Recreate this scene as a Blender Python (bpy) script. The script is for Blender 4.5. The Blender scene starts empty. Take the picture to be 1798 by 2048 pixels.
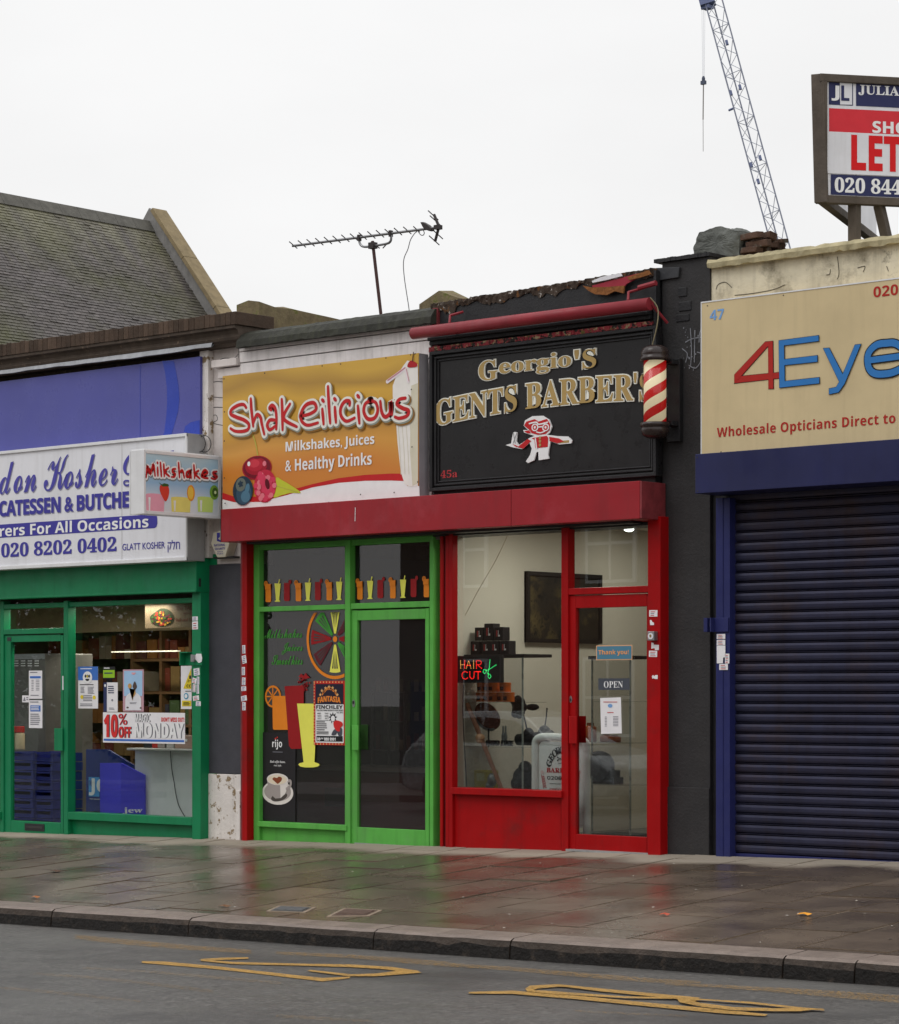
import bpy, math, random
from mathutils import Vector, Matrix
random.seed(7)
sc = bpy.context.scene
rad = math.radians

# ------------------------------------------------------------------ camera
TH = rad(41.5); CT, ST = math.cos(TH), math.sin(TH)
FPX, U0, YH, DIST, HC = 5131.0, 899.0, 1385.0, 22.13, 1.27
CAM = Vector((DIST*ST, -DIST*CT, HC))
RIGHT = Vector((CT, ST, 0)); FWD = Vector((-ST, CT, 0)); UP = Vector((0, 0, 1))
cam = bpy.data.cameras.new('camera'); camo = bpy.data.objects.new('camera', cam)
sc.collection.objects.link(camo); sc.camera = camo
camo.location = CAM
camo.rotation_euler = (rad(90), 0, TH)
cam.sensor_fit = 'AUTO'; cam.sensor_width = 36.0
cam.lens = FPX/2048*36.0
cam.shift_y = (YH-1024)/2048
cam.clip_start = 0.1; cam.clip_end = 2000

# ------------------------------------------------------------------ overcast sky
SUN_EL, SUN_AZ = rad(52), rad(200)
world = bpy.data.worlds.new('World'); sc.world = world; world.use_nodes = True
nt = world.node_tree; nd = nt.nodes; lk = nt.links
bg = nd['Background']
sky = nd.new('ShaderNodeTexSky'); sky.sky_type = 'NISHITA'; sky.sun_disc = False
sky.sun_elevation = SUN_EL; sky.sun_rotation = SUN_AZ; sky.dust_density = 6.0; sky.air_density = 1.0
hs = nd.new('ShaderNodeHueSaturation'); hs.inputs['Saturation'].default_value = 0.10
lk.new(sky.outputs[0], hs.inputs['Color'])
# cloud deck: even near the horizon, about three times brighter overhead (CIE overcast)
tc = nd.new('ShaderNodeTexCoord'); sx = nd.new('ShaderNodeSeparateXYZ'); lk.new(tc.outputs['Generated'], sx.inputs[0])
cr = nd.new('ShaderNodeValToRGB'); cr.color_ramp.interpolation = 'EASE'
cr.color_ramp.elements[0].position = 0.28; cr.color_ramp.elements[0].color = (9.6, 9.6, 9.62, 1)
cr.color_ramp.elements[1].position = 0.95; cr.color_ramp.elements[1].color = (14.2, 14.2, 14.4, 1)
lk.new(sx.outputs[2], cr.inputs[0])
cn = nd.new('ShaderNodeTexNoise'); cn.inputs['Scale'].default_value = 5.0; cn.inputs['Detail'].default_value = 5
cm = nd.new('ShaderNodeMapping'); cm.inputs['Scale'].default_value = (1, 1, 2.5); lk.new(tc.outputs['Generated'], cm.inputs[0]); lk.new(cm.outputs[0], cn.inputs['Vector'])
cmr = nd.new('ShaderNodeMapRange'); cmr.inputs[1].default_value = .3; cmr.inputs[2].default_value = .7; cmr.inputs[3].default_value = .96; cmr.inputs[4].default_value = 1.03; lk.new(cn.outputs[0], cmr.inputs[0])
cmul = nd.new('ShaderNodeMixRGB'); cmul.blend_type = 'MULTIPLY'; cmul.inputs[0].default_value = 1.0; lk.new(cr.outputs[0], cmul.inputs[1]); lk.new(cmr.outputs[0], cmul.inputs[2])
mx = nd.new('ShaderNodeMixRGB'); mx.inputs[0].default_value = 0.94
lk.new(hs.outputs[0], mx.inputs[1]); lk.new(cmul.outputs[0], mx.inputs[2])
lk.new(mx.outputs[0], bg.inputs[0]); bg.inputs[1].default_value = 0.10
sl = bpy.data.lights.new('sun', 'SUN'); sl.energy = 0.6; sl.angle = rad(30); sl.color = (1.0, 0.98, 0.95)
so = bpy.data.objects.new('sun', sl); sc.collection.objects.link(so)
so.rotation_euler = (rad(90)-SUN_EL, 0, rad(180)-SUN_AZ)
so.location = (0, -20, 20)
sc.view_settings.view_transform = 'Standard'; sc.view_settings.look = 'None'
sc.view_settings.exposure = 0.0; sc.view_settings.gamma = 1.0

# ------------------------------------------------------------------ measuring
def ray(px, py):
    return FWD + RIGHT*((px-U0)/FPX) + UP*((YH-py)/FPX)
VIEWS = {'roof': (0, 380, 3.588), 'sg': (0, 680, 3.588), 'deli': (0, 1110, 3.464), 'shake': (440, 560, 3.785),
         'green': (470, 1050, 3.098), 'geo': (820, 520, 2.894), 'barb': (870, 1020, 2.88), 'eyes': (1370, 420, 3.194),
         'let': (1370, 0, 3.93), 'shut': (1400, 960, 2.62), 'pl': (0, 1640, 1.993), 'pr': (900, 1640, 1.998),
         'ant': (560, 400, 4.983), 'dwin': (120, 1300, 5.98), 'gwin': (510, 1220, 4.867), 'bwin': (900, 1230, 4.271),
         'par': (850, 430, 2.99), 'pier': (380, 660, 4.35), 'dd': (0, 1240, 4.54), 'lock': (1270, 1180, 8.516), 'im': (0, 0, 1.0)}
def q(k, x, y):
    ox, oy, s = VIEWS[k]; return (ox+x/s, oy+y/s)
class Plane:
    """an upright plane in the street: p + a*ux + z*up, n points outwards"""
    def __init__(s, p, ux, k='im'):
        s.p = Vector(p); s.ux = Vector(ux).normalized(); s.n = s.ux.cross(UP); s.k = k
    def hit(s, x, y):
        px, py = q(s.k, x, y); d = ray(px, py)
        t = (s.p-CAM).dot(s.n)/d.dot(s.n); h = CAM+d*t
        return ((h-s.p).dot(s.ux), h.z-s.p.z)
    def pt(s, a, b, off=0.0):
        return s.p+s.ux*a+UP*b+s.n*off
    def at(s, x, y, off=0.0):
        return s.pt(*s.hit(x, y), off)
def PY(Y, k='im'): return Plane((0, Y, 0), (1, 0, 0), k)
def PX(Xv, k='im'): return Plane((Xv, 0, 0), (0, 1, 0), k)
def X(px, Y, k='im'): return PY(Y, k).hit(px, 1385)[0] if k == 'im' else PY(Y, 'im').hit(q(k, px, 0)[0], 1385)[0]
def Z(x, y, Y, k='im'): return PY(Y, k).hit(x, y)[1]
def onZ(px, py, z):
    d = ray(px, py); t = (z-HC)/d.z; return CAM+d*t

# ground heights: the pavement climbs gently to the right and falls towards the kerb
_g0 = Vector((X(0, 0), 0, Z(0, 1664, 0))); _g1 = Vector((X(1798, 0), 0, Z(1798, 1724, 0)))
GX = (_g1.z-_g0.z)/(_g1.x-_g0.x); GB = 0.054; KY = -4.55; KH = 0.125
def zf(x): return _g0.z+GX*(x-_g0.x)
def zp(x, y): return zf(x)+GB*y
def zr(x, y): return zp(x, KY)-KH+0.012*(KY-y)
def onG(px, py, fn):
    z = 0.0; p = None
    for _ in range(25):
        p = onZ(px, py, z); z = fn(p.x, p.y)
    return p

# ------------------------------------------------------------------ mesh builder
def sm(pts, n=6, closed=False):
    """Catmull-Rom through points"""
    P = [Vector(p) for p in pts]; m = len(P); out = []
    if m < 3: return P
    rng = m if closed else m-1
    for i in range(rng):
        if closed: a, b, c, d = P[(i-1) % m], P[i], P[(i+1) % m], P[(i+2) % m]
        else: a, b, c, d = P[max(i-1, 0)], P[i], P[i+1], P[min(i+2, m-1)]
        for j in range(n):
            t = j/n
            out.append(0.5*((2*b)+(c-a)*t+(2*a-5*b+4*c-d)*t*t+(3*b-a-3*c+d)*t**3))
    if not closed: out.append(P[-1])
    return out
_texts = {}; SETTER = {}; TMP = bpy.data.scenes.new('typesetting')   # glyph outlines are set here, apart from the scene
ALPH = {'serif': (0x1d400, 0x1d41a, 0x1d7ce), 'script': (0x1d4d0, 0x1d4ea, None), 'sansb': (0x1d5d4, 0x1d5ee, 0x1d7ec),
        'serifi': (0x1d468, 0x1d482, None), 'sansbi': (0x1d63c, 0x1d656, None), 'mono': (0x1d670, 0x1d68a, 0x1d7f6),
        'sans': (None, None, None)}
def uni(s, style):
    up, lo, dg = ALPH[style]; o = ''
    for c in s:
        if 'A' <= c <= 'Z' and up: o += chr(up+ord(c)-65)
        elif 'a' <= c <= 'z' and lo: o += chr(lo+ord(c)-97)
        elif '0' <= c <= '9' and dg: o += chr(dg+ord(c)-48)
        else: o += c
    return o
def glyphs(s, style, thick, space=1.0):
    key = (s, style, round(thick, 4), space)
    if key in _texts: return _texts[key]
    if 'o' not in SETTER:
        cu = bpy.data.curves.new('lettering', 'FONT'); cu.resolution_u = 4
        SETTER['o'] = bpy.data.objects.new('lettering', cu); TMP.collection.objects.link(SETTER['o'])
    o = SETTER['o']; cu = o.data; cu.body = uni(s, style); cu.offset = thick; cu.space_character = space
    vl = TMP.view_layers[0]; vl.update(); me = bpy.data.meshes.new_from_object(o.evaluated_get(vl.depsgraph))
    V = [(v.co.x, v.co.y) for v in me.vertices]; Fc = [tuple(p.vertices) for p in me.polygons]
    bpy.data.meshes.remove(me)
    _texts[key] = (V, Fc); return V, Fc
def wloc(o):
    v = Vector((0, 0, 0))
    while o: v += o.location; o = o.parent
    return v
class MB:
    def __init__(s): s.v = []; s.f = []; s.m = []; s.uvs = None
    def add(s, vs, fs, m=0):
        b = len(s.v); s.v += [Vector(v) for v in vs]; s.f += [tuple(i+b for i in f) for f in fs]; s.m += [m]*len(fs); return s
    def box(s, x0, x1, y0, y1, z0, z1, m=0):
        if x0 > x1: x0, x1 = x1, x0
        if y0 > y1: y0, y1 = y1, y0
        if z0 > z1: z0, z1 = z1, z0
        V = [(x0, y0, z0), (x1, y0, z0), (x1, y1, z0), (x0, y1, z0), (x0, y0, z1), (x1, y0, z1), (x1, y1, z1), (x0, y1, z1)]
        return s.add(V, [(0, 3, 2, 1), (4, 5, 6, 7), (0, 1, 5, 4), (1, 2, 6, 5), (2, 3, 7, 6), (3, 0, 4, 7)], m)
    def obox(s, c, ax, ay, az, m=0):
        """box with centre c and half-extent vectors"""
        c, ax, ay, az = Vector(c), Vector(ax), Vector(ay), Vector(az)
        V = [c+ax*i+ay*j+az*k for k in (-1, 1) for (i, j) in ((-1, -1), (1, -1), (1, 1), (-1, 1))]
        return s.add(V, [(0, 3, 2, 1), (4, 5, 6, 7), (0, 1, 5, 4), (1, 2, 6, 5), (2, 3, 7, 6), (3, 0, 4, 7)], m)
    def bar(s, k, xl, xr, yt, yb, Yf, Yb, m=0, ref=None):
        """box whose front face is measured in the photo on the plane Y=Yf"""
        r = xl if ref is None else ref
        return s.box(X(xl, Yf, k), X(xr, Yf, k), Yf, Yb, Z(r, yt, Yf, k), Z(r, yb, Yf, k), m)
    def prism(s, pts, vec, m=0):
        """closed polygon pts (3D) extruded along vec"""
        vec = Vector(vec); n = len(pts); P = [Vector(p) for p in pts]
        nrm = Vector((0, 0, 0))
        for i in range(n): nrm += P[i].cross(P[(i+1) % n])
        if nrm.dot(vec) > 0: P.reverse()
        V = P+[p+vec for p in P]
        F = [tuple(range(n)), tuple(range(2*n-1, n-1, -1))]+[(i, i+n, (i+1) % n+n, (i+1) % n) for i in range(n)]
        return s.add(V, F, m)
    def tube(s, pts, r, n=8, m=0, cap=True):
        P = [Vector(p) for p in pts]; R = r if isinstance(r, (list, tuple)) else [r]*len(P)
        V = []; F = []; up = None
        for i, p in enumerate(P):
            d = (P[min(i+1, len(P)-1)]-P[max(i-1, 0)]).normalized()
            if up is None:
                up = Vector((0, 0, 1)) if abs(d.z) < .9 else Vector((1, 0, 0))
            a = d.cross(up).normalized(); b = a.cross(d).normalized(); up = b
            V += [p+(a*math.cos(2*math.pi*j/n)+b*math.sin(2*math.pi*j/n))*R[i] for j in range(n)]
        for i in range(len(P)-1):
            F += [(i*n+j, i*n+(j+1) % n, (i+1)*n+(j+1) % n, (i+1)*n+j) for j in range(n)]
        if cap: F += [tuple(range(n-1, -1, -1)), tuple(range((len(P)-1)*n, len(P)*n))]
        return s.add(V, F, m)
    def lathe(s, c, prof, n=24, m=0):
        """prof: list of (r, z) from bottom to top around the vertical through c"""
        c = Vector(c); V = []; F = []
        for (r, z) in prof: V += [c+Vector((r*math.cos(2*math.pi*j/n), r*math.sin(2*math.pi*j/n), z)) for j in range(n)]
        for i in range(len(prof)-1): F += [(i*n+j, i*n+(j+1) % n, (i+1)*n+(j+1) % n, (i+1)*n+j) for j in range(n)]
        F += [tuple(range(n-1, -1, -1)), tuple(range((len(prof)-1)*n, len(prof)*n))]
        return s.add(V, F, m)
    def ball(s, c, rx, ry, rz, m=0, nu=14, nv=9):
        c = Vector(c)
        prof = [(math.cos(-math.pi/2+math.pi*i/nv), math.sin(-math.pi/2+math.pi*i/nv)) for i in range(nv+1)]
        V = []; F = []
        for (r, z) in prof: V += [c+Vector((rx*max(r, 1e-3)*math.cos(2*math.pi*j/nu), ry*max(r, 1e-3)*math.sin(2*math.pi*j/nu), rz*z)) for j in range(nu)]
        for i in range(nv): F += [(i*nu+j, i*nu+(j+1) % nu, (i+1)*nu+(j+1) % nu, (i+1)*nu+j) for j in range(nu)]
        return s.add(V, F, m)
    # --- flat graphics on an upright plane (a sign, a poster, a decal)
    def fpoly(s, pl, ab, off=0.002, m=0):
        """polygon from plane coordinates"""
        ar = sum(ab[i][0]*ab[(i+1) % len(ab)][1]-ab[(i+1) % len(ab)][0]*ab[i][1] for i in range(len(ab)))
        if ar < 0: ab = list(reversed(ab))
        return s.add([pl.pt(a, b, off) for a, b in ab], [tuple(range(len(ab)))], m)
    def poly(s, pl, pts, off=0.002, m=0, smooth=False):
        ab = [pl.hit(x, y) for x, y in pts]
        if smooth: ab = [(v.x, v.y) for v in sm([(a, b, 0) for a, b in ab], 5, True)]
        return s.fpoly(pl, ab, off, m)
    def slab(s, pl, pts, t, off=0.0, m=0):
        ab = [pl.hit(x, y) for x, y in pts]
        return s.prism([pl.pt(a, b, off) for a, b in ab], pl.n*t, m)
    def rect(s, pl, xl, xr, yt, yb, off=0.002, m=0, rot=0.0):
        a0, b1 = pl.hit(xl, yt); b0 = pl.hit(xl, yb)[1]; a1 = pl.hit(xr, yt)[0]
        ab = [(a0, b0), (a1, b0), (a1, b1), (a0, b1)]
        if rot:
            ca, cb = (a0+a1)/2, (b0+b1)/2; c, n = math.cos(rot), math.sin(rot)
            ab = [(ca+(a-ca)*c-(b-cb)*n, cb+(a-ca)*n+(b-cb)*c) for a, b in ab]
        return s.fpoly(pl, ab, off, m)
    def ell(s, pl, cx, cy, rx, ry, off=0.002, m=0, n=28, rot=0.0, a0=0, a1=360):
        a, b = pl.hit(cx, cy); ra = abs(pl.hit(cx+rx, cy)[0]-pl.hit(cx-rx, cy)[0])/2
        rb = abs(pl.hit(cx, cy-ry)[1]-pl.hit(cx, cy+ry)[1])/2; c, t = math.cos(rot), math.sin(rot)
        full = abs(a1-a0) >= 360; cnt = n if full else n+1
        an = [rad(a0+(a1-a0)*i/n) for i in range(cnt)]
        ab = [(a+ra*math.cos(w)*c-rb*math.sin(w)*t, b+ra*math.cos(w)*t+rb*math.sin(w)*c) for w in an]
        if not full: ab.append((a, b))
        return s.fpoly(pl, ab, off, m)
    def fstroke(s, pl, ab, w, off=0.002, m=0, closed=False, taper=False, smooth=True, cap=True):
        P = sm([(a, b, 0) for a, b in ab], 6, closed) if smooth and len(ab) > 2 else [Vector((a, b, 0)) for a, b in ab]
        if len(P) == 2 and taper: P = [P[0]+(P[1]-P[0])*t for t in (0, .3, .6, 1)]
        n = len(P); L = []; R = []
        for i, p in enumerate(P):
            if closed: d = P[(i+1) % n]-P[(i-1) % n]
            else: d = P[min(i+1, n-1)]-P[max(i-1, 0)]
            d.normalize(); nn = Vector((-d.y, d.x, 0)); k = w/2
            if taper: k *= 0.62+0.38*math.sin(math.pi*(0.15+0.75*i/(n-1)))
            L.append(p+nn*k); R.append(p-nn*k)
        V = [pl.pt(v.x, v.y, off) for v in L]+[pl.pt(v.x, v.y, off) for v in R]
        F = [(i+n, (i+1) % n+n, (i+1) % n, i) for i in range(n if closed else n-1)]
        s.add(V, F, m)
        if cap and not closed:
            for e, dd in ((0, P[0]-P[1]), (n-1, P[-1]-P[-2])):
                r = (L[e]-R[e]).length/2; th = math.atan2(dd.y, dd.x)
                s.fpoly(pl, [(P[e].x+r*math.cos(th-math.pi/2+math.pi*i/8), P[e].y+r*math.sin(th-math.pi/2+math.pi*i/8)) for i in range(9)], off, m)
        return s
    def stroke(s, pl, pts, w, off=0.002, m=0, **kw):
        return s.fstroke(pl, [pl.hit(x, y) for x, y in pts], w, off, m, **kw)
    def text(s, pl, body, style, xl, xr, yt, yb, off=0.003, m=0, thick=0.0, ext=0.0, prefix='', suffix='', shift=(0, 0), space=1.0, arc=None, shear=0.0, tilt=0.0, fit=None):
        """lettering fitted to a measured rectangle; yt / yb may be (x, y)"""
        V, F = glyphs(body, style, thick, space)
        if not V: return s
        V0 = V if fit is None else glyphs(body, style, fit, space)[0]
        x0 = min(v[0] for v in V0); x1 = max(v[0] for v in V0); y0 = min(v[1] for v in V0); y1 = max(v[1] for v in V0)
        T = yt if isinstance(yt, tuple) else (xl, yt); B = yb if isinstance(yb, tuple) else (xl, yb)
        a0 = pl.hit(xl, T[1])[0]; a1 = pl.hit(xr, T[1])[0]; b1 = pl.hit(*T)[1]; b0 = pl.hit(*B)[1]
        kx, ky = (a1-a0)/(x1-x0), (b1-b0)/(y1-y0)
        def put(V, F):
            W = []
            for (x, y) in V:
                a = a0+(x-x0)*kx+shift[0]+shear*(y-y0)*ky; b = b0+(y-y0)*ky+shift[1]+tilt*(a-a0)
                if arc:
                    u = (a-a0)/(a1-a0)*2-1; b += arc*(1-u*u)
                W.append((a, b))
            if ext > 0:
                n = len(W); E = {}
                for f in F:
                    for i in range(len(f)):
                        e = (f[i], f[(i+1) % len(f)]); E[e] = 1
                edge = [e for e in E if (e[1], e[0]) not in E]
                VV = [pl.pt(a, b, off+ext) for a, b in W]+[pl.pt(a, b, off) for a, b in W]
                s.add(VV, list(F)+[(j, i, i+n, j+n) for i, j in edge], m)
            else:
                s.add([pl.pt(a, b, off) for a, b in W], F, m)
        put(V, F)
        if prefix or suffix:
            V2, F2 = glyphs(prefix+body+suffix, style, thick, space)
            if prefix:
                w0 = max(v[0] for v in V2)-x1; keep = [i for i, f in enumerate(F2) if max(V2[k][0] for k in f)-w0 < x0-0.01]
                V3 = [(x-w0, y) for x, y in V2]; put(V3, [F2[i] for i in keep])
            if suffix:
                w0 = min(v[0] for v in V2)-x0; keep = [i for i, f in enumerate(F2) if min(V2[k][0] for k in f)-w0 > x1+0.005]
                V3 = [(x-w0, y) for x, y in V2]; put(V3, [F2[i] for i in keep])
        return s
    def build(s, name, mats, parent=None, bevel=0.0, smooth=False, jig=0.0, **tags):
        o_loc = wloc(parent) if parent else Vector((0, 0, 0))
        base = Vector((0, 0, 0))
        if not parent and s.v:
            mn = [min(v[i] for v in s.v) for i in range(3)]; mxx = [max(v[i] for v in s.v) for i in range(3)]
            base = Vector(((mn[0]+mxx[0])/2, (mn[1]+mxx[1])/2, mn[2]))
        me = bpy.data.meshes.new(name)
        me.from_pydata([v-o_loc-base for v in s.v], [], s.f)
        for m in (mats if isinstance(mats, (list, tuple)) else [mats]): me.materials.append(m)
        me.polygons.foreach_set('material_index', s.m)
        if smooth: me.polygons.foreach_set('use_smooth', [True]*len(me.polygons))
        me.update()
        o = bpy.data.objects.new(name, me); sc.collection.objects.link(o)
        o.location = base
        if parent: o.parent = parent
        if bevel:
            b = o.modifiers.new('bevel', 'BEVEL'); b.width = bevel; b.segments = 2; b.limit_method = 'ANGLE'; b.angle_limit = rad(40)
        if smooth:
            pass
        tag(o, **tags); return o
def tag(o, label=None, cat=None, group=None, kind=None):
    if label: o['label'] = label
    if cat: o['category'] = cat
    if group: o['group'] = group
    if kind: o['kind'] = kind
    return o
def thing(name, label, cat, loc, group=None):
    o = bpy.data.objects.new(name, None); sc.collection.objects.link(o); o.location = Vector(loc); o.empty_display_size = 0.2
    return tag(o, label, cat, group)

# ------------------------------------------------------------------ materials
def lin(c):
    c = c/255.0
    return c/12.92 if c <= 0.04045 else ((c+0.055)/1.055)**2.4
def col(c, k=1.0): return tuple(min(lin(v)*k, 0.86) for v in c)+(1,)
def M(name, c, rough=0.55, var=0.12, vs=6.0, bump=0.0, bs=60.0, streak=0.0, dirt=(60, 55, 48), metal=0.0, spec=0.28, island=0.0, patch=None, k=1.25, coat=0.0, grain=0.0):
    """painted / weathered surface: base colour, mottling, vertical streaks, optional flaking patches, bump"""
    m = bpy.data.materials.new(name); m.use_nodes = True; t = m.node_tree; N = t.nodes; L = t.links
    b = N['Principled BSDF']; b.inputs['Roughness'].default_value = rough; b.inputs['Metallic'].default_value = metal
    b.inputs['Specular IOR Level'].default_value = spec
    if coat: b.inputs['Coat Weight'].default_value = coat; b.inputs['Coat Roughness'].default_value = 0.12
    g = N.new('ShaderNodeNewGeometry'); cur = None
    C = col(c, k)
    base = N.new('ShaderNodeRGB'); base.outputs[0].default_value = C; cur = base.outputs[0]
    def mix(fac, a, bb, typ='MIX'):
        x = N.new('ShaderNodeMixRGB'); x.blend_type = typ
        if hasattr(fac, 'default_value') or hasattr(fac, 'links'): L.new(fac, x.inputs[0])
        else: x.inputs[0].default_value = fac
        L.new(a, x.inputs[1])
        if isinstance(bb, tuple): x.inputs[2].default_value = bb
        else: L.new(bb, x.inputs[2])
        return x.outputs[0]
    def noise(scale, detail=4, vec=None, rgh=.6):
        n = N.new('ShaderNodeTexNoise'); n.inputs['Scale'].default_value = scale; n.inputs['Detail'].default_value = detail; n.inputs['Roughness'].default_value = rgh
        L.new(vec or g.outputs['Position'], n.inputs['Vector']); return n.outputs[0]
    def ramp(v, lo, hi, a=0.0, bb=1.0):
        r = N.new('ShaderNodeMapRange'); r.inputs[1].default_value = lo; r.inputs[2].default_value = hi; r.inputs[3].default_value = a; r.inputs[4].default_value = bb
        L.new(v, r.inputs[0]); return r.outputs[0]
    if island:
        r = ramp(g.outputs['Random Per Island'], 0, 1, 1-island, 1+island)
        cur = mix(1.0, cur, r, 'MULTIPLY')
    if var:
        cur = mix(1.0, cur, ramp(noise(vs), .3, .7, 1-var, 1+var*.6), 'MULTIPLY')
    if grain:
        cur = mix(1.0, cur, ramp(noise(260, 2), .3, .7, 1-grain, 1+grain), 'MULTIPLY')
    if patch:
        for (pc, ps, lo, hi) in patch:
            cur = mix(ramp(noise(ps, 7, rgh=.68), lo, hi), cur, col(pc, k))
    if streak:
        mp = N.new('ShaderNodeMapping'); mp.inputs['Scale'].default_value = (14, 14, 0.9); L.new(g.outputs['Position'], mp.inputs[0])
        cur = mix(ramp(noise(1.0, 5, mp.outputs[0]), .5, .85, 0, streak), cur, col(dirt))
        cur = mix(ramp(noise(2.2, 6), .52, .8, 0, streak*.8), cur, col(dirt))
    L.new(cur, b.inputs['Base Color'])
    rr = ramp(noise(vs*2.3), .3, .7, max(rough-.1, .02), min(rough+.12, 1)); L.new(rr, b.inputs['Roughness'])
    if bump:
        bp = N.new('ShaderNodeBump'); bp.inputs['Strength'].default_value = bump; bp.inputs['Distance'].default_value = 0.01
        L.new(noise(bs, 5), bp.inputs['Height']); L.new(bp.outputs[0], b.inputs['Normal'])
    return m
def flat(name, c, rough=0.5, k=1.25, spec=0.25): return M(name, c, rough, 0.05, 9, k=k, spec=spec)
def emit(name, c, s):
    m = bpy.data.materials.new(name); m.use_nodes = True; N = m.node_tree.nodes
    b = N['Principled BSDF']; b.inputs['Base Color'].default_value = col(c); b.inputs['Emission Color'].default_value = col(c); b.inputs['Emission Strength'].default_value = s
    return m
def glass(name, tint=(235, 240, 238), refl=1.0, haze=0.0, hazec=(90, 90, 92)):
    m = bpy.data.materials.new(name); m.use_nodes = True; t = m.node_tree; N = t.nodes; L = t.links
    N.remove(N['Principled BSDF']); out = N['Material Output']
    tr = N.new('ShaderNodeBsdfTransparent'); tr.inputs[0].default_value = col(tint)
    gl = N.new('ShaderNodeBsdfGlossy'); gl.inputs['Roughness'].default_value = 0.0; gl.inputs[0].default_value = (1, 1, 1, 1)
    gg = N.new('ShaderNodeNewGeometry'); dt = N.new('ShaderNodeVectorMath'); dt.operation = 'DOT_PRODUCT'; L.new(gg.outputs['Normal'], dt.inputs[0]); L.new(gg.outputs['Incoming'], dt.inputs[1])
    def mth(op, a, b_=None):
        x = N.new('ShaderNodeMath'); x.operation = op; x.use_clamp = op != 'ABSOLUTE'
        for i_, v in enumerate((a, b_)):
            if v is None: continue
            if isinstance(v, (int, float)): x.inputs[i_].default_value = v
            else: L.new(v, x.inputs[i_])
        return x.outputs[0]
    # Schlick's reflectance of each face of the pane
    p5 = mth('POWER', mth('SUBTRACT', 1.0, mth('ABSOLUTE', dt.outputs['Value'])), 5.0)
    ma = N.new('ShaderNodeMath'); ma.operation = 'MULTIPLY_ADD'; ma.inputs[1].default_value = .96*refl; ma.inputs[2].default_value = .045*refl; ma.use_clamp = True; L.new(p5, ma.inputs[0])
    mx = N.new('ShaderNodeMixShader'); L.new(ma.outputs[0], mx.inputs[0])
    src = tr.outputs[0]
    if haze:
        df = N.new('ShaderNodeBsdfDiffuse'); df.inputs[0].default_value = col(hazec)
        m2 = N.new('ShaderNodeMixShader'); m2.inputs[0].default_value = haze
        L.new(tr.outputs[0], m2.inputs[1]); L.new(df.outputs[0], m2.inputs[2]); src = m2.outputs[0]
    L.new(src, mx.inputs[1]); L.new(gl.outputs[0], mx.inputs[2]); L.new(mx.outputs[0], out.inputs[0])
    g = N.new('ShaderNodeNewGeometry'); n = N.new('ShaderNodeTexNoise'); n.inputs['Scale'].default_value = 1.6; L.new(g.outputs['Position'], n.inputs['Vector'])
    bp = N.new('ShaderNodeBump'); bp.inputs['Strength'].default_value = 0.012; bp.inputs['Distance'].default_value = 0.01; L.new(n.outputs[0], bp.inputs['Height']); L.new(bp.outputs[0], gl.inputs['Normal'])
    return m
RED = M('red paint', (146, 11, 14), .42, .10, 3, .12, 90, .30, (70, 12, 12), spec=.14, patch=[((92, 60, 54), 38, .70, .715), ((120, 30, 30), 2.2, .55, .75)])
REDF = M('red fascia metal', (140, 30, 38), .38, .08, 1.5, .05, 120, .34, (96, 44, 46), patch=[((150, 54, 62), 1.6, .5, .75), ((90, 60, 58), 42, .71, .725)])
REDD = M('dirty red end plate', (120, 48, 52), .5, .3, 9, .1, 80, .5, (60, 45, 45))
GRN = M('bright green paint', (82, 158, 66), .5, .12, 4, .14, 70, .34, (52, 88, 44), patch=[((60, 78, 50), 40, .695, .71), ((96, 160, 82), 2.2, .52, .75)])
DGR = M('deep green paint', (12, 112, 70), .46, .12, 3, .10, 70, .30, (12, 70, 48), patch=[((40, 66, 54), 40, .70, .715), ((26, 122, 84), 2.2, .52, .75)])
BLK = M('black paint', (36, 36, 38), .42, .2, 5, .35, 45, .18, (70, 66, 62))
BLKP = M('black pier paint', (44, 43, 44), .6, .16, 5, .5, 50, .25, (66, 62, 58))
GREY = M('dark grey panel paint', (62, 62, 68), .55, .12, 6, .2, 60, .22, (85, 82, 80))
WHB = M('white painted boards', (214, 208, 206), .55, .10, 5, .15, 70, .42, (116, 106, 92))
PEEL = M('peeling white paint', (205, 199, 194), .7, .1, 7, .5, 30, .3, (110, 96, 80), patch=[((128, 110, 84), 9, .56, .60), ((92, 80, 64), 14, .62, .66)])
PLAS = M('cracked white plaster', (200, 192, 188), .7, .12, 5, .4, 28, .35, (116, 104, 94), patch=[((170, 148, 118), 7, .66, .70)])
CRM = M('weathered cream render', (196, 188, 166), .75, .16, 3, .6, 26, .4, (116, 108, 88), patch=[((132, 124, 106), 3.5, .52, .70), ((96, 92, 80), 7, .62, .74)])
CRC = M('mossy coping render', (170, 160, 128), .8, .3, 6, .8, 22, .5, (84, 78, 58))
BRK = M('old brown brick', (72, 58, 48), .85, .25, 8, .5, 60, .3, (46, 44, 30), island=.28)
BRN = M('weathered brown cornice', (70, 60, 52), .8, .3, 7, .5, 40, .5, (52, 46, 36), patch=[((120, 104, 88), 10, .6, .7)])
LEAD = M('lead flashing', (150, 152, 156), .5, .2, 9, .3, 40, .3, (90, 88, 84))
BIT = M('bitumen coping', (42, 42, 36), .7, .25, 7, .5, 40, .25, (96, 100, 74))
MOSS = M('mossy stone coping', (112, 100, 76), .9, .3, 9, .8, 30, .3, (60, 62, 34), patch=[((88, 92, 44), 9, .55, .66)])
CONC = M('grey cement block', (96, 98, 94), .9, .2, 8, .8, 26, .3, (62, 62, 58))
RBRK = M('broken red brick', (82, 62, 52), .9, .35, 14, .9, 30, .3, (60, 50, 42), patch=[((90, 88, 80), 10, .55, .62)])
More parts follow.
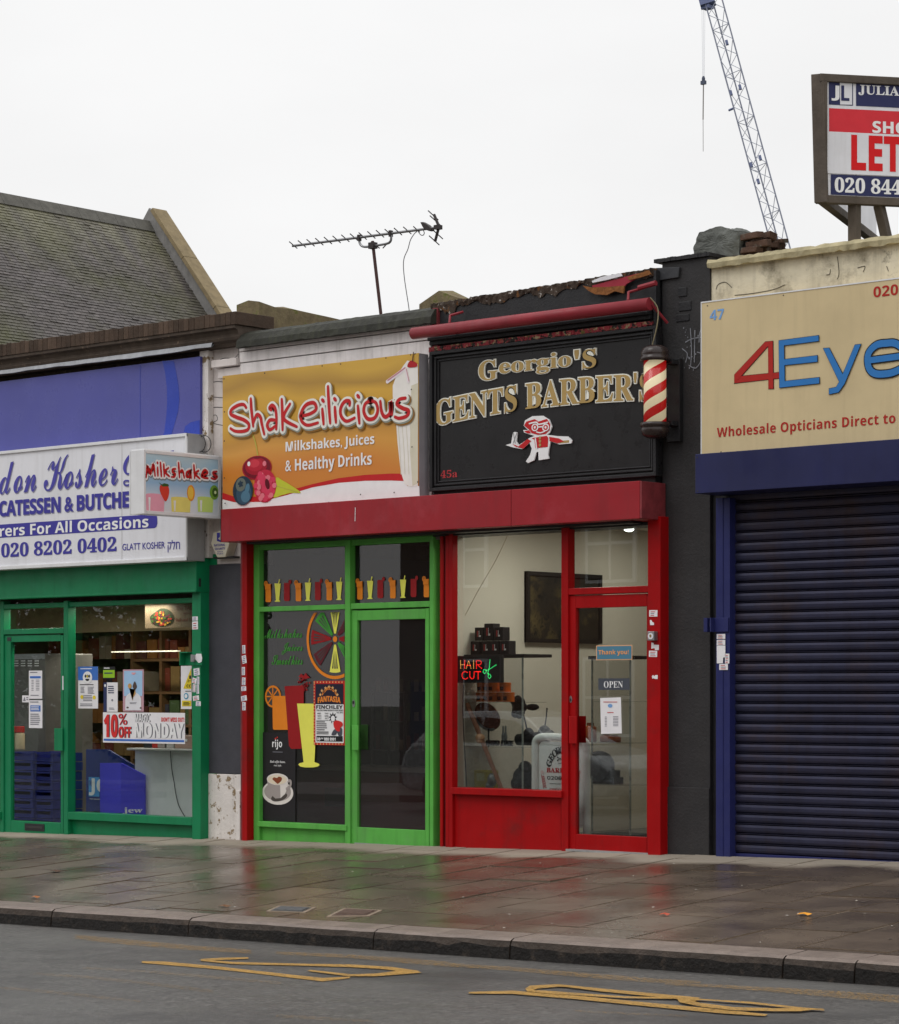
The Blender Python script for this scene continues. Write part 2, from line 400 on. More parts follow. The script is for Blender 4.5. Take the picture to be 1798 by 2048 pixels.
BLUP = M('faded blue panel', (74, 76, 142), .30, .06, 1.5, .02, 30, .10, (90, 90, 150))
BLUS = M('blue panel stripe', (40, 60, 152), .3, .05, 3)
NAVY = M('navy fascia paint', (32, 35, 72), .4, .14, 2, .06, 80, .3, (26, 28, 60))
NAVR = M('navy rail paint', (36, 40, 86), .4, .1, 5, .06, 80, .2, (28, 30, 64))
SHUT = M('navy steel shutter', (47, 48, 68), .38, .28, 2.2, .05, 60, .55, (46, 36, 36), metal=.25, patch=[((58, 46, 46), 1.4, .50, .72)])
BEIG = M('beige sign panel', (190, 172, 134), .45, .07, 1.6, .02, 40, .24, (160, 142, 108))
WHS = M('white sign face', (208, 208, 212), .35, .05, 2, 0, 40, .24, (160, 156, 150))
ALU = M('grey aluminium trim', (150, 150, 150), .45, .12, 6, .05, 60, .25, (100, 98, 96), metal=.3)
ALW = M('white aluminium trim', (205, 205, 206), .4, .06, 6, .03, 60, .2, (150, 148, 142))
MAR = M('maroon awning roller', (128, 40, 48), .4, .15, 5, .05, 60, .2, (80, 50, 50))
RAWP = M('peeling red and cream trim', (136, 50, 56), .8, .2, 9, .6, 40, patch=[((150, 136, 104), 16, .54, .58), ((40, 36, 34), 20, .52, .56), ((96, 84, 44), 12, .6, .64)])
FLAK = M('flaking dark timber', (70, 60, 52), .85, .3, 9, .7, 30, patch=[((176, 172, 166), 18, .60, .63), ((108, 74, 44), 11, .57, .62)])
ROT = M('rotten orange timber', (124, 80, 44), .9, .35, 26, 1.0, 40)
RDW = M('bare red timber', (142, 40, 54), .6, .1, 8)
BLUL = flat('royal blue lettering', (70, 66, 150)); BLUD = flat('dark blue lettering', (58, 54, 140))
LSH = flat('grey letter shade', (132, 130, 150)); WHT = flat('white print', (225, 225, 225)); BLKL = flat('black print', (28, 28, 30))
REDL = flat('red print', (176, 30, 34)); CRMS = flat('brick red print', (158, 32, 26)); SKYB = flat('sky blue print', (44, 108, 170)); SKYL = flat('light blue print', (108, 148, 196))
GOLD = M('gold lettering', (160, 134, 82), .4, .1, 6); GOLE = flat('pale letter edge', (222, 218, 206))
RASP = flat('rust red number', (160, 50, 54)); YEL = flat('yellow vinyl', (226, 214, 88)); ORG = flat('orange vinyl', (212, 122, 30)); DRD = flat('dark red vinyl', (138, 18, 22)); MARV = flat('maroon vinyl', (88, 26, 34)); GRV = flat('green vinyl', (58, 138, 46))
METL = M('dull steel', (150, 150, 150), .35, .1, 20, metal=.8); DSTL = M('dark steel', (50, 48, 48), .5, .2, 20)
GLS = glass('shop window glass', refl=.85); GLB = glass('barber window glass', (228, 232, 230), refl=1.1); GLD = glass('dark shop window glass', (216, 212, 210), .95, .045, (112, 112, 114)); GLC = glass('cabinet glass', (238, 246, 242), .5)
# ================================================================== GROUND
def slabmat():
    m = M('wet paving stone', (104, 91, 78), .3, .22, 2.2, .25, 55, 0, k=.90, spec=.5, island=.24, grain=.10, patch=[((84, 72, 62), 1.3, .50, .70)])
    t = m.node_tree; N = t.nodes; L = t.links; b = N['Principled BSDF']
    g = N.new('ShaderNodeNewGeometry'); s = N.new('ShaderNodeSeparateXYZ'); L.new(g.outputs['Position'], s.inputs[0])
    n = N.new('ShaderNodeTexNoise'); n.inputs['Scale'].default_value = 1.1; n.inputs['Detail'].default_value = 6; L.new(g.outputs['Position'], n.inputs['Vector'])
    # drier close under the shopfronts
    a = N.new('ShaderNodeMath'); a.operation = 'MULTIPLY_ADD'; a.inputs[1].default_value = .9; L.new(n.outputs[0], a.inputs[0]); L.new(s.outputs[1], a.inputs[2])
    r = N.new('ShaderNodeMapRange'); r.inputs[1].default_value = -.15; r.inputs[2].default_value = .12; r.inputs[3].default_value = 0; r.inputs[4].default_value = 1; L.new(a.outputs[0], r.inputs[0])
    w = N.new('ShaderNodeMapRange'); w.inputs[1].default_value = .35; w.inputs[2].default_value = .68; w.inputs[3].default_value = .13; w.inputs[4].default_value = .38; L.new(n.outputs[0], w.inputs[0])
    mr = N.new('ShaderNodeMix'); mr.data_type = 'FLOAT'; L.new(r.outputs[0], mr.inputs[0]); L.new(w.outputs[0], mr.inputs[2]); mr.inputs[3].default_value = .75
    L.new(mr.outputs[0], b.inputs['Roughness'])
    old = b.inputs['Base Color'].links[0].from_socket
    c = N.new('ShaderNodeMixRGB'); L.new(r.outputs[0], c.inputs[0]); L.new(old, c.inputs[1]); c.inputs[2].default_value = col((150, 140, 126)); L.new(c.outputs[0], b.inputs['Base Color'])
    return m
PAVE = slabmat()
JOINT = M('paving joint grit', (128, 114, 98), .7, .3, 12, .6, 80)
KERB = M('granite kerb', (112, 100, 92), .4, .2, 10, .6, 70, .0, grain=.25, island=.10)
KERBF = M('dark streaked kerb face', (60, 51, 44), .6, .4, 9, .9, 40, .55, (34, 30, 27), grain=.3)
ROAD = M('wet asphalt', (90, 87, 84), .42, .14, 1.2, 1.0, 160, 0, grain=.38, k=.76, spec=.4, patch=[((132, 129, 124), 24, .54, .62), ((46, 45, 44), 33, .56, .64), ((126, 123, 118), 60, .54, .60), ((74, 72, 70), .45, .50, .60), ((112, 110, 106), .8, .45, .75), ((70, 68, 66), 5, .58, .72)])
def sheet(name, x0, x1, y0, y1, nx, ny, fn, mat, **kw):
    b = MB(); V = []; F = []
    for j in range(ny+1):
        for i in range(nx+1):
            x = x0+(x1-x0)*i/nx; y = y0+(y1-y0)*j/ny; V.append((x, y, fn(x, y)))
    for j in range(ny):
        for i in range(nx): k = j*(nx+1)+i; F.append((k, k+1, k+nx+2, k+nx+1))
    b.add(V, F); return b.build(name, mat, **kw)
sheet('terrain', -400, 400, -400, 600, 40, 40, lambda x, y: zf(max(-40, min(40, x)))-1.2, M('distant ground', (70, 72, 62), .9), kind='structure')
ped = MB()
ped.add([(-40, KY+.24, zp(-40, KY+.24)-.004), (40, KY+.24, zp(40, KY+.24)-.004), (40, .5, zp(40, .5)-.004), (-40, .5, zp(-40, .5)-.004)], [(0, 1, 2, 3)], 1)
x = -22.0
while x < 16:                                   # flagstones in courses running from the shops to the kerb
    w = 0.60; y = -.02
    y -= random.uniform(0.25, .75); first = True; y1 = .02
    while y1 > KY+.26:
        yy = max(y, KY+.245); j = .0105
        tilt = random.gauss(0, .0022); tl2 = random.gauss(0, .0022); h = .001+abs(random.gauss(0, .0012))
        sk = .05
        q4 = [(x+j, yy+j), (x+w-j, yy+j), (x+w-j, y1-j), (x+j, y1-j)]
        cx, cy = x+w/2, (yy+y1)/2
        V = []
        for (a, b_) in q4: V.append((a-sk*b_, b_, zp(a-sk*b_, b_)+h+tilt*(a-cx)*2+tl2*(b_-cy)*2))
        V += [(v[0], v[1], v[2]-.03) for v in V]
        if yy < y1-.03: ped.add(V, [(0, 1, 2, 3), (0, 4, 5, 1), (1, 5, 6, 2), (2, 6, 7, 3), (3, 7, 4, 0)], 0)
        y1 = yy; y = yy-random.choice([.60, .75, .75, .90])
    x += w
ped.build('pavement', [PAVE, JOINT], kind='structure')
kb = MB()
cuts = [X(p, KY) if False else onG(p, py, lambda x, y: zp(x, KY)).x for p, py in ((123, 1818), (401, 1835), (765, 1859), (1031, 1877), (1573, 1912))]
cuts = [-40, -22, -14, -10.5]+[c for c in cuts if c > -10.4]+[cuts[-1]+1.35, cuts[-1]+2.3, 7, 9, 40]
cuts = sorted(cuts)
for a, b_ in zip(cuts, cuts[1:]):
    n = max(2, int((b_-a)/.12)) if b_-a < 6 else 4; prevf = None; V = []; F = []
    for i in range(n+1):
        xx = a+.006+(b_-a-.012)*i/n; jz = random.gauss(0, .0012); jy = random.gauss(0, .0025)
        zt = zp(xx, KY)+jz; zb = zr(xx, KY)-.05
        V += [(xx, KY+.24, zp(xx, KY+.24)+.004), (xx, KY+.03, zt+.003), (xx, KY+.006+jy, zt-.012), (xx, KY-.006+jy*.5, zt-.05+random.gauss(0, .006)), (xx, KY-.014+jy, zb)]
    for i in range(n):
        for k in range(4):
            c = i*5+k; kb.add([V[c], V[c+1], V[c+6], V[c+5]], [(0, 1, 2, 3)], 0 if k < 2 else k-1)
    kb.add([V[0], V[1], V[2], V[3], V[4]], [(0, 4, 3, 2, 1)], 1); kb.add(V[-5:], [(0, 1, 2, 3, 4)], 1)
kb.build('kerb', [KERB, KERBF, M('wet black kerb foot', (27, 24, 22), .6, .5, 14, .9, 40, 0, grain=.3, patch=[((58, 50, 43), 9, .54, .68)])], kind='structure')  # kerb face colour steps darker from its upper edge to its foot
sheet('road', -60, 60, -14.2, KY+.02, 60, 20, zr, ROAD, kind='structure')
sheet('far_pavement', -60, 60, -20.0, -14.2, 30, 4, lambda x, y: zr(x, -14.2)+.11, M('far paving', (104, 98, 90), .4, .2, 2), kind='structure')

# worn yellow paint on the road
def worn(name, lo, hi):
    m = M(name, (166, 128, 62), .6, .2, 8, .4, 120, 0, grain=.3, k=1.1); t = m.node_tree; N = t.nodes; L = t.links
    g = N.new('ShaderNodeNewGeometry'); n = N.new('ShaderNodeTexNoise'); n.inputs['Scale'].default_value = 55; n.inputs['Detail'].default_value = 9; n.inputs['Roughness'].default_value = .75
    L.new(g.outputs['Position'], n.inputs['Vector']); r = N.new('ShaderNodeMapRange'); r.inputs[1].default_value = lo; r.inputs[2].default_value = hi; L.new(n.outputs[0], r.inputs[0])
    L.new(r.outputs[0], N['Principled BSDF'].inputs['Alpha']); return m
YW = worn('yellow road paint', .36, .50); YW2 = worn('worn yellow road paint', .47, .66); YW3 = worn('ghost of yellow road paint', .50, .78)
def paint(name, polys, mat, lift=.004):
    b = MB()
    for i, (k, pts) in enumerate(polys):
        P = [onG(*q(k, x, y), zr) for x, y in pts]
        ar = sum(P[i].x*P[(i+1) % len(P)].y-P[(i+1) % len(P)].x*P[i].y for i in range(len(P)))
        if ar < 0: P.reverse()
        b.add([(p.x, p.y, zr(p.x, p.y)+lift+i*.0008) for p in P], [tuple(range(len(P)))])
    return b.build(name, mat, kind='structure')
def band(k, top, bot): return (k, [(x, y-1.0) for x, y in top]+[(x, y+1.0) for x, y in reversed(bot)])
paint('road_lettering', [
    band('pl', [(565, 566), (650, 567), (850, 585), (1020, 604), (1180, 622), (1285, 633), (1395, 628)], [(565, 571), (640, 577), (840, 594), (1010, 612), (1160, 630), (1285, 645), (1395, 632)]),
    band('pl', [(800, 558), (880, 553), (990, 551)], [(800, 562), (880, 560), (990, 555)]),
    band('pl', [(800, 560), (930, 570), (1200, 577), (1400, 580), (1560, 590), (1665, 605)], [(800, 564), (930, 577), (1200, 583), (1400, 589), (1540, 598), (1600, 607)]),
    band('pl', [(1665, 605), (1600, 604), (1500, 617), (1400, 620), (1235, 602)], [(1680, 612), (1590, 619), (1500, 626), (1390, 626), (1225, 605)]),
    band('pr', [(75, 693), (250, 688), (500, 707), (800, 737), (1100, 765), (1270, 783)], [(75, 698), (250, 699), (500, 720), (800, 750), (1080, 777), (1260, 788)]),
    band('pr', [(300, 680), (320, 668), (430, 663), (480, 668)], [(310, 690), (350, 678), (430, 671), (480, 672)]),
    band('pr', [(430, 663), (600, 680), (900, 708), (1000, 717)], [(430, 668), (600, 690), (900, 719), (960, 745)]),
    band('pr', [(300, 684), (400, 691), (700, 713), (900, 716)], [(310, 691), (400, 700), (700, 718), (900, 721)]),
    band('pr', [(900, 716), (1010, 724), (1200, 735), (1390, 756), (1495, 765)], [(920, 728), (1010, 727), (1200, 741), (1390, 762), (1495, 769)]),
    band('pr', [(905, 716), (1000, 740), (1130, 757), (1300, 762), (1495, 763)], [(915, 735), (1000, 753), (1130, 768), (1300, 772), (1400, 772)]),
    ], YW)
paint('kerbside_line', [
    band('pl', [(300, 460), (520, 480), (760, 503), (1000, 520)], [(300, 475), (500, 498), (760, 519), (1000, 534)]),
    band('pl', [(1100, 528), (1400, 540), (1600, 553), (1794, 570)], [(1100, 537), (1400, 552), (1600, 571), (1794, 587)]),
    band('pr', [(0, 576), (240, 591), (520, 614), (820, 638), (1000, 648)], [(0, 588), (240, 604), (520, 630), (800, 652), (1000, 656)]),
    band('pr', [(860, 655), (1100, 665), (1400, 680), (1794, 705)], [(860, 662), (1100, 675), (1400, 700), (1794, 735)]),
    ], YW2)
paint('worn_line', [
    band('pl', [(0, 668), (200, 683), (400, 705), (560, 722)], [(0, 674), (200, 692), (400, 714), (560, 729)]),
    band('pl', [(130, 612), (350, 625), (600, 650), (850, 683)], [(130, 617), (350, 634), (600, 661), (850, 692)]),
    band('pl', [(330, 590), (600, 605), (900, 628), (1120, 650)], [(330, 596), (600, 612), (900, 640), (1120, 658)]),
    band('pr', [(500, 765), (700, 775), (950, 785)], [(500, 769), (700, 781), (950, 791)]),
    band('pl', [(1100, 780), (1300, 793), (1500, 806)], [(1100, 790), (1300, 803), (1500, 812)]),
    ], YW3)
# covers and litter on the pavement
def gpt(k, x, y, lift=0.004):
    p = onG(*q(k, x, y), zp); return Vector((p.x, p.y, zp(p.x, p.y)+lift))
for k, pts, mat, lab in (('pl', [(1060, 366), (1110, 345), (1260, 351), (1215, 372)], M('worn iron cover', (84, 84, 84), .35, .3, 30, .8, 200, metal=.5), 'small grey metal utility cover set in the pavement, nearer the deli'),
                         ('pl', [(1300, 388), (1370, 354), (1525, 362), (1470, 386)], M('rusty iron cover', (92, 74, 64), .5, .4, 30, .9, 200, metal=.3), 'rusty broken utility cover set in the pavement near the kerb')):
    t = thing('utility_cover', lab, 'utility cover', gpt(k, *pts[0]), 'utility covers in the pavement')
    P = [gpt(k, *p) for p in pts]; c = sum(P, Vector())/4
    b = MB(); b.prism([p+Vector((0, 0, .002)) for p in P], (0, 0, -.02)); b.build('frame', JOINT, t)
    b = MB(); b.prism([c+(p-c)*.82+Vector((0, 0, .004)) for p in P], (0, 0, -.02))
    for s in range(7):
        a = P[0].lerp(P[1], .15+s*.115); d = P[3].lerp(P[2], .15+s*.115); a = c+(a-c)*.74; d = c+(d-c)*.74
        b.tube([a+Vector((0, 0, .005)), d+Vector((0, 0, .005))], .006, 4)
    b.build('lid', mat, t)
for k, x, y, s, cc, lab in (('pr', 1417, 384, .045, (206, 140, 40), 'fallen orange leaf lying on wet pavement before the shutter'), ('pl', 142, 314, .04, (140, 84, 40), 'small brown leaf on pavement near the kerb'),
                       ('pl', 895, 350, .05, (96, 66, 40), 'dark curled leaf on pavement beside the covers'), ('pl', 220, 209, .06, (70, 48, 34), 'dark twisted leaf on pavement before the deli window'), ('pr', 858, 385, .035, (160, 70, 50), 'small reddish leaf on pavement before the black pier')):
    p = gpt(k, x, y, .013); b = MB(); n = 9
    V = [p+Vector((s*math.cos(i*2*math.pi/n)*(1+.3*(i % 2)), s*.55*math.sin(i*2*math.pi/n), .006*math.sin(i*2.1))) for i in range(n)]+[p+Vector((0, 0, .012))]
    b.add(V, [(i, (i+1) % n, n) for i in range(n)]); b.build('fallen_leaf', flat('leaf %s' % (cc,), cc), label=lab, cat='leaf', group='fallen leaves on the pavement')
b = MB()
for i in range(90):                             # trodden gum
    p = onG(random.uniform(0, 1798), random.uniform(1712, 1900), zp)
    if p.y < KY+.35 or p.y > -.1: continue
    r = random.uniform(.008, .018); b.add([(p.x+r*math.cos(w*.9), p.y+r*math.sin(w*.9), zp(p.x, p.y)+.0055) for w in range(7)], [tuple(range(7))])
b.build('gum_spots', M('trodden gum', (86, 80, 74), .8), kind='stuff', label='dark trodden gum spots on the wet pavement', cat='gum')
b = MB()
for i in range(70):
    px, py = random.uniform(0, 1798), random.uniform(1712, 1900); p = onG(px, py, zp)
    if p.y < KY+.25 or p.y > -.05: continue
    r = random.uniform(.004, .013); zz = zp(p.x, p.y)+.004; an = random.uniform(0, 3); 
    b.add([(p.x+r*math.cos(an+w), p.y+r*.8*math.sin(an+w), zz+random.uniform(0, .004)) for w in (0, 1.4, 2.9, 4.4)], [(0, 1, 2, 3)])
b.build('litter_specks', M('paper specks', (190, 186, 178), .8), kind='stuff', label='tiny pale specks of litter scattered on the wet pavement', cat='litter')

# ================================================================== SHELLS
XA, XB, XC = X(452, .1), X(888, .1), X(1402, .1)
XL, XR = X(-420, 0), X(2350, 0)
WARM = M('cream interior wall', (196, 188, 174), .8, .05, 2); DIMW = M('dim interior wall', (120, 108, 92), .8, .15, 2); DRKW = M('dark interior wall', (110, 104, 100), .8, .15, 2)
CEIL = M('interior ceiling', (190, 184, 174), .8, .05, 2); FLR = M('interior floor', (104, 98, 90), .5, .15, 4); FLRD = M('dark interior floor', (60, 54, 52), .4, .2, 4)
def shell(par, x0, x1, depth, zc, wall, ceil, floor, zroof, rmat):
    z0 = zf((x0+x1)/2)+.03
    b = MB(); t = .05
    b.box(x0+.02, x0+.02+t, .12, depth, z0-.4, zroof); b.box(x1-.02-t, x1-.02, .12, depth, z0-.4, zroof); b.box(x0+.02+t, x1-.02-t, depth-t, depth, z0-.4, zroof)
    b.build('interior_wall', wall, par)
    MB().box(x0+.08, x1-.08, .12, depth-.06, z0-.3, z0).build('floor', floor, par)
    MB().box(x0+.08, x1-.08, .32, depth-.06, zc, zc+.06).build('ceiling', ceil, par)
    MB().box(x0+.03, x1-.03, .34, depth+.1, zroof, zroof+.12).build('roof', rmat, par)
    return z0
deli = thing('delicatessen', 'green fronted delicatessen with a faded blue panel over its white sign', 'shop', (X(200, 0), 0, zf(X(200, 0))), 'shops in the parade')
shk = thing('milkshake_bar', 'narrow milkshake bar with a bright green window frame and door', 'shop', (X(690, 0), 0, zf(X(690, 0))), 'shops in the parade')
bar = thing('barber_shop', 'barber shop with red window frame and door between the green front and the black pier', 'shop', (X(1110, 0), 0, zf(X(1110, 0))), 'shops in the parade')
opt = thing('optician_shop', 'optician shop with cream render and a closed navy roller shutter', 'shop', (X(1600, 0), 0, zf(X(1600, 0))), 'shops in the parade')
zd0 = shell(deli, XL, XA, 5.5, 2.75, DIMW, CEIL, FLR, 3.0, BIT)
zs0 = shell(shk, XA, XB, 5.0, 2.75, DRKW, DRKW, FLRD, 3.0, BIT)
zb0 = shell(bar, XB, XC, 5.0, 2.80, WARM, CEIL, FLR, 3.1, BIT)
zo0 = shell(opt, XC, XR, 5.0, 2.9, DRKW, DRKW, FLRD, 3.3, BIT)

# ================================================================== DELI FRONT
k = 'deli'; F0, G0 = -.02, .06
LFT = -300
b = MB()
b.bar(k, 0, 24, 320, 2010, F0, G0+.012)                                   # left post
b.bar(k, 440, 470, 318, 2010, F0-.01, G0+.012)                            # mullion
b.bar(k, 24, 440, 515, 552, F0, .10, ref=24)                          # transom bar over the door
b.bar(k, 470, 1330, 1780, 1832, F0-.02, .10)                          # sill
b.bar(k, 470, 1330, 1832, 2010, F0+.05, .10)                          # kick panel
b.bar(k, LFT*3, 0, 1780, 1832, F0-.02, .10, ref=0); b.bar(k, LFT*3, 0, 1832, 2010, F0+.05, .10, ref=0)
b.bar(k, LFT*3, 1330, 296, 330, F0+.004, .12, ref=1330)
b.build('window_frame', DGR, deli, .004)
b = MB(); xa, xb = X(1330, F0-.05, k), X(1390, F0-.05, k)
b.box(xa, xb, F0-.05, .12, zf(xa)-.05, Z(1390, 250, F0-.05, k)+.35); b.box(xb, xb+.10, F0+.06, .12, zf(xa)-.05, Z(1390, 250, F0-.05, k)+.35)
b.build('pilaster', DGR, deli, .004)
b = MB(); yf = -.13; xr_ = X(1360, yf, k); z1, z0 = Z(1360, 40, yf, k), Z(1360, 256, yf, k)
b.box(X(-1000, yf), xr_, yf, .04, z0, z1+.03); b.box(X(-1000, yf), xr_+.0, yf-.008, yf, z0-.0, z0+.02)
b.box(xr_-.02, xr_+.003, yf+.03, yf+.06, z0+.05, z0+.13, 1)
b.build('shutter_box', [DGR, BLK], deli, .005)
w = MB(); w.bar(k, 505, 1330, 325, 1790, G0, G0+.006); wn = w.build('window', GLS, deli, label='tall deli window hung with posters')
MB().bar(k, LFT*3, 0, 325, 1790, G0, G0+.006, ref=0).build('window', GLS, deli)
MB().bar(k, 40, 440, 335, 515, G0, G0+.006).build('transom_window', GLS, deli)
d = MB(); fd = F0+.015
d.bar(k, 30, 74, 558, 1935, fd, fd+.05); d.bar(k, 420, 438, 556, 1945, fd, fd+.05); d.bar(k, 74, 420, 558, 604, fd, fd+.05); d.bar(k, 74, 420, 1838, 1925, fd, fd+.05)
dd = d.build('door', DGR, deli, .004, label='green glazed deli door')
MB().bar(k, 74, 420, 604, 1838, fd+.025, fd+.031).build('door_glass', GLS, dd)
h = MB(); h.bar(k, 375, 432, 1200, 1355, fd-.045, fd-.038); h.bar(k, 418, 432, 1200, 1355, fd-.038, fd); h.build('handle', DGR, dd, .003)
h = MB(); h.bar(k, 170, 306, 1858, 1908, fd-.006, fd); h.bar(k, 182, 294, 1876, 1892, fd-.010, fd-.006, 1); h.build('letterbox', [BLK, DSTL], dd, .002)
MB().bar(k, 50, 76, 570, 596, fd-.004, fd).build('lock', DSTL, dd)
MB().bar(k, 431, 439, 838, 935, fd-.004, fd).build('alarm_contact', WHS, dd)
# lock housing on the right pilaster
h = MB(); yy = F0-.05
h.box(X(1275, yy, k), X(1330, yy, k), yy-.0, yy+.012, Z(1275, 672, yy, k), Z(1275, 765, yy, k)); h.box(X(1275, yy, k), X(1275, yy, k)+.012, yy-.06, yy, Z(1275, 672, yy, k), Z(1275, 765, yy, k))
h.box(X(1275, yy, k)+.012, X(1330, yy, k), yy-.06, yy, Z(1275, 680, yy, k), Z(1275, 672, yy, k)); h.bar(k, 1330, 1398, 672, 765, yy-.012, yy); h.bar(k, 1320, 1334, 690, 740, yy-.05, yy-.01, 1)
h.build('lock_housing', [DGR, METL], deli, .002)
# upper wall, blue panel, brick parapet and cornice
YU = .08; b = MB()
pr_ = PY(-.04, 'roof')
zct = Z(1690, 870, -.16, 'roof'); zcb = Z(1690, 962, -.16, 'roof')
xe = X(1690, -.16, 'roof'); xw = X(-1000, 0)
b.box(xw, X(1500, .03, 'roof'), YU, .32, Z(1360, 256, -.2, 'deli')-.05, zcb); b.build('wall', BRN, deli)
b = MB(); xx = xw
while xx < xe:                                                       # brick on edge coping
    ww = .068; b.box(xx, min(xx+ww, xe), -.16+random.gauss(0, .0015), .34, zcb, zct+random.gauss(0, .003)); xx += ww+.003
b.box(xw, xe-.01, -.145, .33, zcb+.005, zct-.012, 1)
b.build('coping', [BRK, MOSS], deli, .004)
b = MB()
prof = [(-.15, zcb-.002), (-.15, zcb-.028), (-.115, zcb-.042), (-.10, zcb-.075), (-.10, zcb-.095), (-.12, zcb-.105), (-.11, zcb-.13), (-.07, zcb-.15), (-.06, zcb-.175), (.07, zcb-.175), (.2, zcb-.002)]
b.prism([(xw, y, z) for y, z in prof], (xe-.02-xw, 0, 0)); b.build('cornice', BRN, deli)
b = MB(); zl = Z(1420, 1130, -.10, 'roof'); 
n = 60; V = []
for i in range(n+1):
    x_ = xw+(X(1530, -.10, 'roof')-xw)*i/n; j = random.gauss(0, .004)
    V += [(x_, -.075, zl+.05), (x_, -.115+j, zl+.02+j), (x_, -.13+j, zl-.018+j*1.5), (x_, -.118+j, zl-.02+j*1.5), (x_, -.07, zl+.03)]
for i in range(n):
    for c in range(4): a = i*5+c; b.add([V[a], V[a+1], V[a+6], V[a+5]], [(0, 1, 2, 3)])
b.build('flashing', LEAD, deli)
bp = thing('blue_panel', 'plain faded blue fascia panel with a darker curved stripe above the white deli sign', 'panel', (X(200, -.05), -.05, Z(200, 760, -.05)))
p5 = PY(-.05, 'roof'); s5 = PY(-.05, 'sg'); b = MB()
b.box(xw, X(1436, -.05, 'roof'), -.05, .0, Z(1345, 690, -.05, 'sg')-.1, Z(1430, 1195, -.05, 'roof')); b.build('board', BLUP, bp)
b = MB(); st = [(1165, 150), (1185, 230), (1198, 340), (1200, 450), (1195, 540), (1180, 660), (1165, 700)]; s2 = [(1248, 150), (1265, 230), (1282, 330), (1288, 420), (1280, 510), (1255, 600), (1225, 700)]
b.poly(s5, st+list(reversed(s2)), .002); b.poly(s5, [(1320, 660), (1330, 620), (1370, 590), (1434, 575), (1434, 690)], .002); b.build('stripe', BLUS, bp)
b = MB(); b.rect(s5, 1005, 1008, 180, 745, .002); b.build('seam', BLUS, bp)

# ================================================================== PIER BETWEEN DELI AND MILKSHAKE BAR
b = MB(); yp = .05; k = 'deli'
x0, x1 = X(1452, yp, k), X(1672, yp, k); za = zf(x0)-.05; zb = Z(1470, 1515, yp, k); zc = Z(1456, 70, yp, k); zt = Z(450, 676, yp)
b.box(x0, x1+.1, yp-.02, .4, za, zb, 0); b.build('peeling_plinth', PEEL, shk, .006)
MB().box(x0, x1+.1, yp-.012, .4, zb+.004, zc).build('grey_pier_panel', GREY, shk, .003)
b = MB(); xq0, xq1 = X(160, yp, 'pier'), X(420, yp, 'pier')
b.box(xq0, xq1+.1, yp, .4, zc+.004, zt+.08); b.build('plaster_pier', PLAS, shk)
b = MB()                                                             # cracks standing in the plaster
pp = PY(yp, 'pier')
for pts in ([(165, 470), (200, 455), (240, 448), (285, 452)], [(165, 578), (220, 585), (285, 590)], [(255, 262), (300, 245), (370, 248), (395, 240), (420, 210)], [(175, 678), (230, 672), (285, 675)], [(175, 755), (225, 740), (240, 780), (205, 810), (285, 830)], [(390, 240), (405, 290), (410, 380)], [(425, 150), (425, 380)], [(195, 150), (240, 145), (265, 130)]):
    b.stroke(pp, pts, .006, .002)
b.build('crack', BLK, shk)
b = MB(); b.bar('pier', 84, 158, 185, 1985, -.02, .05); b.build('timber_strip', PEEL, shk, .004)
MB().bar('deli', 1632, 1662, 1630, 1980, yp-.06, yp-.022).build('downpipe_stub', PEEL, shk, .004)
b = MB(); xcap0, xcap1 = X(1520, -.05, 'roof'), X(1700, -.05, 'roof')
b.box(xcap0, xcap1, -.06, .3, zcb-.36, zcb-.29); b.box(xcap0+.05, xcap1+.02, -.02, .3, zcb-.46, zcb-.37); b.build('pier_cap', PLAS, shk, .006)

# ================================================================== MILKSHAKE BAR FRONT
k = 'green'; F1, G1 = .03, .085; RP = -.05
b = MB()
b.bar(k, 115, 150, 60, 2010, F1, G1+.012)
b.bar(k, 680, 712, 60, 2040, F1-.01, G1+.012)
b.bar(k, 150, 680, 508, 538, F1, .12); b.bar(k, 712, 1205, 486, 522, F1, .12)
b.bar(k, 140, 690, 1835, 1868, F1-.02, .12); b.bar(k, 150, 680, 1868, 2010, F1+.035, .12)
b.bar(k, 1205, 1228, 60, 2040, F1, .16)
b.bar(k, 712, 1205, 1985, 2040, F1+.004, .12)
b.bar(k, 115, 1228, 55, 100, F1+.006, .12, ref=1228)
b.build('window_frame', GRN, shk, .004)
b = MB(); b.bar(k, 150, 680, 60, 508, G1, G1+.006); tw = b.build('transom_window', GLD, shk)
b = MB(); b.bar(k, 712, 1205, 60, 486, G1, G1+.006); tw2 = b.build('transom_window', GLD, shk)
b = MB(); b.bar(k, 150, 680, 538, 1840, G1, G1+.006); gw = b.build('window', GLD, shk, label='dark window with fruit and drink decals')
fd = F1+.012
d = MB(); d.bar(k, 722, 757, 530, 1985, fd, fd+.05); d.bar(k, 1178, 1202, 515, 2000, fd, fd+.05); d.bar(k, 757, 1178, 530, 592, fd, fd+.05); d.bar(k, 757, 1178, 1872, 1975, fd, fd+.05)
gd = d.build('door', GRN, shk, .004, label='bright green glazed door')
MB().bar(k, 757, 1178, 592, 1872, fd+.025, fd+.031).build('door_glass', GLD, gd)
h = MB(); h.bar(k, 724, 763, 1240, 1395, fd-.05, fd-.042); h.bar(k, 724, 736, 1240, 1395, fd-.042, fd); h.build('handle', GRN, gd, .003)
MB().bar(k, 764, 822, 1236, 1390, fd+.045, fd+.052).build('handle', GRN, gd, .003)
b = MB(); b.ell(PY(fd, k), 736, 1105, 9, 24, .004); b.ell(PY(fd, k), 736, 1100, 5, 11, .008, 1); b.build('lock', [METL, DSTL], gd)
MB().bar(k, 740, 1200, 1968, 1978, fd-.012, fd+.02).build('threshold', ALU, gd)
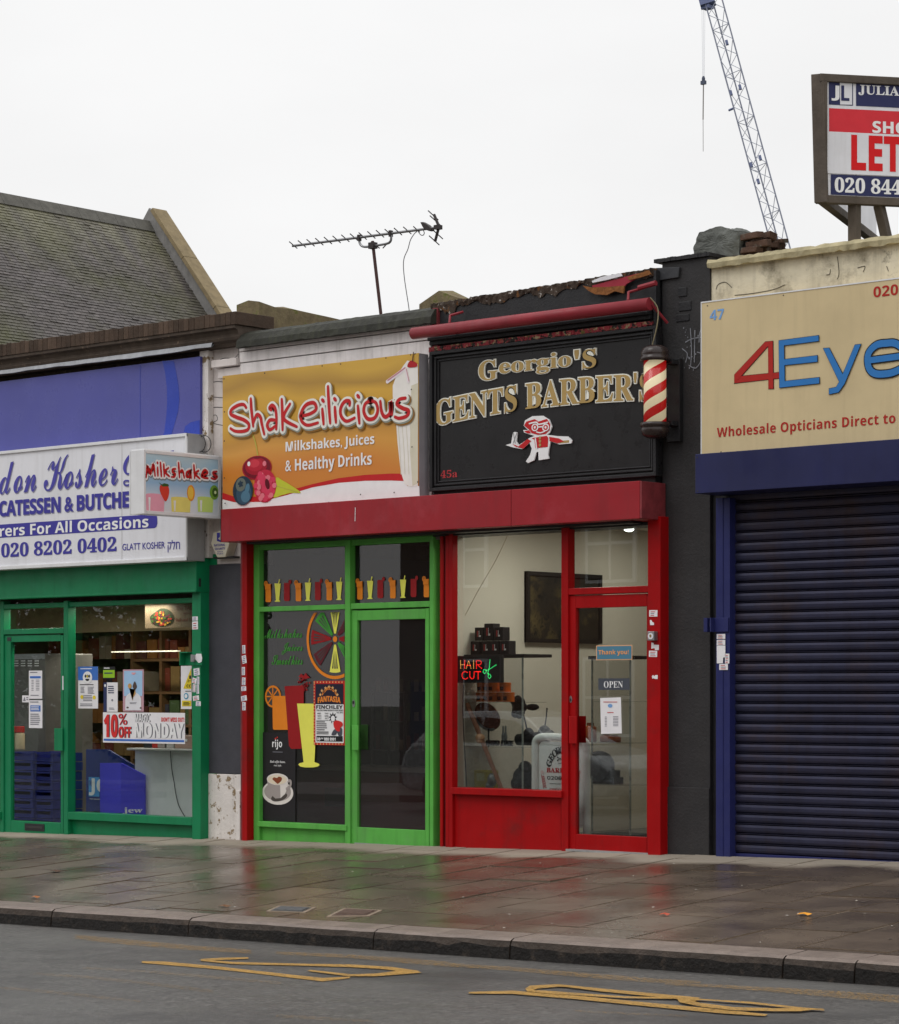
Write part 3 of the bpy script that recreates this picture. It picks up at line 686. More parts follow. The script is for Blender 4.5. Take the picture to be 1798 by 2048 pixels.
b = MB(); b.bar(k, 44, 74, 60, 1960, RP, .1); b.bar(k, 34, 45, 60, 1960, RP+.02, .1, 1); b.build('red_post', [RED, REDD], shk, .003, label='narrow red post beside the grey pier')
b = MB(); b.box(X(1265, .03, k)-.02, X(1265, .03, k)+.01, .10, .2, zf(0), 2.7); b.build('recess_strip', GRN, shk)
# decals on the glass
def drink(par, pl, x, kind):
    b = MB()
    if kind == 0:   # orange tumbler with a slice
        b.poly(pl, [(x-17, 365), (x+17, 365), (x+17, 472), (x+12, 478), (x-12, 478), (x-17, 472)], .004)
        b.ell(pl, x-14, 364, 12, 17, .0065, a0=0, a1=360); b.ell(pl, x-14, 364, 8, 12, .008, 1)
        for w in range(4): b.stroke(pl, [(x-14-10*math.cos(w*.785), 364-14*math.sin(w*.785)), (x-14+10*math.cos(w*.785), 364+14*math.sin(w*.785))], .006, .0095, cap=False)
        b.rect(pl, x-17, x+17, 366, 400, .011)
        m = [ORG, DECB]
    elif kind == 1:  # tall yellow glass with a straw
        b.poly(pl, [(x-18, 364), (x+20, 364), (x+10, 468), (x+17, 473), (x+14, 477), (x-15, 477), (x-17, 473), (x-9, 468)], .004); b.stroke(pl, [(x+8, 365), (x+14, 338)], .012, .006, cap=False); m = [YEL]
    else:
        b.poly(pl, [(x-18, 362), (x+18, 362), (x+18, 466), (x+12, 475), (x-12, 475), (x-18, 466)], .004); b.ell(pl, x+20, 356, 9, 14, .006); m = [DRD]
    return b.build('drink_decal', m, par)
DECB = flat('dark glass showing through', (64, 62, 62))
pg = PY(G1, k)
for i, x in enumerate((208, 265, 323, 395, 453, 515, 586, 646)):
    dy = i*1.8
    pl = Plane((0, G1, 0), (1, 0, 0), k); o_hit = pl.hit
    pl.hit = (lambda o_hit, dy: (lambda x, y: o_hit(x, y-dy)))(o_hit, dy)
    drink(tw, pl, x, i % 3)
for i, x in enumerate((776, 838, 902, 980, 1042, 1108, 1188)):
    dy = 16+i*2.4
    pl = Plane((0, G1, 0), (1, 0, 0), k); o_hit = pl.hit
    pl.hit = (lambda o_hit, dy: (lambda x, y: o_hit(min(x, 1204), y-dy)))(o_hit, dy)
    drink(tw2, pl, x, i % 3)
# big citrus wheel, cut off by the frame
b = MB(); cx, cy = 622, 707; pa = pg.hit(cx, cy); Rz = abs(pg.hit(cx, cy)[1]-pg.hit(cx, 955)[1])
xmax = pg.hit(680, cy)[0]; ymax = pg.hit(cx, 540)[1]
def clipb(ab):
    def cl(P, f, g):
        o = []
        for i in range(len(P)):
            a, c = P[i], P[(i+1) % len(P)]; ia, ic = f(a), f(c)
            if ia >= 0: o.append(a)
            if ia*ic < 0: t = ia/(ia-ic); o.append((a[0]+(c[0]-a[0])*t, a[1]+(c[1]-a[1])*t))
        return o
    P = cl(ab, lambda p: xmax-p[0], 0); return cl(P, lambda p: ymax-p[1], 0) if P else P
def ringpart(b, r0, r1, a0, a1, m, off, n=24):
    for i in range(n):
        t0, t1 = rad(a0+(a1-a0)*i/n), rad(a0+(a1-a0)*(i+1)/n)
        P = clipb([(pa[0]+r0*math.cos(t0), pa[1]+r0*math.sin(t0)), (pa[0]+r1*math.cos(t0), pa[1]+r1*math.sin(t0)), (pa[0]+r1*math.cos(t1), pa[1]+r1*math.sin(t1)), (pa[0]+r0*math.cos(t1), pa[1]+r0*math.sin(t1))])
        if len(P) > 2: b.fpoly(pg, P, off, m)
ringpart(b, Rz*.92, Rz, 0, 360, 0, .004, 72); b.fpoly(pg, [(pa[0]+Rz*.075*math.cos(w/3), pa[1]+Rz*.075*math.sin(w/3)) for w in range(19)], .004, 0)
for i, (ang, m) in enumerate(((90, 1), (133, 4), (176, 2), (219, 3), (270, 1), (318, 4), (0, 2), (43, 3))):
    ringpart(b, Rz*.14, Rz*.84, ang-13, ang+13, m, .004, 6)
    for s in (-6, 0, 6):
        t = rad(ang+s); P = clipb([(pa[0]+Rz*.28*math.cos(t), pa[1]+Rz*.28*math.sin(t)), (pa[0]+Rz*.74*math.cos(t+.03), pa[1]+Rz*.74*math.sin(t+.03)), (pa[0]+Rz*.74*math.cos(t-.03), pa[1]+Rz*.74*math.sin(t-.03))])
        if len(P) > 2: b.fpoly(pg, P, .006, 5)
b.build('citrus_wheel_decal', [ORG, YEL, DRD, MARV, GRV, DECB], gw)
b = MB(); k2 = PY(G1, 'gwin')
b.ell(k2, 178, 842, 78, 108, .004); b.ell(k2, 178, 842, 62, 88, .0055, 1)
for w in range(4): b.stroke(k2, [(178-66*math.cos(w*.785), 842-92*math.sin(w*.785)), (178+66*math.cos(w*.785), 842+92*math.sin(w*.785))], .012, .007, cap=False)
b.poly(k2, [(175, 836), (328, 836), (330, 1166), (190, 1166), (180, 1156)], .0085); b.build('orange_drink_decal', [ORG, DECB], gw)
b = MB(); b.poly(k2, [(295, 742), (470, 734), (482, 745), (482, 905), (460, 1350), (360, 1352), (338, 1320)], .010); b.build('red_drink_decal', DRD, gw)
b = MB(); b.poly(k2, [(418, 910), (612, 912), (588, 1480), (630, 1495), (638, 1508), (620, 1524), (575, 1532), (500, 1532), (450, 1524), (430, 1506), (440, 1492), (482, 1482)], .012); b.build('yellow_drink_decal', YEL, gw)
b = MB()
for i in range(26):
    a, r = random.uniform(0, 6.28), random.uniform(.2, 1); b.ell(k2, 482+58*r*math.cos(a), 700+90*r*math.sin(a), 8, 11, .009, n=8)
b.poly(k2, [(430, 650), (455, 618), (480, 640), (500, 612), (520, 640), (545, 660), (490, 670)], .0095); b.build('strawberry_decal', DRD, gw)
b = MB(); b.text(k2, 'Milkshakes', 'script', 95, 458, (180, 185), (95, 278), .004, shear=.1); b.text(k2, 'Juices', 'script', 262, 462, 318, 435, .004, shear=.1); b.text(k2, 'Smoothies', 'script', 165, 465, 440, 535, .004, shear=.1); b.build('green_script_decal', GRV, gw)

# red shutter box that spans both shops
b = MB(); YF = -.30
xl, xr_ = X(441, YF), X(1283, YF); zt = Z(20, 1736, YF, 'shake'); zb = Z(20, 1984, YF, 'shake'); xm = X(585, YF, 'geo')
b.box(xl, xm-.002, YF, .02, zb, zt); b.box(xm+.002, xr_-.02, YF, .02, zb, zt); fas = b.build('shutter_box', REDF, shk, .004, label='long red metal shutter box over both shopfronts')
MB().box(xr_-.02, xr_, YF+.003, .02, zb+.003, zt-.003).build('end_plate', REDD, fas, .003)
b = MB(); b.box(xl, xl+.01, YF, .0, zb, zt); b.box(xl+.2, xr_-.2, YF+.14, .0, zb-.02, zb); b.build('shutter_slot', BLK, fas)
b = MB(); b.stroke(PY(YF, 'shake'), [(1025, 1722), (1023, 1826)], .006, .002, cap=False); b.build('scratch', WHT, fas)
# white boards, coping and the wall behind the milkshake sign
YB = -.03; b = MB(); bx0, bx1 = X(145, YB, 'shake'), X(1588, YB, 'shake')
zs = [Z(145, y, YB, 'shake') for y in (512, 548, 632, 760)]
for i in range(3): b.box(bx0, bx1, YB+.006*i, .06, zs[i+1]+.009, zs[i])
b.box(bx0, bx1, YB+.02, .06, zt-.02, zs[3]); b.build('weatherboard', WHB, shk, .003)
MB().box(XA+.02, XB-.02, .062, .3, 2.6, zs[0]+.05).build('wall', DRKW, shk)
b = MB(); n = 40; V = []; yc = -.13
zlo = Z(125, 512, yc, 'shake'); zhi = Z(135, 400, .0, 'shake'); c0, c1 = X(120, yc, 'shake'), X(1592, yc, 'shake')
for i in range(n+1):
    x_ = c0+(c1-c0)*i/n; w = .003*math.sin(i*.9)+random.gauss(0, .003)
    V += [(x_, yc+.03, zlo-.008), (x_, yc+w*.3, zlo+random.gauss(0, .003)), (x_, yc+.01+w, zlo+(zhi-zlo)*.35), (x_, yc+.06+w, zlo+(zhi-zlo)*.75), (x_, yc+.15, zhi+w*.6), (x_, .45, zhi-.03)]
for i in range(n):
    for c in range(5): a = i*6+c; b.add([V[a], V[a+6], V[a+7], V[a+1]], [(0, 3, 2, 1)])
b.add(V[:6], [(5, 4, 3, 2, 1, 0)]); b.add(V[-6:], [(0, 1, 2, 3, 4, 5)]); b.build('coping', BIT, shk)
# party wall tops running back from the street
def copingwall(par, x0, x1, y0, y1, z0, dz, mat, gable=.0, name='party_wall'):
    b = MB(); n = 14; V = []
    for i in range(n+1):
        y = y0+(y1-y0)*i/n; z = z0+dz*i/n+random.gauss(0, .012); e = random.gauss(0, .012)
        V += [(x0+e, y, 2.6), (x0+e, y, z), ((x0+x1)/2, y, z+gable+random.gauss(0, .006)), (x1+e, y, z+random.gauss(0, .01)), (x1+e, y, 2.6)]
    for i in range(n):
        for c in range(4): a = i*5+c; b.add([V[a], V[a+1], V[a+6], V[a+5]], [(0, 3, 2, 1)])
    b.add(V[:5], [(0, 1, 2, 3, 4)]); b.add(V[-5:], [(4, 3, 2, 1, 0)])
    return b.build(name, mat, par)
ypw = .35; zpw = Z(200, 195, ypw, 'shake')
copingwall(shk, X(130, ypw, 'shake'), X(300, ypw, 'shake'), ypw, 3.6, zpw, -.05, MOSS, .03)
ypw = .4; xg0, xg1 = X(1515, ypw, 'shake'), X(1800, ypw, 'shake'); zg = Z(1520, 190, ypw, 'shake'); zap = Z(1675, 78, ypw, 'shake')
copingwall(shk, xg0, xg1, ypw, 3.0, zg, 0, MOSS, zap-zg)
# ================================================================== BARBER FRONT
k = 'barb'; F2, G2 = -.03, .04
b = MB()
b.bar(k, 28, 44, 120, 1950, F2+.03, G2); b.bar(k, 44, 60, 120, 1950, F2+.05, G2, 1); b.bar(k, 60, 80, 120, 1950, F2+.01, G2); b.bar(k, 80, 100, 120, 1950, F2, G2)
b.build('door_post', [RED, M('deep red rebate', (84, 8, 12), .5)], bar, .003)
b = MB()
b.bar(k, 727, 766, 40, 1985, F2-.01, G2+.012, ref=727)
b.bar(k, 766, 1226, 452, 490, F2-.005, .1, ref=750)
b.bar(k, 90, 727, 1598, 1636, F2-.035, .1, ref=90)
b.bar(k, 104, 727, 1636, 1990, F2+.03, .12, ref=104)
b.bar(k, 102, 1226, 90, 128, F2+.004, .12, ref=102)
b.build('window_frame', RED, bar, .004)
b = MB(); b.bar(k, 128, 727, 100, 1602, G2, G2+.006); bw = b.build('window', GLB, bar, label='large clear barber window')
b = MB(); b.bar(k, 766, 1226, 60, 455, G2, G2+.006); b.build('transom_window', GLB, bar)
fd = F2+.012; d = MB()
d.bar(k, 768, 810, 494, 1978, fd, fd+.05); d.bar(k, 1219, 1226, 494, 1985, fd, fd+.05); d.bar(k, 810, 1219, 494, 566, fd, fd+.05); d.bar(k, 810, 1219, 1866, 1968, fd, fd+.05)
bd = d.build('door', RED, bar, .004, label='red glazed barber door')
MB().bar(k, 810, 1219, 566, 1866, fd+.025, fd+.031).build('door_glass', GLB, bd)
h = MB(); h.bar(k, 770, 815, 1188, 1345, fd-.05, fd-.042); h.bar(k, 770, 782, 1188, 1345, fd-.042, fd); h.build('handle', RED, bd, .003)
MB().bar(k, 817, 868, 1186, 1340, fd+.045, fd+.052).build('handle', RED, bd, .003)
b = MB(); pk = PY(fd, k); b.ell(pk, 783, 1090, 8, 20, .004); b.ell(pk, 783, 1094, 4, 9, .008, 1); b.build('lock', [METL, DSTL], bd)
MB().bar(k, 752, 1226, 1952, 1964, fd-.03, fd+.04).build('threshold', ALU, bd)
b = MB(); yq = F2-.05; b.bar(k, 1225, 1298, 40, 2000, yq, .04); b.build('pilaster', RED, bar, .004)
b = MB(); b.bar(k, 1298, 1304, 1460, 1585, yq+.02, yq+.06); b.build('worn_corner', REDD, bar)
# black pier
b = MB(); yb_ = .03; x0, x1 = X(1324, yb_), X(1420, yb_); zpl = Z(1330, 1594, yb_-.012, k)
ztop = Z(1385, 305, yb_, 'par'); b.box(x0, x1, yb_, .45, zf(x0)-.05, ztop+.02); b.box(x0+.002, x1+.0, yb_-.014, yb_, zf(x0)-.05, zpl)
b.build('black_pier', BLKP, bar, .005)
b = MB(); V = []; pf = PY(yb_-.004, 'par')     # lifting bitumen flap and bare patch
b.slab(pf, [(1388, 318), (1530, 312), (1522, 375), (1460, 384), (1380, 398), (1380, 360)], .02, .0); b.build('bitumen_flap', M('grey bitumen sheet', (52, 53, 56), .5, .2, 8, .3, 40), bar, .004)
b = MB()
for pts in ([(1700, 676), (1650, 690), (1640, 760)], [(1588, 680), (1595, 800), (1590, 900)], [(1560, 760), (1600, 740), (1660, 730)], [(1580, 900), (1620, 915), (1655, 870)], [(1615, 690), (1612, 880)], [(1540, 800), (1570, 830), (1560, 880)], [(1630, 820), (1660, 830)]):
    b.stroke(pf, pts, .008, .003)
for i in range(26): b.ell(pf, random.gauss(1590, 26), random.gauss(800, 60), random.uniform(1, 4), random.uniform(2, 8), .0035, n=7)
b.build('scraped_patch', M('scraped pale plaster', (120, 122, 128), .8, .3, 20), bar)
b = MB()
for (x, y, w, h) in ((1540, 460, 30, 26), (1555, 545, 42, 26), (1540, 615, 46, 20)): b.obox(pf.at(x, y, .0), (w/700, 0, 0), (0, .005, 0), (0, 0, h/700))
b.build('broken_brick', BLK, bar, .006)
# black board wall above the sign, cornice mouldings and flaking parapet edge
YB2 = -.02; g = PY(YB2, 'geo')
b = MB(); zA = Z(130, 253, YB2, 'geo'); bx0 = X(132, YB2, 'geo'); bx1 = X(1420, YB2, 'geo'); RISE = Z(1420, 46, YB2, 'geo')-zA
b.prism([(bx0, YB2, 2.62), (bx1, YB2, 2.62), (bx1, YB2, zA-.03+RISE), (bx0, YB2, zA-.03)], (0, .3, 0)); b.build('wall', BLK, bar)
b = MB(); z2 = Z(150, 468, -.06, 'geo'); 
b.box(bx0, bx1-.02, -.07, YB2-.002, z2-.035, z2); b.box(bx0, bx1-.02, -.095, YB2-.002, z2+.0, z2+.03); b.box(bx0, bx1-.02, -.05, YB2-.002, z2+.03, z2+.075); b.build('cornice', BLK, bar, .006)
b = MB(); z3 = z2-.04; n = 90
for i in range(n):
    xa = bx0+(bx1-bx0)*i/n; xb = bx0+(bx1-bx0)*(i+1)/n+.002
    b.box(xa, xb, -.072+random.gauss(0, .003), YB2-.002, z3-.050+random.gauss(0, .003), z3-.012)
b.build('peeling_trim', RAWP, bar)
b = MB(); n = 110; V = []                     # ragged parapet lip
for i in range(n+1):
    xx = bx0+(bx1-bx0)*i/n; dr = .045+.018*math.sin(i*.23)+.012*math.sin(i*.71+1)+(random.uniform(.01, .035) if random.random() < .18 else 0); zr_ = zA+RISE*i/n; zt_ = zr_+random.gauss(0, .003)
    V += [(xx, -.03, zr_-dr-.02), (xx, -.045+random.gauss(0, .005), zr_-.03), (xx, -.05+random.gauss(0, .006), zt_-.005), (xx, .33, zt_+.02)]
for i in range(n):
    for c in range(3): a = i*4+c; b.add([V[a], V[a+4], V[a+5], V[a+1]], [(0, 3, 2, 1)])
b.add(V[:4], [(3, 2, 1, 0)]); b.add(V[-4:], [(0, 1, 2, 3)]); b.build('parapet', FLAK, bar)
gp = PY(-.05, 'geo')
b = MB(); b.slab(gp, [(1060, 150), (1140, 128), (1250, 100), (1330, 78), (1340, 96), (1260, 140), (1240, 165), (1150, 160), (1070, 165)], .012, .006); b.build('bare_timber', RDW, bar)
b = MB(); b.slab(gp, [(1010, 150), (1060, 160), (1150, 158), (1250, 150), (1245, 195), (1195, 182), (1150, 205), (1080, 200), (1040, 178)], .018, .008); b.slab(gp, [(1270, 102), (1390, 62), (1405, 85), (1330, 108), (1280, 118)], .016, .012); b.build('rotten_timber', ROT, bar)
b = MB(); b.slab(gp, [(1065, 125), (1120, 100), (1230, 80), (1240, 95), (1150, 118), (1070, 134)], .012, .018); b.build('torn_flashing', WHS, bar)
b = MB(); b.bar('geo', 1410, 1424, 60, 470, -.05, .0); b.build('corner_strip', BLK, bar)
b = MB(); b.bar('geo', 130, 160, 280, 520, -.05, .0); b.build('corner_strip', REDD, bar)
b = MB(); n = 20; V = []; xa, xb = X(1420, .02, 'geo'), X(1739, .02, 'geo'); zz0, zz1 = Z(1420, 65, .02, 'geo'), Z(1735, 22, .02, 'geo')
zc_ = ztop+.02
for i in range(n): 
    xx = xa+(xb-xa)*i/n; b.box(xx, xx+(xb-xa)/n, .0+random.gauss(0, .002), .46, zc_, zc_+.03+random.gauss(0, .0015))
b.build('pier_cap', BLK, bar)

# ================================================================== OPTICIAN FRONT
k = 'shut'; b = MB(); YR = -.04
b.bar(k, 83, 120, 95, 1985, YR, .06); b.bar(k, 122, 156, 95, 1988, YR+.006, .06); b.build('shutter_rail', NAVR, opt, .003)
b = MB(); YS = .05; xs0 = X(150, YS, k); pitch = 52.6/2.62/ (FPX/ (CAM-PY(YS, k).at(200, 1100)).dot(-FWD))
zb_ = Z(165, 1988, YS, k); z = zb_; xs1 = XR
V = []; F = []; nn = 46; zbar = zb_+.055
prof = []; rs = random.Random(3)
for i in range(nn):
    zz = zbar+pitch*i; ys_ = YS; YS = YS+rs.gauss(0, .0016); tl_ = rs.gauss(0, .0012)
    prof += [(YS+.012, zz), (YS-.004, zz+pitch*.10), (YS-.012, zz+pitch*.30), (YS-.014+tl_, zz+pitch*.58), (YS-.009+tl_, zz+pitch*.80), (YS+.010, zz+pitch*.88), (YS-.010, zz+pitch*.90), (YS-.013, zz+pitch*.95), (YS+.014, zz+pitch*.985)]; YS = ys_
for (y, z_) in prof: V += [(xs0, y, z_), (xs1, y, z_)]
for i in range(len(prof)-1): F.append((2*i, 2*i+1, 2*i+3, 2*i+2))
b.add(V, F); b.build('roller_shutter', SHUT, opt)
b = MB(); b.box(xs0, xs1, YS-.012, YS+.02, zb_, zb_+.052); b.box(xs0, xs1, YS-.018, YS-.0121, zb_+.002, zb_+.010); b.build('bottom_rail', NAVR, opt, .002)
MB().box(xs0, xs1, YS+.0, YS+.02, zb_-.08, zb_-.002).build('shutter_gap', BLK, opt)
k = 'eyes'; YN = -.30; b = MB(); zt = Z(65, 1560, YN, k); zb2 = Z(65, 1812, YN, k); xn = X(65, YN, k)
b.box(xn, XR, YN, .03, zb2, zt); b.build('shutter_box', NAVY, opt, .004)
b = MB(); 
for (x, y) in ((80, 1580), (82, 1795)): b.ell(PY(YN, k), x, y, 5, 5, .003, n=8)
b.build('rivet', DSTL, opt)
yw = .05; b = MB(); xw0 = X(163, yw, k); zpar = Z(150, 318, yw-.06, k); zc = Z(165, 362, yw-.06, k)
b.box(xw0, XR, yw, .4, zb2+.02, zc); b.build('wall', CRM, opt)
MB().box(X(1421, .07), X(1470, .06), .07, .3, -.6, zb2+.3).build('gap_shade_filler', BLK, opt)  # black filler block stands in for the shadow in the gap beside the rail
b = MB(); n = 90; V = []; x0 = X(140, yw-.06, k)
for i in range(n+1):
    xx = x0+(XR-x0)*i/n; zt_ = zpar+random.gauss(0, .004)
    V += [(xx, yw+.0, zc-.004), (xx, yw-.055+random.gauss(0, .002), zc-.01+random.gauss(0, .004)), (xx, yw-.065+random.gauss(0, .002), (zc+zpar)/2), (xx, yw-.05, zt_), (xx, .5, zt_+.03)]
for i in range(n):
    for c in range(4): a = i*5+c; b.add([V[a], V[a+5], V[a+6], V[a+1]], [(0, 3, 2, 1)])
b.add(V[:5], [(4, 3, 2, 1, 0)]); b.build('coping', CRC, opt)
b = MB(); pc = PY(yw, k)
for pts in ([(200, 505), (215, 475), (260, 462), (300, 495)], [(320, 545), (420, 535), (560, 510), (640, 478)], [(930, 380), (925, 410), (905, 415)], [(975, 300), (985, 400), (975, 440)], [(1105, 370), (1150, 360), (1140, 395)], [(1290, 360), (1300, 390)]): b.stroke(pc, pts, .006, .003)
b.build('crack', M('crack line', (70, 64, 54), .9), opt)
b = MB(); b.box(X(118, -.08, k)-.02, X(118, -.08, k)+.15, -.02, .03, Z(118, 1800, 0, k)-3, Z(118, 1812, -.1, k)); 
# broken block and brick party wall
yk = .28; pk = PY(yk, k); blk = [(62, 330), (58, 240), (85, 130), (230, 95), (345, 125), (338, 200), (345, 320)]
b = MB(); b.slab(pk, blk, -.5); 
for v in b.v: v += Vector((random.gauss(0, .006), random.gauss(0, .01), random.gauss(0, .006)))
o = b.build('chimney_stub', CONC, opt)
m_ = o.modifiers.new('facets', 'SUBSURF'); m_.subdivision_type = 'SIMPLE'; m_.levels = m_.render_levels = 4
tx = bpy.data.textures.new('rough lump', 'CLOUDS'); tx.noise_scale = .16; tx.noise_depth = 3; m_ = o.modifiers.new('rough', 'DISPLACE'); m_.texture = tx; m_.strength = .075; m_.mid_level = .55
b = MB(); x0 = X(335, .3, k); x1 = x0+.45; zb3 = Z(345, 330, .3, k)
for r in range(4):
    y = .30
    L_ = 1.0-r*.22
    while y < .3+L_:
        an_ = random.gauss(0, .12); b.obox((x0+.105+random.gauss(0, .02), y+.05+random.gauss(0, .012), zb3+r*.058+.026+random.gauss(0, .007)), (.10+random.gauss(0, .02), .10*an_, random.gauss(0, .006)), (-.048*an_, .046, random.gauss(0, .005)), (random.gauss(0, .003), 0, .025+random.gauss(0, .004)))
        y += .108
b.box(x0+.02, x0+.18, .32, .9, zb3-.2, zb3+.08); b.build('broken_party_wall', RBRK, opt, .006)
# lock box on the navy rail
h = MB(); k = 'lock'; yy = YR; pz = PY(yy, k)
xl, xm, xr_ = X(1180, yy-.05, k), X(1370, yy, k), X(1600, yy, k); za, zb_ = Z(1370, 475, yy, k), Z(1370, 715, yy, k)
h.box(xm, xr_, yy-.012, yy, zb_, za); h.box(xl, xl+.035, yy-.06, yy-.0, zb_, za); h.box(xl, xm, yy-.012, yy, zb_, za); h.box(xm-.012, xm, yy-.06, yy-.012, zb_, za); h.box(xm-.02, xm-.012, yy-.05, yy-.02, zb_+.04, za-.02, 1)
h.build('lock_housing', [NAVR, METL], opt, .002)

# ================================================================== SIGNS
# deli sign box
k = 'sg'; YD = -.27; pd = PY(YD, k)
ds = thing('deli_sign', 'white box sign with blue deli lettering and phone number 020 8202 0402', 'shop sign', (X(200, YD), YD, Z(187, 1129, YD)))
b = MB(); xr_ = X(1345, YD, k); zt, zb_ = Z(1345, 668, YD, k), Z(1345, 1582, YD, k); b.box(xw, xr_, YD+.006, -.06, zb_, zt); b.build('face_panel', [WHS], ds)
b = MB(); b.box(xr_, xr_+.006, YD, -.055, zb_, zt, 1); b.box(xw, xr_, YD-.012, YD+.02, zt-.03, zt); b.box(xw, xr_, YD-.012, YD+.02, zb_, zb_+.035); b.box(xr_-.02, xr_, YD-.014, YD+.02, zb_, zt); b.build('frame', [ALW, ALU], ds, .003)
pd = PY(YD+.006, k)
b = MB()
for dx, dy, off, m in ((.010, -.012, .002, 1), (0, 0, .004, 0), (.003, .002, .0045, 0)):
    b.text(pd, 'don Kosher', 'script', -5, 848, (520, 820), (20, 1110), off, m, .0, prefix='Lon', shift=(dx, dy), shear=-.02)
    b.text(pd, 'Deli', 'script', 885, 1325, (1000, 800), (885, 1050), off, m, .0, shift=(dx, dy))
b.build('script_lettering', [BLUL, LSH], ds)
b = MB()
for dx, dy, off, m in ((.010, -.010, .002, 1), (0, 0, .004, 0)):
    b.text(pd, 'CATESSEN & BUTCHE', 'sansb', -5, 928, (200, 1140), (200, 1254), off, m, .02, prefix='DELI', shift=(dx, dy), suffix='R', space=.92)
b.build('bold_lettering', [BLUD, LSH], ds)
b = MB(); pts = [(-900, 1400), (-900, 1322)]; 
a0 = pd.hit(0, 1325)[1]; b0 = pd.hit(0, 1420)[1]; ax = pd.hit(1130, 1310)[0]; rr = (a0-b0)/2
b.fpoly(pd, [(xw, b0), (ax-rr*.6, b0), (ax-rr*.2, b0+rr*.15), (ax, b0+rr*.6), (ax, a0-rr*.6), (ax-rr*.2, a0-rr*.15), (ax-rr*.6, a0), (xw, a0)], .002); b.build('blue_band', BLUD, ds)
b = MB(); b.text(pd, 'rers For All Occasions', 'sansb', 0, 1068, (220, 1316), (220, 1398), .005, 0, .004, prefix='Cate'); b.build('band_lettering', WHT, ds)
b = MB(); b.text(pd, '020 8202 0402', 'serif', 10, 838, (10, 1460), (10, 1562), .004, 0, .012); b.build('phone_number', BLUD, ds)
b = MB(); b.text(pd, 'GLATT KOSHER', 'sans', 880, 1185, (880, 1463), (880, 1511), .004, 0, .006); b.text(pd, 'קלח', 'sans', 1205, 1292, (1292, 1432), (1205, 1525), .004, 0, .006); b.build('small_lettering', BLUD, ds)
b = MB(); b.rect(pd, 874, 877, 745, 1575, .0015); b.build('seam', flat('panel seam', (170, 168, 168)), ds)

# projecting milkshake sign: sticks out from the pier, its picture faces up the street
Xs = X(442, -.04); pxs = PX(Xs, k); e0 = pxs.at(1030, 900); Yo = e0.y; t0 = X(930, Yo, k); z1, z0 = pxs.hit(1032, 787)[1], pxs.hit(1032, 1246)[1]
ms = thing('projecting_sign', 'small projecting lightbox sign reading Milkshakes with glasses and fruit', 'projecting sign', (Xs, Yo/2, z0))
b = MB(); b.box(t0, Xs-.004, Yo+.01, -.05, z0+.004, z1-.004); b.build('box', ALW, ms)
b = MB(); fw = .03
b.box(t0-.002, Xs+.006, Yo, Yo+fw*.8, z0, z1); b.box(t0+.03, Xs+.006, -.05-fw, -.045, z0, z1); b.box(Xs-.02, Xs+.006, Yo+fw, -.05-fw, z1-fw, z1); b.box(Xs-.02, Xs+.006, Yo+fw, -.05-fw, z0, z0+fw)
b.box(t0-.002, t0+.012, Yo-.004, Yo, z0, z1); b.box(t0-.004, Xs-.02, Yo+.02, -.05, z1, z1+.012)
b.build('frame', ALW, ms, .003)
# sky-blue printed face
def gradmat(name, stops, z0, z1, noise=.0, ns=2.0):
    m = bpy.data.materials.new(name); m.use_nodes = True; N = m.node_tree.nodes; L = m.node_tree.links
    g = N.new('ShaderNodeNewGeometry'); s = N.new('ShaderNodeSeparateXYZ'); L.new(g.outputs['Position'], s.inputs[0])
    r = N.new('ShaderNodeMapRange'); r.inputs[1].default_value = z0; r.inputs[2].default_value = z1; src = s.outputs[2]
    if noise:
        n = N.new('ShaderNodeTexNoise'); n.inputs['Scale'].default_value = ns; n.inputs['Detail'].default_value = 1
        mp = N.new('ShaderNodeMapping'); mp.inputs['Scale'].default_value = (.7, .5, 2.0); mp.inputs['Rotation'].default_value = (0, .35, 0); L.new(g.outputs['Position'], mp.inputs[0]); L.new(mp.outputs[0], n.inputs['Vector'])
        a = N.new('ShaderNodeMath'); a.operation = 'MULTIPLY_ADD'; a.inputs[1].default_value = noise; L.new(n.outputs[0], a.inputs[0]); L.new(src, a.inputs[2]); src = a.outputs[0]
        r.inputs[1].default_value += noise*.5; r.inputs[2].default_value += noise*.5
    L.new(src, r.inputs[0]); c = N.new('ShaderNodeValToRGB'); L.new(r.outputs[0], c.inputs[0])
    e = c.color_ramp.elements; e[0].position, e[0].color = stops[0][0], col(stops[0][1]); e[1].position, e[1].color = stops[-1][0], col(stops[-1][1])
    for p, cc in stops[1:-1]: x = e.new(p); x.color = col(cc)
    L.new(c.outputs[0], N['Principled BSDF'].inputs['Base Color']); N['Principled BSDF'].inputs['Roughness'].default_value = .35
    return m
pf = PX(Xs, k); b = MB(); b.add([(Xs+.001, Yo+fw*.8, z0+fw), (Xs+.001, -.05-fw, z0+fw), (Xs+.001, -.05-fw, z1-fw), (Xs+.001, Yo+fw*.8, z1-fw)], [(0, 1, 2, 3)])
b.build('picture_face', gradmat('blue print with pale foot', [(0, (226, 226, 228)), (.25, (214, 226, 236)), (.5, (150, 190, 222)), (.8, (170, 206, 226)), (1, (186, 210, 220))], z0, z1), ms)
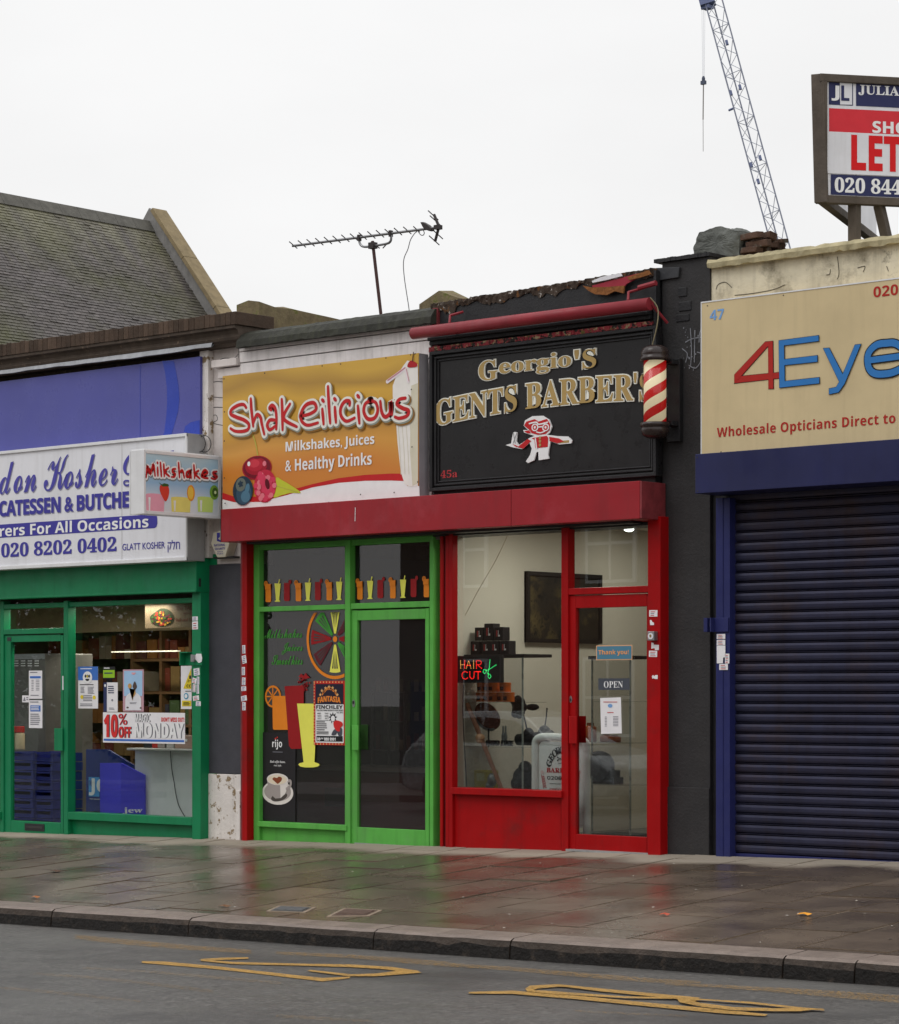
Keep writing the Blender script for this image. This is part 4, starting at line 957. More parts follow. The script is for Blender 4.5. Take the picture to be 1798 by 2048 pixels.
MSK = [[(1045, 985), (1056, 905), (1075, 962), (1098, 892), (1110, 975)], [(1128, 915), (1130, 975)], [(1126, 878), (1128, 886)], [(1148, 880), (1155, 978)], [(1172, 892), (1176, 978)], [(1206, 918), (1180, 946), (1212, 978)], [(1256, 925), (1236, 930), (1236, 948), (1254, 962), (1246, 982), (1228, 982)], [(1278, 882), (1285, 986)], [(1287, 952), (1302, 935), (1312, 952), (1319, 988)], [(1360, 936), (1337, 950), (1336, 980), (1355, 978), (1362, 940), (1369, 992)], [(1388, 898), (1394, 992)], [(1422, 938), (1397, 960), (1430, 994)], [(1450, 972), (1485, 955), (1470, 934), (1450, 950), (1450, 984), (1488, 992)], [(1552, 945), (1526, 950), (1531, 968), (1554, 980), (1536, 998), (1512, 990)]]
b = MB()
for layer, (w, dx, dy, off, m) in enumerate(((.062, 3, 6, .003, 2), (.052, 0, 0, .0045, 1), (.024, 0, 0, .006, 0))):
    for i, s_ in enumerate(MSK): b.stroke(pf, [(x+dx, y+dy) for x, y in s_], w, off+i*.00008, m, taper=(m == 0))
b.build('lettering', [REDL, WHT, flat('grey print shade', (120, 130, 136))], ms)
b = MB(); PNK, PYL, PGN = flat('pink shake print', (224, 150, 168)), flat('yellow shake print', (226, 204, 110)), flat('green shake print', (184, 204, 110))
for i, (x0, x1, y0, m) in enumerate(((1045, 1180, 1108, 0), (1226, 1368, 1132, 1), (1415, 1530, 1130, 2))):
    b.poly(pf, [(x0, y0), (x1, y0+6), (x1-6, 1238), (x0+4, 1232)], .003, m); b.ell(pf, (x0+x1)/2, y0+4, (x1-x0)/2, 10, .0036, m)
    b.poly(pf, [(x0+18, y0+20), (x0+34, y0+20), (x0+30, 1230), (x0+22, 1230)], .004, 3)
b.build('shake_picture', [PNK, PYL, PGN, WHT], ms)
b = MB(); b.poly(pf, [(1145, 1050), (1160, 1040), (1200, 1045), (1212, 1080), (1205, 1130), (1185, 1158), (1160, 1120), (1146, 1085)], .0045, 0, True); b.poly(pf, [(1135, 1022), (1160, 1036), (1175, 1028), (1205, 1035), (1210, 1050), (1165, 1052)], .0055, 1)
b.ell(pf, 1368, 1098, 28, 58, .0045, 2); b.ell(pf, 1366, 1098, 20, 46, .0052, 3); b.ell(pf, 1535, 1094, 32, 52, .0045, 4); b.ell(pf, 1540, 1094, 20, 34, .0052, 5); b.ell(pf, 1542, 1094, 8, 12, .006, 6)
b.build('fruit_picture', [flat('strawberry red', (198, 60, 44)), flat('leaf green', (50, 80, 40)), flat('orange rind', (214, 140, 40)), flat('orange flesh', (236, 180, 70)), flat('kiwi skin', (110, 150, 50)), flat('kiwi flesh', (60, 90, 30)), flat('kiwi core', (210, 220, 160))], ms)
b = MB()
for (ex, ey, rx, ry, Yq) in ((1432, 742, 42, 62, -.12), (1468, 745, 46, 60, -.10)):
    pq = PY(Yq, 'sg'); pts = [pq.at(ex+rx*math.cos(w*.35), ey+ry*math.sin(w*.35)) for w in range(19)]; b.tube(pts, .0045, 5)
b.build('cable_loop', DSTL, ms)

# milkshake fascia sign
k = 'shake'; YK = -.15; pk = PY(YK, k)
ss = thing('milkshake_sign', 'orange printed milkshake shop sign with berries and a tall white shake', 'shop sign', (X(640, YK), YK, Z(640, 1010, YK)))
sx0, sx1 = X(20, YK, k), X(1504, YK, k); st, sb = Z(20, 728, YK, k), Z(20, 1745, YK, k)
b = MB(); b.box(sx0, sx1, YK, YK+.004, sb-.0, st)
orange = gradmat('orange print', [(0, (206, 132, 36)), (.25, (208, 128, 44)), (.42, (214, 152, 60)), (.5, (196, 140, 50)), (.62, (206, 156, 46)), (.8, (212, 164, 56)), (.88, (176, 134, 52)), (1, (208, 164, 62))], sb, st, .35, 1.1)
b.build('face', orange, ss)
b = MB(); b.box(sx0+.01, sx1, YK+.005, -.06, sb, st-.003); b.box(sx1-.006, sx1+.002, YK+.004, -.03, sb, st-.002); b.build('side_box', M('grey spotted side', (140, 138, 142), .6, .1, 6, .1, 60, .3, (90, 88, 88)), ss)
b = MB(); b.poly(pk, [(20, 1660), (110, 1680), (300, 1680), (500, 1630), (700, 1570), (900, 1535), (1100, 1520), (1300, 1518), (1390, 1522), (1420, 1560), (1510, 1560), (1512, 1640), (20, 1745)], .002, 1)
b.poly(pk, [(20, 1610), (110, 1640), (300, 1640), (500, 1600), (700, 1545), (900, 1500), (1100, 1475), (1300, 1465), (1390, 1466), (1395, 1522), (1300, 1518), (1100, 1520), (900, 1535), (700, 1570), (500, 1630), (300, 1680), (110, 1682), (20, 1660)], .003, 0); b.build('swoosh', [REDL, WHT], ss)
b = MB(); b.poly(pk, [(1310, 800), (1310, 880), (1330, 1000), (1345, 1220), (1370, 1450), (1400, 1545), (1440, 1565), (1500, 1560), (1502, 760), (1500, 640), (1470, 620), (1420, 610), (1390, 650), (1330, 745)], .004, 0); b.ell(pk, 1440, 690, 60, 70, .0042, 0); b.poly(pk, [(1450, 800), (1500, 780), (1502, 1540), (1460, 1558), (1440, 1300)], .0045, 1)
for x in (1365, 1395, 1425, 1455): b.stroke(pk, [(x-14, 1090), (x, 1280), (x+8, 1470)], .006, .0055, 1)
b.stroke(pk, [(1270, 770), (1405, 672)], .034, .006, 2); b.stroke(pk, [(1275, 760), (1405, 665)], .012, .0075, 3); b.stroke(pk, [(1408, 675), (1430, 770)], .03, .007, 2); b.stroke(pk, [(1415, 675), (1435, 765)], .008, .008, 3)
b.poly(pk, [(1425, 640), (1445, 612), (1475, 618), (1496, 635), (1490, 658), (1430, 662)], .008, 4, True); b.stroke(pk, [(1462, 618), (1470, 545)], .01, .009, 5, cap=False)
b.build('shake_picture', [flat('cream shake print', (216, 212, 206)), flat('glass ridge print', (196, 190, 170)), flat('straw print', (214, 204, 206)), flat('straw edge print', (180, 120, 130)), flat('cherry print', (160, 30, 36)), flat('stalk print', (60, 30, 30))], ss)
b = MB(); b.stroke(pk, [(245, 1160), (270, 1230), (290, 1340)], .014, .004, 4)
b.ell(pk, 282, 1422, 112, 92, .005, 0)
for i_, m_ in enumerate((12, 0, 13, 14)): b.ell(pk, 282-i_*6, 1420-i_*10, 104-i_*22, 84-i_*18, .00505+i_*.00015, m_)
b.ell(pk, 222, 1392, 11, 18, .0062, 5); b.ell(pk, 340, 1390, 14, 20, .0062, 6, rot=.5); b.ell(pk, 284, 1345, 26, 8, .0062, 12)
b.poly(pk, [(425, 1500), (480, 1520), (540, 1555), (615, 1610), (540, 1612), (470, 1630), (405, 1640)], .0055, 3, True); b.stroke(pk, [(430, 1560), (500, 1580), (590, 1606)], .006, .0065, 4)
b.ell(pk, 345, 1560, 84, 125, .0066, 1)
for i in range(60):
    a, r = random.uniform(0, 6.28), math.sqrt(random.random()); b.ell(pk, 345+72*r*math.cos(a), 1560+110*r*math.sin(a), 17, 21, .0072+i*.00006, 7 if i % 3 else 6, n=10)
b.ell(pk, 365, 1545, 16, 42, .0115, 8, rot=.3)
b.ell(pk, 180, 1595, 76, 110, .0125, 2); b.ell(pk, 188, 1620, 58, 80, .0127, 15); b.ell(pk, 200, 1640, 34, 44, .0129, 10); b.ell(pk, 165, 1550, 38, 50, .0135, 9, rot=.4); b.ell(pk, 165, 1545, 20, 26, .0145, 2); b.ell(pk, 215, 1580, 16, 40, .0135, 10, rot=-.3)
for i in range(5): b.ell(pk, 165+20*math.cos(i*1.3), 1545+26*math.sin(i*1.3), 8, 7, .0148, 9, n=6)
b.build('berry_picture', [flat('cherry red', (150, 22, 40)), flat('raspberry red', (176, 34, 58)), flat('blueberry', (34, 52, 66)), flat('lime leaf', (176, 182, 52)), flat('stem print', (170, 160, 70)), flat('white glint', (226, 210, 210)), flat('pink sheen', (206, 110, 122)), flat('berry drupe', (196, 56, 84)), flat('berry hollow', (84, 10, 24)), flat('blueberry crown', (96, 104, 96)), flat('blueberry sheen', (74, 112, 132)), flat('crown cream', (176, 170, 140)), flat('cherry dark', (104, 12, 30)), flat('cherry mid', (168, 30, 48)), flat('cherry light', (186, 50, 64)), flat('blueberry mid', (48, 74, 92))], ss)
SH = [[(208, 968), (190, 945), (150, 948), (100, 980), (92, 1015), (135, 1040), (190, 1060), (228, 1092), (222, 1132), (180, 1147), (125, 1145), (90, 1125)],
      [(243, 900), (248, 980), (262, 1108)], [(262, 1085), (288, 1022), (316, 1040), (328, 1095), (345, 1168)],
      [(398, 985), (385, 970), (405, 950), (428, 975), (438, 1045), (436, 1130)], [(428, 1062), (388, 1062), (368, 1100), (388, 1135), (430, 1105)],
      [(478, 905), (482, 1000), (484, 1135)], [(540, 940), (492, 1048), (592, 1112)],
      [(628, 1030), (690, 1015), (738, 980), (722, 932), (665, 945), (628, 1000), (625, 1060), (670, 1100), (752, 1082)],
      [(785, 978), (795, 1092)], [(784, 908), (797, 922)], [(828, 808), (835, 950), (845, 1085)], [(880, 965), (888, 1078)], [(876, 898), (888, 912)],
      [(992, 950), (990, 918), (955, 922), (925, 970), (928, 1030), (968, 1070), (1030, 1045)], [(1055, 955), (1066, 1085)], [(1052, 875), (1064, 890)],
      [(1150, 915), (1110, 940), (1100, 1000), (1130, 1052), (1180, 1046), (1205, 990), (1190, 930), (1148, 914)],
      [(1225, 920), (1235, 1000), (1262, 1038), (1298, 1005), (1305, 920), (1312, 1020)], [(1415, 895), (1370, 905), (1350, 940), (1390, 970), (1438, 990), (1425, 1030), (1370, 1048), (1335, 1038)]]
b = MB()
for (w, dx, dy, off, m) in ((.098, 8, 14, .010, 2), (.084, 4, 8, .0125, 3), (.076, 0, 0, .015, 1), (.036, 0, 0, .018, 0)):
    for i, s_ in enumerate(SH): b.stroke(pk, [(x+dx, y+dy) for x, y in s_], w, off+i*.0001, m, taper=(m == 0))
b.build('lettering', [REDL, flat('cream letter edge', (214, 212, 204)), flat('brown letter shade', (136, 96, 40)), flat('grey letter edge', (138, 142, 130))], ss)
b = MB(); b.text(pk, 'Milkshakes, Juices', 'sansb', 500, 1172, (500, 1222), (500, 1320), .006, 0, .004); b.text(pk, '& Healthy Drinks', 'sansb', 497, 1152, (497, 1357), (497, 1478), .006, 0, .004); b.build('white_lettering', WHT, ss)
b = MB()
for x, y in ((42, 750), (350, 707), (785, 652), (925, 638), (1268, 592), (1455, 568), (45, 1000), (1488, 560), (44, 1220), (45, 1500), (50, 1692), (835, 1685), (1075, 1625), (1330, 1610), (1460, 830), (1465, 1265), (1508, 1530)): b.ell(pk, x, y, 5, 6, .02, n=8)
b.build('fixing_screw', DSTL, ss)

# barber sign
k = 'geo'; YG = -.045; pg2 = PY(YG, k)
bs = thing('barber_sign', 'black barber sign board with raised gold lettering and a red and white figure', 'shop sign', (X(1080, YG), YG, Z(1080, 950, YG)))
gx0, gx1 = X(128, YG, k), X(1440, YG, k); gt, gb = Z(128, 535, YG, k), Z(128, 1342, YG, k)
b = MB(); b.box(gx0, gx1, YG, .0, gb, gt); b.build('board', M('black gloss board', (30, 29, 30), .32, .15, 4, .06, 30, .1, (60, 56, 52)), bs)
b = MB()
for (o, w, y) in ((0, .03, -.04), (.045, .018, -.025), (.075, .012, -.015)):
    b.box(gx0+o, gx1-o, YG+y, YG-.001, gt-o-w, gt-o); b.box(gx0+o, gx1-o, YG+y, YG-.001, gb+o, gb+o+w); b.box(gx0+o, gx0+o+w, YG+y, YG-.001, gb+o+w, gt-o-w); b.box(gx1-o-w, gx1-o, YG+y, YG-.001, gb+o+w, gt-o-w)
b.build('moulding', BLK, bs, .004)
b = MB()
for s_, x0, x1, T, B_ in (('G', 404, 513, (455, 582), (455, 697)), ('eorgio', 522, 938, (845, 536), (770, 658)), ("'", 958, 984, (970, 522), (970, 574)), ('S', 1004, 1084, (1044, 517), (1044, 628))):
    b.text(pg2, s_, 'serif', x0, x1, T, B_, .014, 0, .006, .002); b.text(pg2, s_, 'serif', x0, x1, T, B_, .0, 1, .036, .013, fit=.006)
b.text(pg2, "GENTS BARBER'S", 'serif', 152, 1412, (152, 812), (152, 964), .014, 0, .006, .002, arc=.05, tilt=.02); b.text(pg2, "GENTS BARBER'S", 'serif', 152, 1412, (152, 812), (152, 964), .0, 1, .036, .013, fit=.006, arc=.05, tilt=.02)
b.build('lettering', [GOLD, GOLE], bs)
b = MB(); b.text(pg2, '45a', 'serif', 178, 275, (275, 1212), (178, 1264), .003); b.build('house_number', RASP, bs)
# the little barber cut-out
b = MB()
white = [[(665, 960), (672, 930), (715, 905), (775, 902), (812, 925), (828, 965), (815, 1000), (790, 1018), (740, 1022), (705, 1012), (668, 1000), (662, 985), (690, 985)],
         [(700, 1030), (730, 1018), (800, 1012), (860, 1020), (920, 1022), (945, 1045), (940, 1062), (870, 1068), (820, 1050), (812, 1090), (730, 1100), (712, 1092), (698, 1058), (655, 1095), (600, 1085), (560, 1072), (600, 1060), (640, 1070)],
         [(712, 1092), (812, 1085), (806, 1130), (812, 1150), (752, 1160), (750, 1110), (738, 1115), (725, 1160), (690, 1176), (678, 1166), (702, 1130)],
         [(592, 1065), (604, 1000), (614, 996), (628, 1000), (622, 1050), (632, 1066)]]
for i, P in enumerate(white): b.slab(pg2, P, .012+i*.0004, .004, 0)
red = [[(668, 958), (682, 936), (730, 922), (752, 936), (800, 920), (820, 950), (816, 985), (792, 1008), (748, 1013), (712, 1003), (700, 985), (688, 975)], [(668, 992), (698, 986), (708, 1004), (688, 1004)],
       [(712, 1032), (800, 1018), (808, 1030), (806, 1082), (735, 1090), (728, 1040)], [(630, 1084), (690, 1036), (710, 1048), (664, 1093)], [(814, 1024), (872, 1034), (900, 1050), (862, 1062), (816, 1048)], [(600, 1066), (635, 1078), (625, 1084)]]
for i, P in enumerate(red): b.poly(pg2, P, .019+i*.0003, 1)
for x in (733, 795): b.ell(pg2, x, 970, 20, 22, .0225, 0); b.ell(pg2, x, 970, 13, 15, .0235, 1); b.ell(pg2, x, 970, 6, 8, .0245, 0)
b.stroke(pg2, [(750, 968), (778, 966)], .01, .0235, 0, cap=False); b.stroke(pg2, [(742, 996), (765, 1001), (790, 992)], .010, .0222, 0); b.stroke(pg2, [(700, 948), (740, 940), (756, 952), (806, 940)], .012, .0222, 0)
for y in (1030, 1050, 1072): b.ell(pg2, 762, y, 7, 9, .0225, 2)
b.stroke(pg2, [(735, 1035), (742, 1088)], .012, .022, 0); b.rect(pg2, 872, 928, 1048, 1062, .018, 2); b.stroke(pg2, [(606, 1002), (618, 1060)], .008, .019, 3); b.stroke(pg2, [(626, 1004), (606, 1060)], .008, .0195, 3)
b.build('figure_emblem', [WHT, REDL, GOLD, METL], bs)

# awning roller
k = 'geo'; YA = -.20; A = PY(YA, k).at(18, 418); B = PY(YA, k).at(1390, 262); B.z = A.z = (A.z+B.z)/2
ar = thing('awning_roller', 'maroon rolled awning tube fixed above the black barber sign', 'awning', (A+B)/2)
b = MB(); b.tube([A, B], .051, 20); o = b.build('tube', MAR, ar, smooth=False)
for p in o.data.polygons: p.use_smooth = len(p.vertices) == 4
b = MB()
for p in (A+Vector((.42, 0, 0)), B-Vector((.22, 0, 0))):
    b = MB(); b.tube([p+Vector((0, .0, .05)), p+Vector((-.02, .03, .12)), p+Vector((.02, .15, .16))], .012, 6); b.build('bracket', MAR, ar)
b = MB(); b.tube([B+Vector((-.15, .05, .15)), B+Vector((.02, .05, .17))], .022, 8); b.build('winding_gear', MAR, ar); b = MB(); b.tube([B+Vector((0, .02, 0)), B+Vector((.05, .16, -.14))], .012, 6); b.build('bracket', MAR, ar); b = MB(); b.tube([A+Vector((.40, .05, .0)), A+Vector((.40, .16, -.02))], .016, 6); b.build('bracket', MAR, ar)

# barber pole
YP = -.20; pp = PY(YP, 'geo'); cx = pp.at(1418, 760); R_ = abs(pp.at(1496, 760).x-pp.at(1340, 760).x)/2*CT*1.02
zt, zb_ = pp.at(1418, 585).z, pp.at(1418, 942).z
bpl = thing('barber_pole', 'lit red and cream striped barber pole with black caps by the barber sign', 'barber pole', (cx.x, YP, pp.at(1418, 1040).z))
m = bpy.data.materials.new('striped lamp'); m.use_nodes = True; N = m.node_tree.nodes; L = m.node_tree.links
g = N.new('ShaderNodeTexCoord'); s = N.new('ShaderNodeSeparateXYZ'); L.new(g.outputs['Object'], s.inputs[0])
an = N.new('ShaderNodeMath'); an.operation = 'ARCTAN2'; L.new(s.outputs[1], an.inputs[0]); L.new(s.outputs[0], an.inputs[1])
z_ = N.new('ShaderNodeMath'); z_.operation = 'MULTIPLY_ADD'; L.new(s.outputs[2], z_.inputs[0]); z_.inputs[1].default_value = 2*math.pi/.155; aneg = N.new('ShaderNodeMath'); aneg.operation = 'MULTIPLY'; aneg.inputs[1].default_value = -2.0; L.new(an.outputs[0], aneg.inputs[0]); L.new(aneg.outputs[0], z_.inputs[2])
sn = N.new('ShaderNodeMath'); sn.operation = 'SINE'; L.new(z_.outputs[0], sn.inputs[0]); cr_ = N.new('ShaderNodeValToRGB'); cr_.color_ramp.elements[0].position = .49; cr_.color_ramp.elements[1].position = .52
mr = N.new('ShaderNodeMapRange'); mr.inputs[1].default_value = -1; mr.inputs[2].default_value = 1; L.new(sn.outputs[0], mr.inputs[0]); L.new(mr.outputs[0], cr_.inputs[0])
cr_.color_ramp.elements[0].color = col((186, 24, 22)); cr_.color_ramp.elements[1].color = col((232, 216, 180))
L.new(cr_.outputs[0], N['Principled BSDF'].inputs['Base Color']); L.new(cr_.outputs[0], N['Principled BSDF'].inputs['Emission Color']); N['Principled BSDF'].inputs['Emission Strength'].default_value = .42; N['Principled BSDF'].inputs['Roughness'].default_value = .5
b = MB(); b.lathe((cx.x, YP, 0), [(R_*.88, zb_), (R_*.88, zt)], 40); o = b.build('striped_cylinder', m, bpl, smooth=True)
o_off = Vector((0, 0, 0))
b = MB(); V = []; n = 36
b.lathe((cx.x, YP, 0), [(R_, zb_), (R_, zt)], 40); b.build('glass_sleeve', glass('pole glass', (240, 240, 236), .8), bpl, smooth=True)
for z0, dz, in ((zt, 1), (zb_, -1)):
    pr = [(R_*1.16, 0), (R_*1.18, .03), (R_*1.06, .035), (R_*1.10, .05), (R_*1.12, .065), (R_*1.0, .10), (R_*.6, .122), (R_*.1, .128)]
    pr = [(r, z0+dz*h) for r, h in pr]
    if dz < 0: pr.reverse()
    b = MB(); b.lathe((cx.x, YP, 0), pr, 36); b.build('cap', M('black bronze cap', (44, 34, 32), .28, .1, 10, coat=.3), bpl, smooth=True)
b = MB(); yb0 = .028; b.box(cx.x+.02, cx.x+.10, YP+R_*.9, yb0, zt-.02, zt+.02); b.box(cx.x+.02, cx.x+.10, YP+R_*.9, yb0, zb_-.02, zb_+.02); b.box(cx.x-.02, cx.x+.11, yb0-.05, yb0, zb_-.14, zt+.03); b.build('wall_bracket', BLK, bpl, .004)
b = MB(); b.tube(sm([B+Vector((.0, 0, .05)), B+Vector((.06, .02, -.04)), (cx.x+.02, YP, (B.z+zt)/2+.05), (cx.x-.03, YP, zt+.12)], 8), .005, 5); b.build('cable', M('old flex', (120, 110, 84), .6), bpl)

# optician sign
k = 'eyes'; YE = -.12; pe = PY(YE, k)
es = thing('optician_sign', 'beige optician sign board with large red and blue lettering', 'shop sign', (X(1600, YE), YE, Z(1600, 893, YE)))
ex0 = X(107, YE, k); et, eb = Z(107, 595, YE, k), Z(120, 1562, YE, k)
b = MB(); b.box(ex0, XR-.3, YE, .045, eb, et); b.build('board', BEIG, es, .002)
b = MB(); b.box(ex0-.003, XR-.3, YE-.004, YE+.02, et, et+.010); b.box(ex0-.008, ex0, YE-.003, YE+.02, eb, et+.01); b.build('trim', ALW, es)
b = MB(); b.text(pe, '47', 'sansb', 160, 250, (160, 641), (160, 706), .003); b.build('house_number', SKYL, es)
b = MB(); b.text(pe, '020', 'sansb', 1205, 1362, (1362, 472), (1205, 560), .003, suffix=' 8202 1'); b.build('phone_number', CRMS, es)
def outline(name, mat, shapes):
    b = MB()
    for i, (pts, w, closed) in enumerate(shapes):
        b.stroke(pe, pts, w+.016, .002+i*.0002, 1, closed=closed, smooth=len(pts) > 6, cap=False); b.stroke(pe, pts, w, .005+i*.0002, 0, closed=closed, smooth=len(pts) > 6, cap=False)
    b.build(name, [mat, BLKL], es)
b = MB()                                                             # the 4 and the E as outlined cut shapes
four = [(318, 1052), (515, 842), (563, 838), (566, 1040), (604, 1037), (604, 1075), (567, 1078), (567, 1142), (536, 1143), (535, 1082), (318, 1107)]
hole = [(362, 1064), (534, 868), (535, 1045)]
def ringshape(b, outer, hole, off, m):
    P = [pe.hit(*p) for p in outer]; H = [pe.hit(*p) for p in hole]
    # bridge outer[0] to hole[0]
    W = P+[P[0]]+H+[H[0]]
    b.add([pe.pt(a, c, off) for a, c in W], [tuple(range(len(W)))], m)
def grow(P, d):
    c = (sum(x for x, y in P)/len(P), sum(y for x, y in P)/len(P)); n = len(P); o = []
    ar = sum(P[i][0]*P[(i+1) % n][1]-P[(i+1) % n][0]*P[i][1] for i in range(n)); s = 1 if ar > 0 else -1
    for i in range(n):
        a, p, c2 = P[i-1], P[i], P[(i+1) % n]
        v1 = (p[0]-a[0], p[1]-a[1]); v2 = (c2[0]-p[0], c2[1]-p[1]); l1 = math.hypot(*v1); l2 = math.hypot(*v2)
        n1 = (v1[1]/l1*s, -v1[0]/l1*s); n2 = (v2[1]/l2*s, -v2[0]/l2*s); mm = (n1[0]+n2[0], n1[1]+n2[1]); q_ = max(mm[0]**2+mm[1]**2, .4)
        o.append((p[0]+mm[0]*2*d/q_, p[1]+mm[1]*2*d/q_))
    return o
def framed(b, P, off, m, mk): b.poly(pe, grow(P, 3), off, mk); b.poly(pe, P, off+.003, m)
f1 = [(318, 1052), (515, 842), (534, 868), (362, 1064), (362, 1066), (318, 1107)]
E_ = [(604, 835), (858, 802), (858, 838), (637, 866), (638, 955), (850, 930), (850, 970), (640, 992), (641, 1094), (862, 1070), (862, 1108), (608, 1136)]
b = MB()
framed(b, [(318, 1052), (515, 842), (563, 838), (567, 1142), (536, 1143), (534, 868), (352, 1072), (318, 1107)], .002, 0, 2); framed(b, [(318, 1066), (604, 1037), (604, 1075), (318, 1107)], .0022, 0, 2); b.poly(pe, [(318, 1052), (515, 842), (563, 838), (567, 1142), (536, 1143), (534, 868), (352, 1072), (318, 1107)], .0062, 0)
b.build('red_numeral', [CRMS, CRMS, BLKL], es)
b = MB(); framed(b, E_, .0075, 0, 1)
framed(b, [(888, 885), (925, 882), (1012, 1050), (1090, 862), (1128, 858), (1024, 1110), (985, 1165), (925, 1178), (925, 1142), (970, 1132), (990, 1098)], .0075, 0, 1)
RING = [(1402, 940), (1394, 885), (1345, 852), (1290, 852), (1230, 862), (1183, 905), (1170, 960), (1185, 1020), (1230, 1048), (1320, 1042), (1392, 1012)]
b.stroke(pe, RING, .070, .0075, 1, cap=False); b.stroke(pe, [(1178, 962), (1402, 932)], .064, .0078, 1, cap=False)
b.stroke(pe, RING, .052, .0105, 0, cap=False); b.stroke(pe, [(1178, 962), (1402, 932)], .046, .0108, 0, cap=False)
b.stroke(pe, [(1600, 830), (1500, 830), (1470, 870), (1500, 910), (1580, 920), (1610, 960), (1580, 1000), (1460, 1010)], .054, .0105, 0)
b.build('blue_lettering', [SKYB, BLKL], es)
b = MB(); b.text(pe, 'Wholesale Opticians Direct to', 'sansb', 205, 1345, (205, 1388), (205, 1472), .003, suffix=' You', space=1.06); b.build('tagline', CRMS, es)
b = MB()
for x, y in ((145, 612), (232, 1545), (630, 545)): b.ell(pe, x, y, 4, 4, .004, n=8)
b.build('fixing_screw', DSTL, es)
# ================================================================== LET BOARD ON THE OPTICIAN PARAPET
P0 = PY(.12).at(1643, 385); dirA = Vector((math.cos(rad(53)), math.sin(rad(53)), 0)); k = 'let'
pA = Plane(P0, dirA, k); lt = pA.hit(1075, 582)[1]; lb = pA.hit(1090, 1597)[1]; LEN = 2.0
lb_ = thing('letting_board', 'V shaped estate agent letting board on timber posts above the optician', 'letting board', (P0.x, P0.y, P0.z+lb))
dirB = Vector((math.cos(rad(110)), math.sin(rad(110)), 0)); pB = Plane(P0, dirB, k)
TIM = M('weathered sign timber', (84, 76, 68), .8, .25, 6, .4, 40, .4, (60, 54, 46))
def panel(pl, front, name):
    n = pl.n if front else -pl.n; b = MB()
    b.prism([pl.pt(0.02, lb+.03), pl.pt(LEN, lb+.03), pl.pt(LEN, lt-.03), pl.pt(.02, lt-.03)], n*-.02); return b.build(name, WHS, lb_)
panel(pA, True, 'board'); panel(pB, True, 'back_board')
b = MB()
def beam(p0, p1, w, d_, nrm):
    p0, p1, nrm = Vector(p0), Vector(p1), Vector(nrm).normalized(); ax = (p1-p0)/2; side = ax.cross(nrm).normalized()
    b.obox((p0+p1)/2, ax, side*w/2, nrm*d_/2)
fo = -.01
beam(pA.pt(-.02, lt-.03, fo), pA.pt(LEN, lt-.03, fo), .06, .07, pA.n); beam(pA.pt(-.02, lb+.03, fo), pA.pt(LEN, lb+.03, fo), .06, .07, pA.n)
beam(pA.pt(.015, lb+.06, fo), pA.pt(.015, lt-.06, fo), .05, .072, pA.n)
beam(pB.pt(.0, lb, 0), pB.pt(.0, lt-.0, 0)+Vector((-.03, 0, 0)), .06, .1, pB.n); beam(pB.pt(.03, lt-.03, .0), pB.pt(LEN, lt-.03, .0), .06, .07, pB.n); beam(pB.pt(.03, lb+.03, 0), pB.pt(LEN, lb+.03, 0), .06, .07, pB.n)
b.build('frame', TIM, lb_, .004)
b = MB(); q0 = pA.at(1350, 1640, -.05); zb_ = zpar-.05
beam((q0.x, q0.y, zb_), (q0.x, q0.y, P0.z+lb+.3), .075, .075, (0, 1, 0)); b.build('post', TIM, lb_, .004)
b = MB(); q1 = pA.at(1545, 1610, -.05); q2 = pA.at(1650, 1835, -.08); beam(q1, (q2.x, q2.y, zb_), .07, .07, (0, 1, 0)); b.build('brace', TIM, lb_, .004)
b = MB(); pf_ = PY(P0.y-.0, k)
b.rect(pA, 1130, 1320, 640, 822, .002, 0); b.poly(pA, [(1216, 645), (1312, 648), (1312, 824), (1218, 822)], .004, 1); b.rect(pA, 1344, 2400, 650, 832, .002, 0)
b.rect(pA, 1132, 2400, 850, 1035, .002, 2); b.rect(pA, 1090, 2400, 1033, 1362, .008, 1); b.rect(pA, 1145, 2400, 1370, 1530, .003, 0)
b.build('printed_panel', [flat('dark navy print', (40, 44, 82)), WHS, flat('letting red print', (196, 44, 54))], lb_)
b = MB(); b.text(pA, 'J', 'sansb', 1150, 1212, 672, 792, .006, 0, .01); b.text(pA, 'L', 'sansb', 1226, 1290, 672, 792, .006, 1, .006); b.text(pA, 'JULIA', 'serif', 1362, 1682, 665, 748, .004, 0, .01, suffix='N')
b.text(pA, 'SHO', 'sansb', 1472, 1752, 950, 1045, .004, 0, .012, suffix='P'); b.build('panel_lettering', [WHT, flat('dark navy letter', (40, 44, 82))], lb_)
b = MB(); b.text(pA, 'LET', 'sansb', 1303, 1700, 1060, 1338, .010, 0, .02, suffix=' BY'); b.build('let_lettering', flat('bright red print', (196, 14, 20)), lb_)
b = MB(); b.text(pA, '020 844', 'serif', 1175, 1700, 1392, 1512, .005, 0, .012, suffix='4 1'); b.build('phone_number', WHT, lb_)

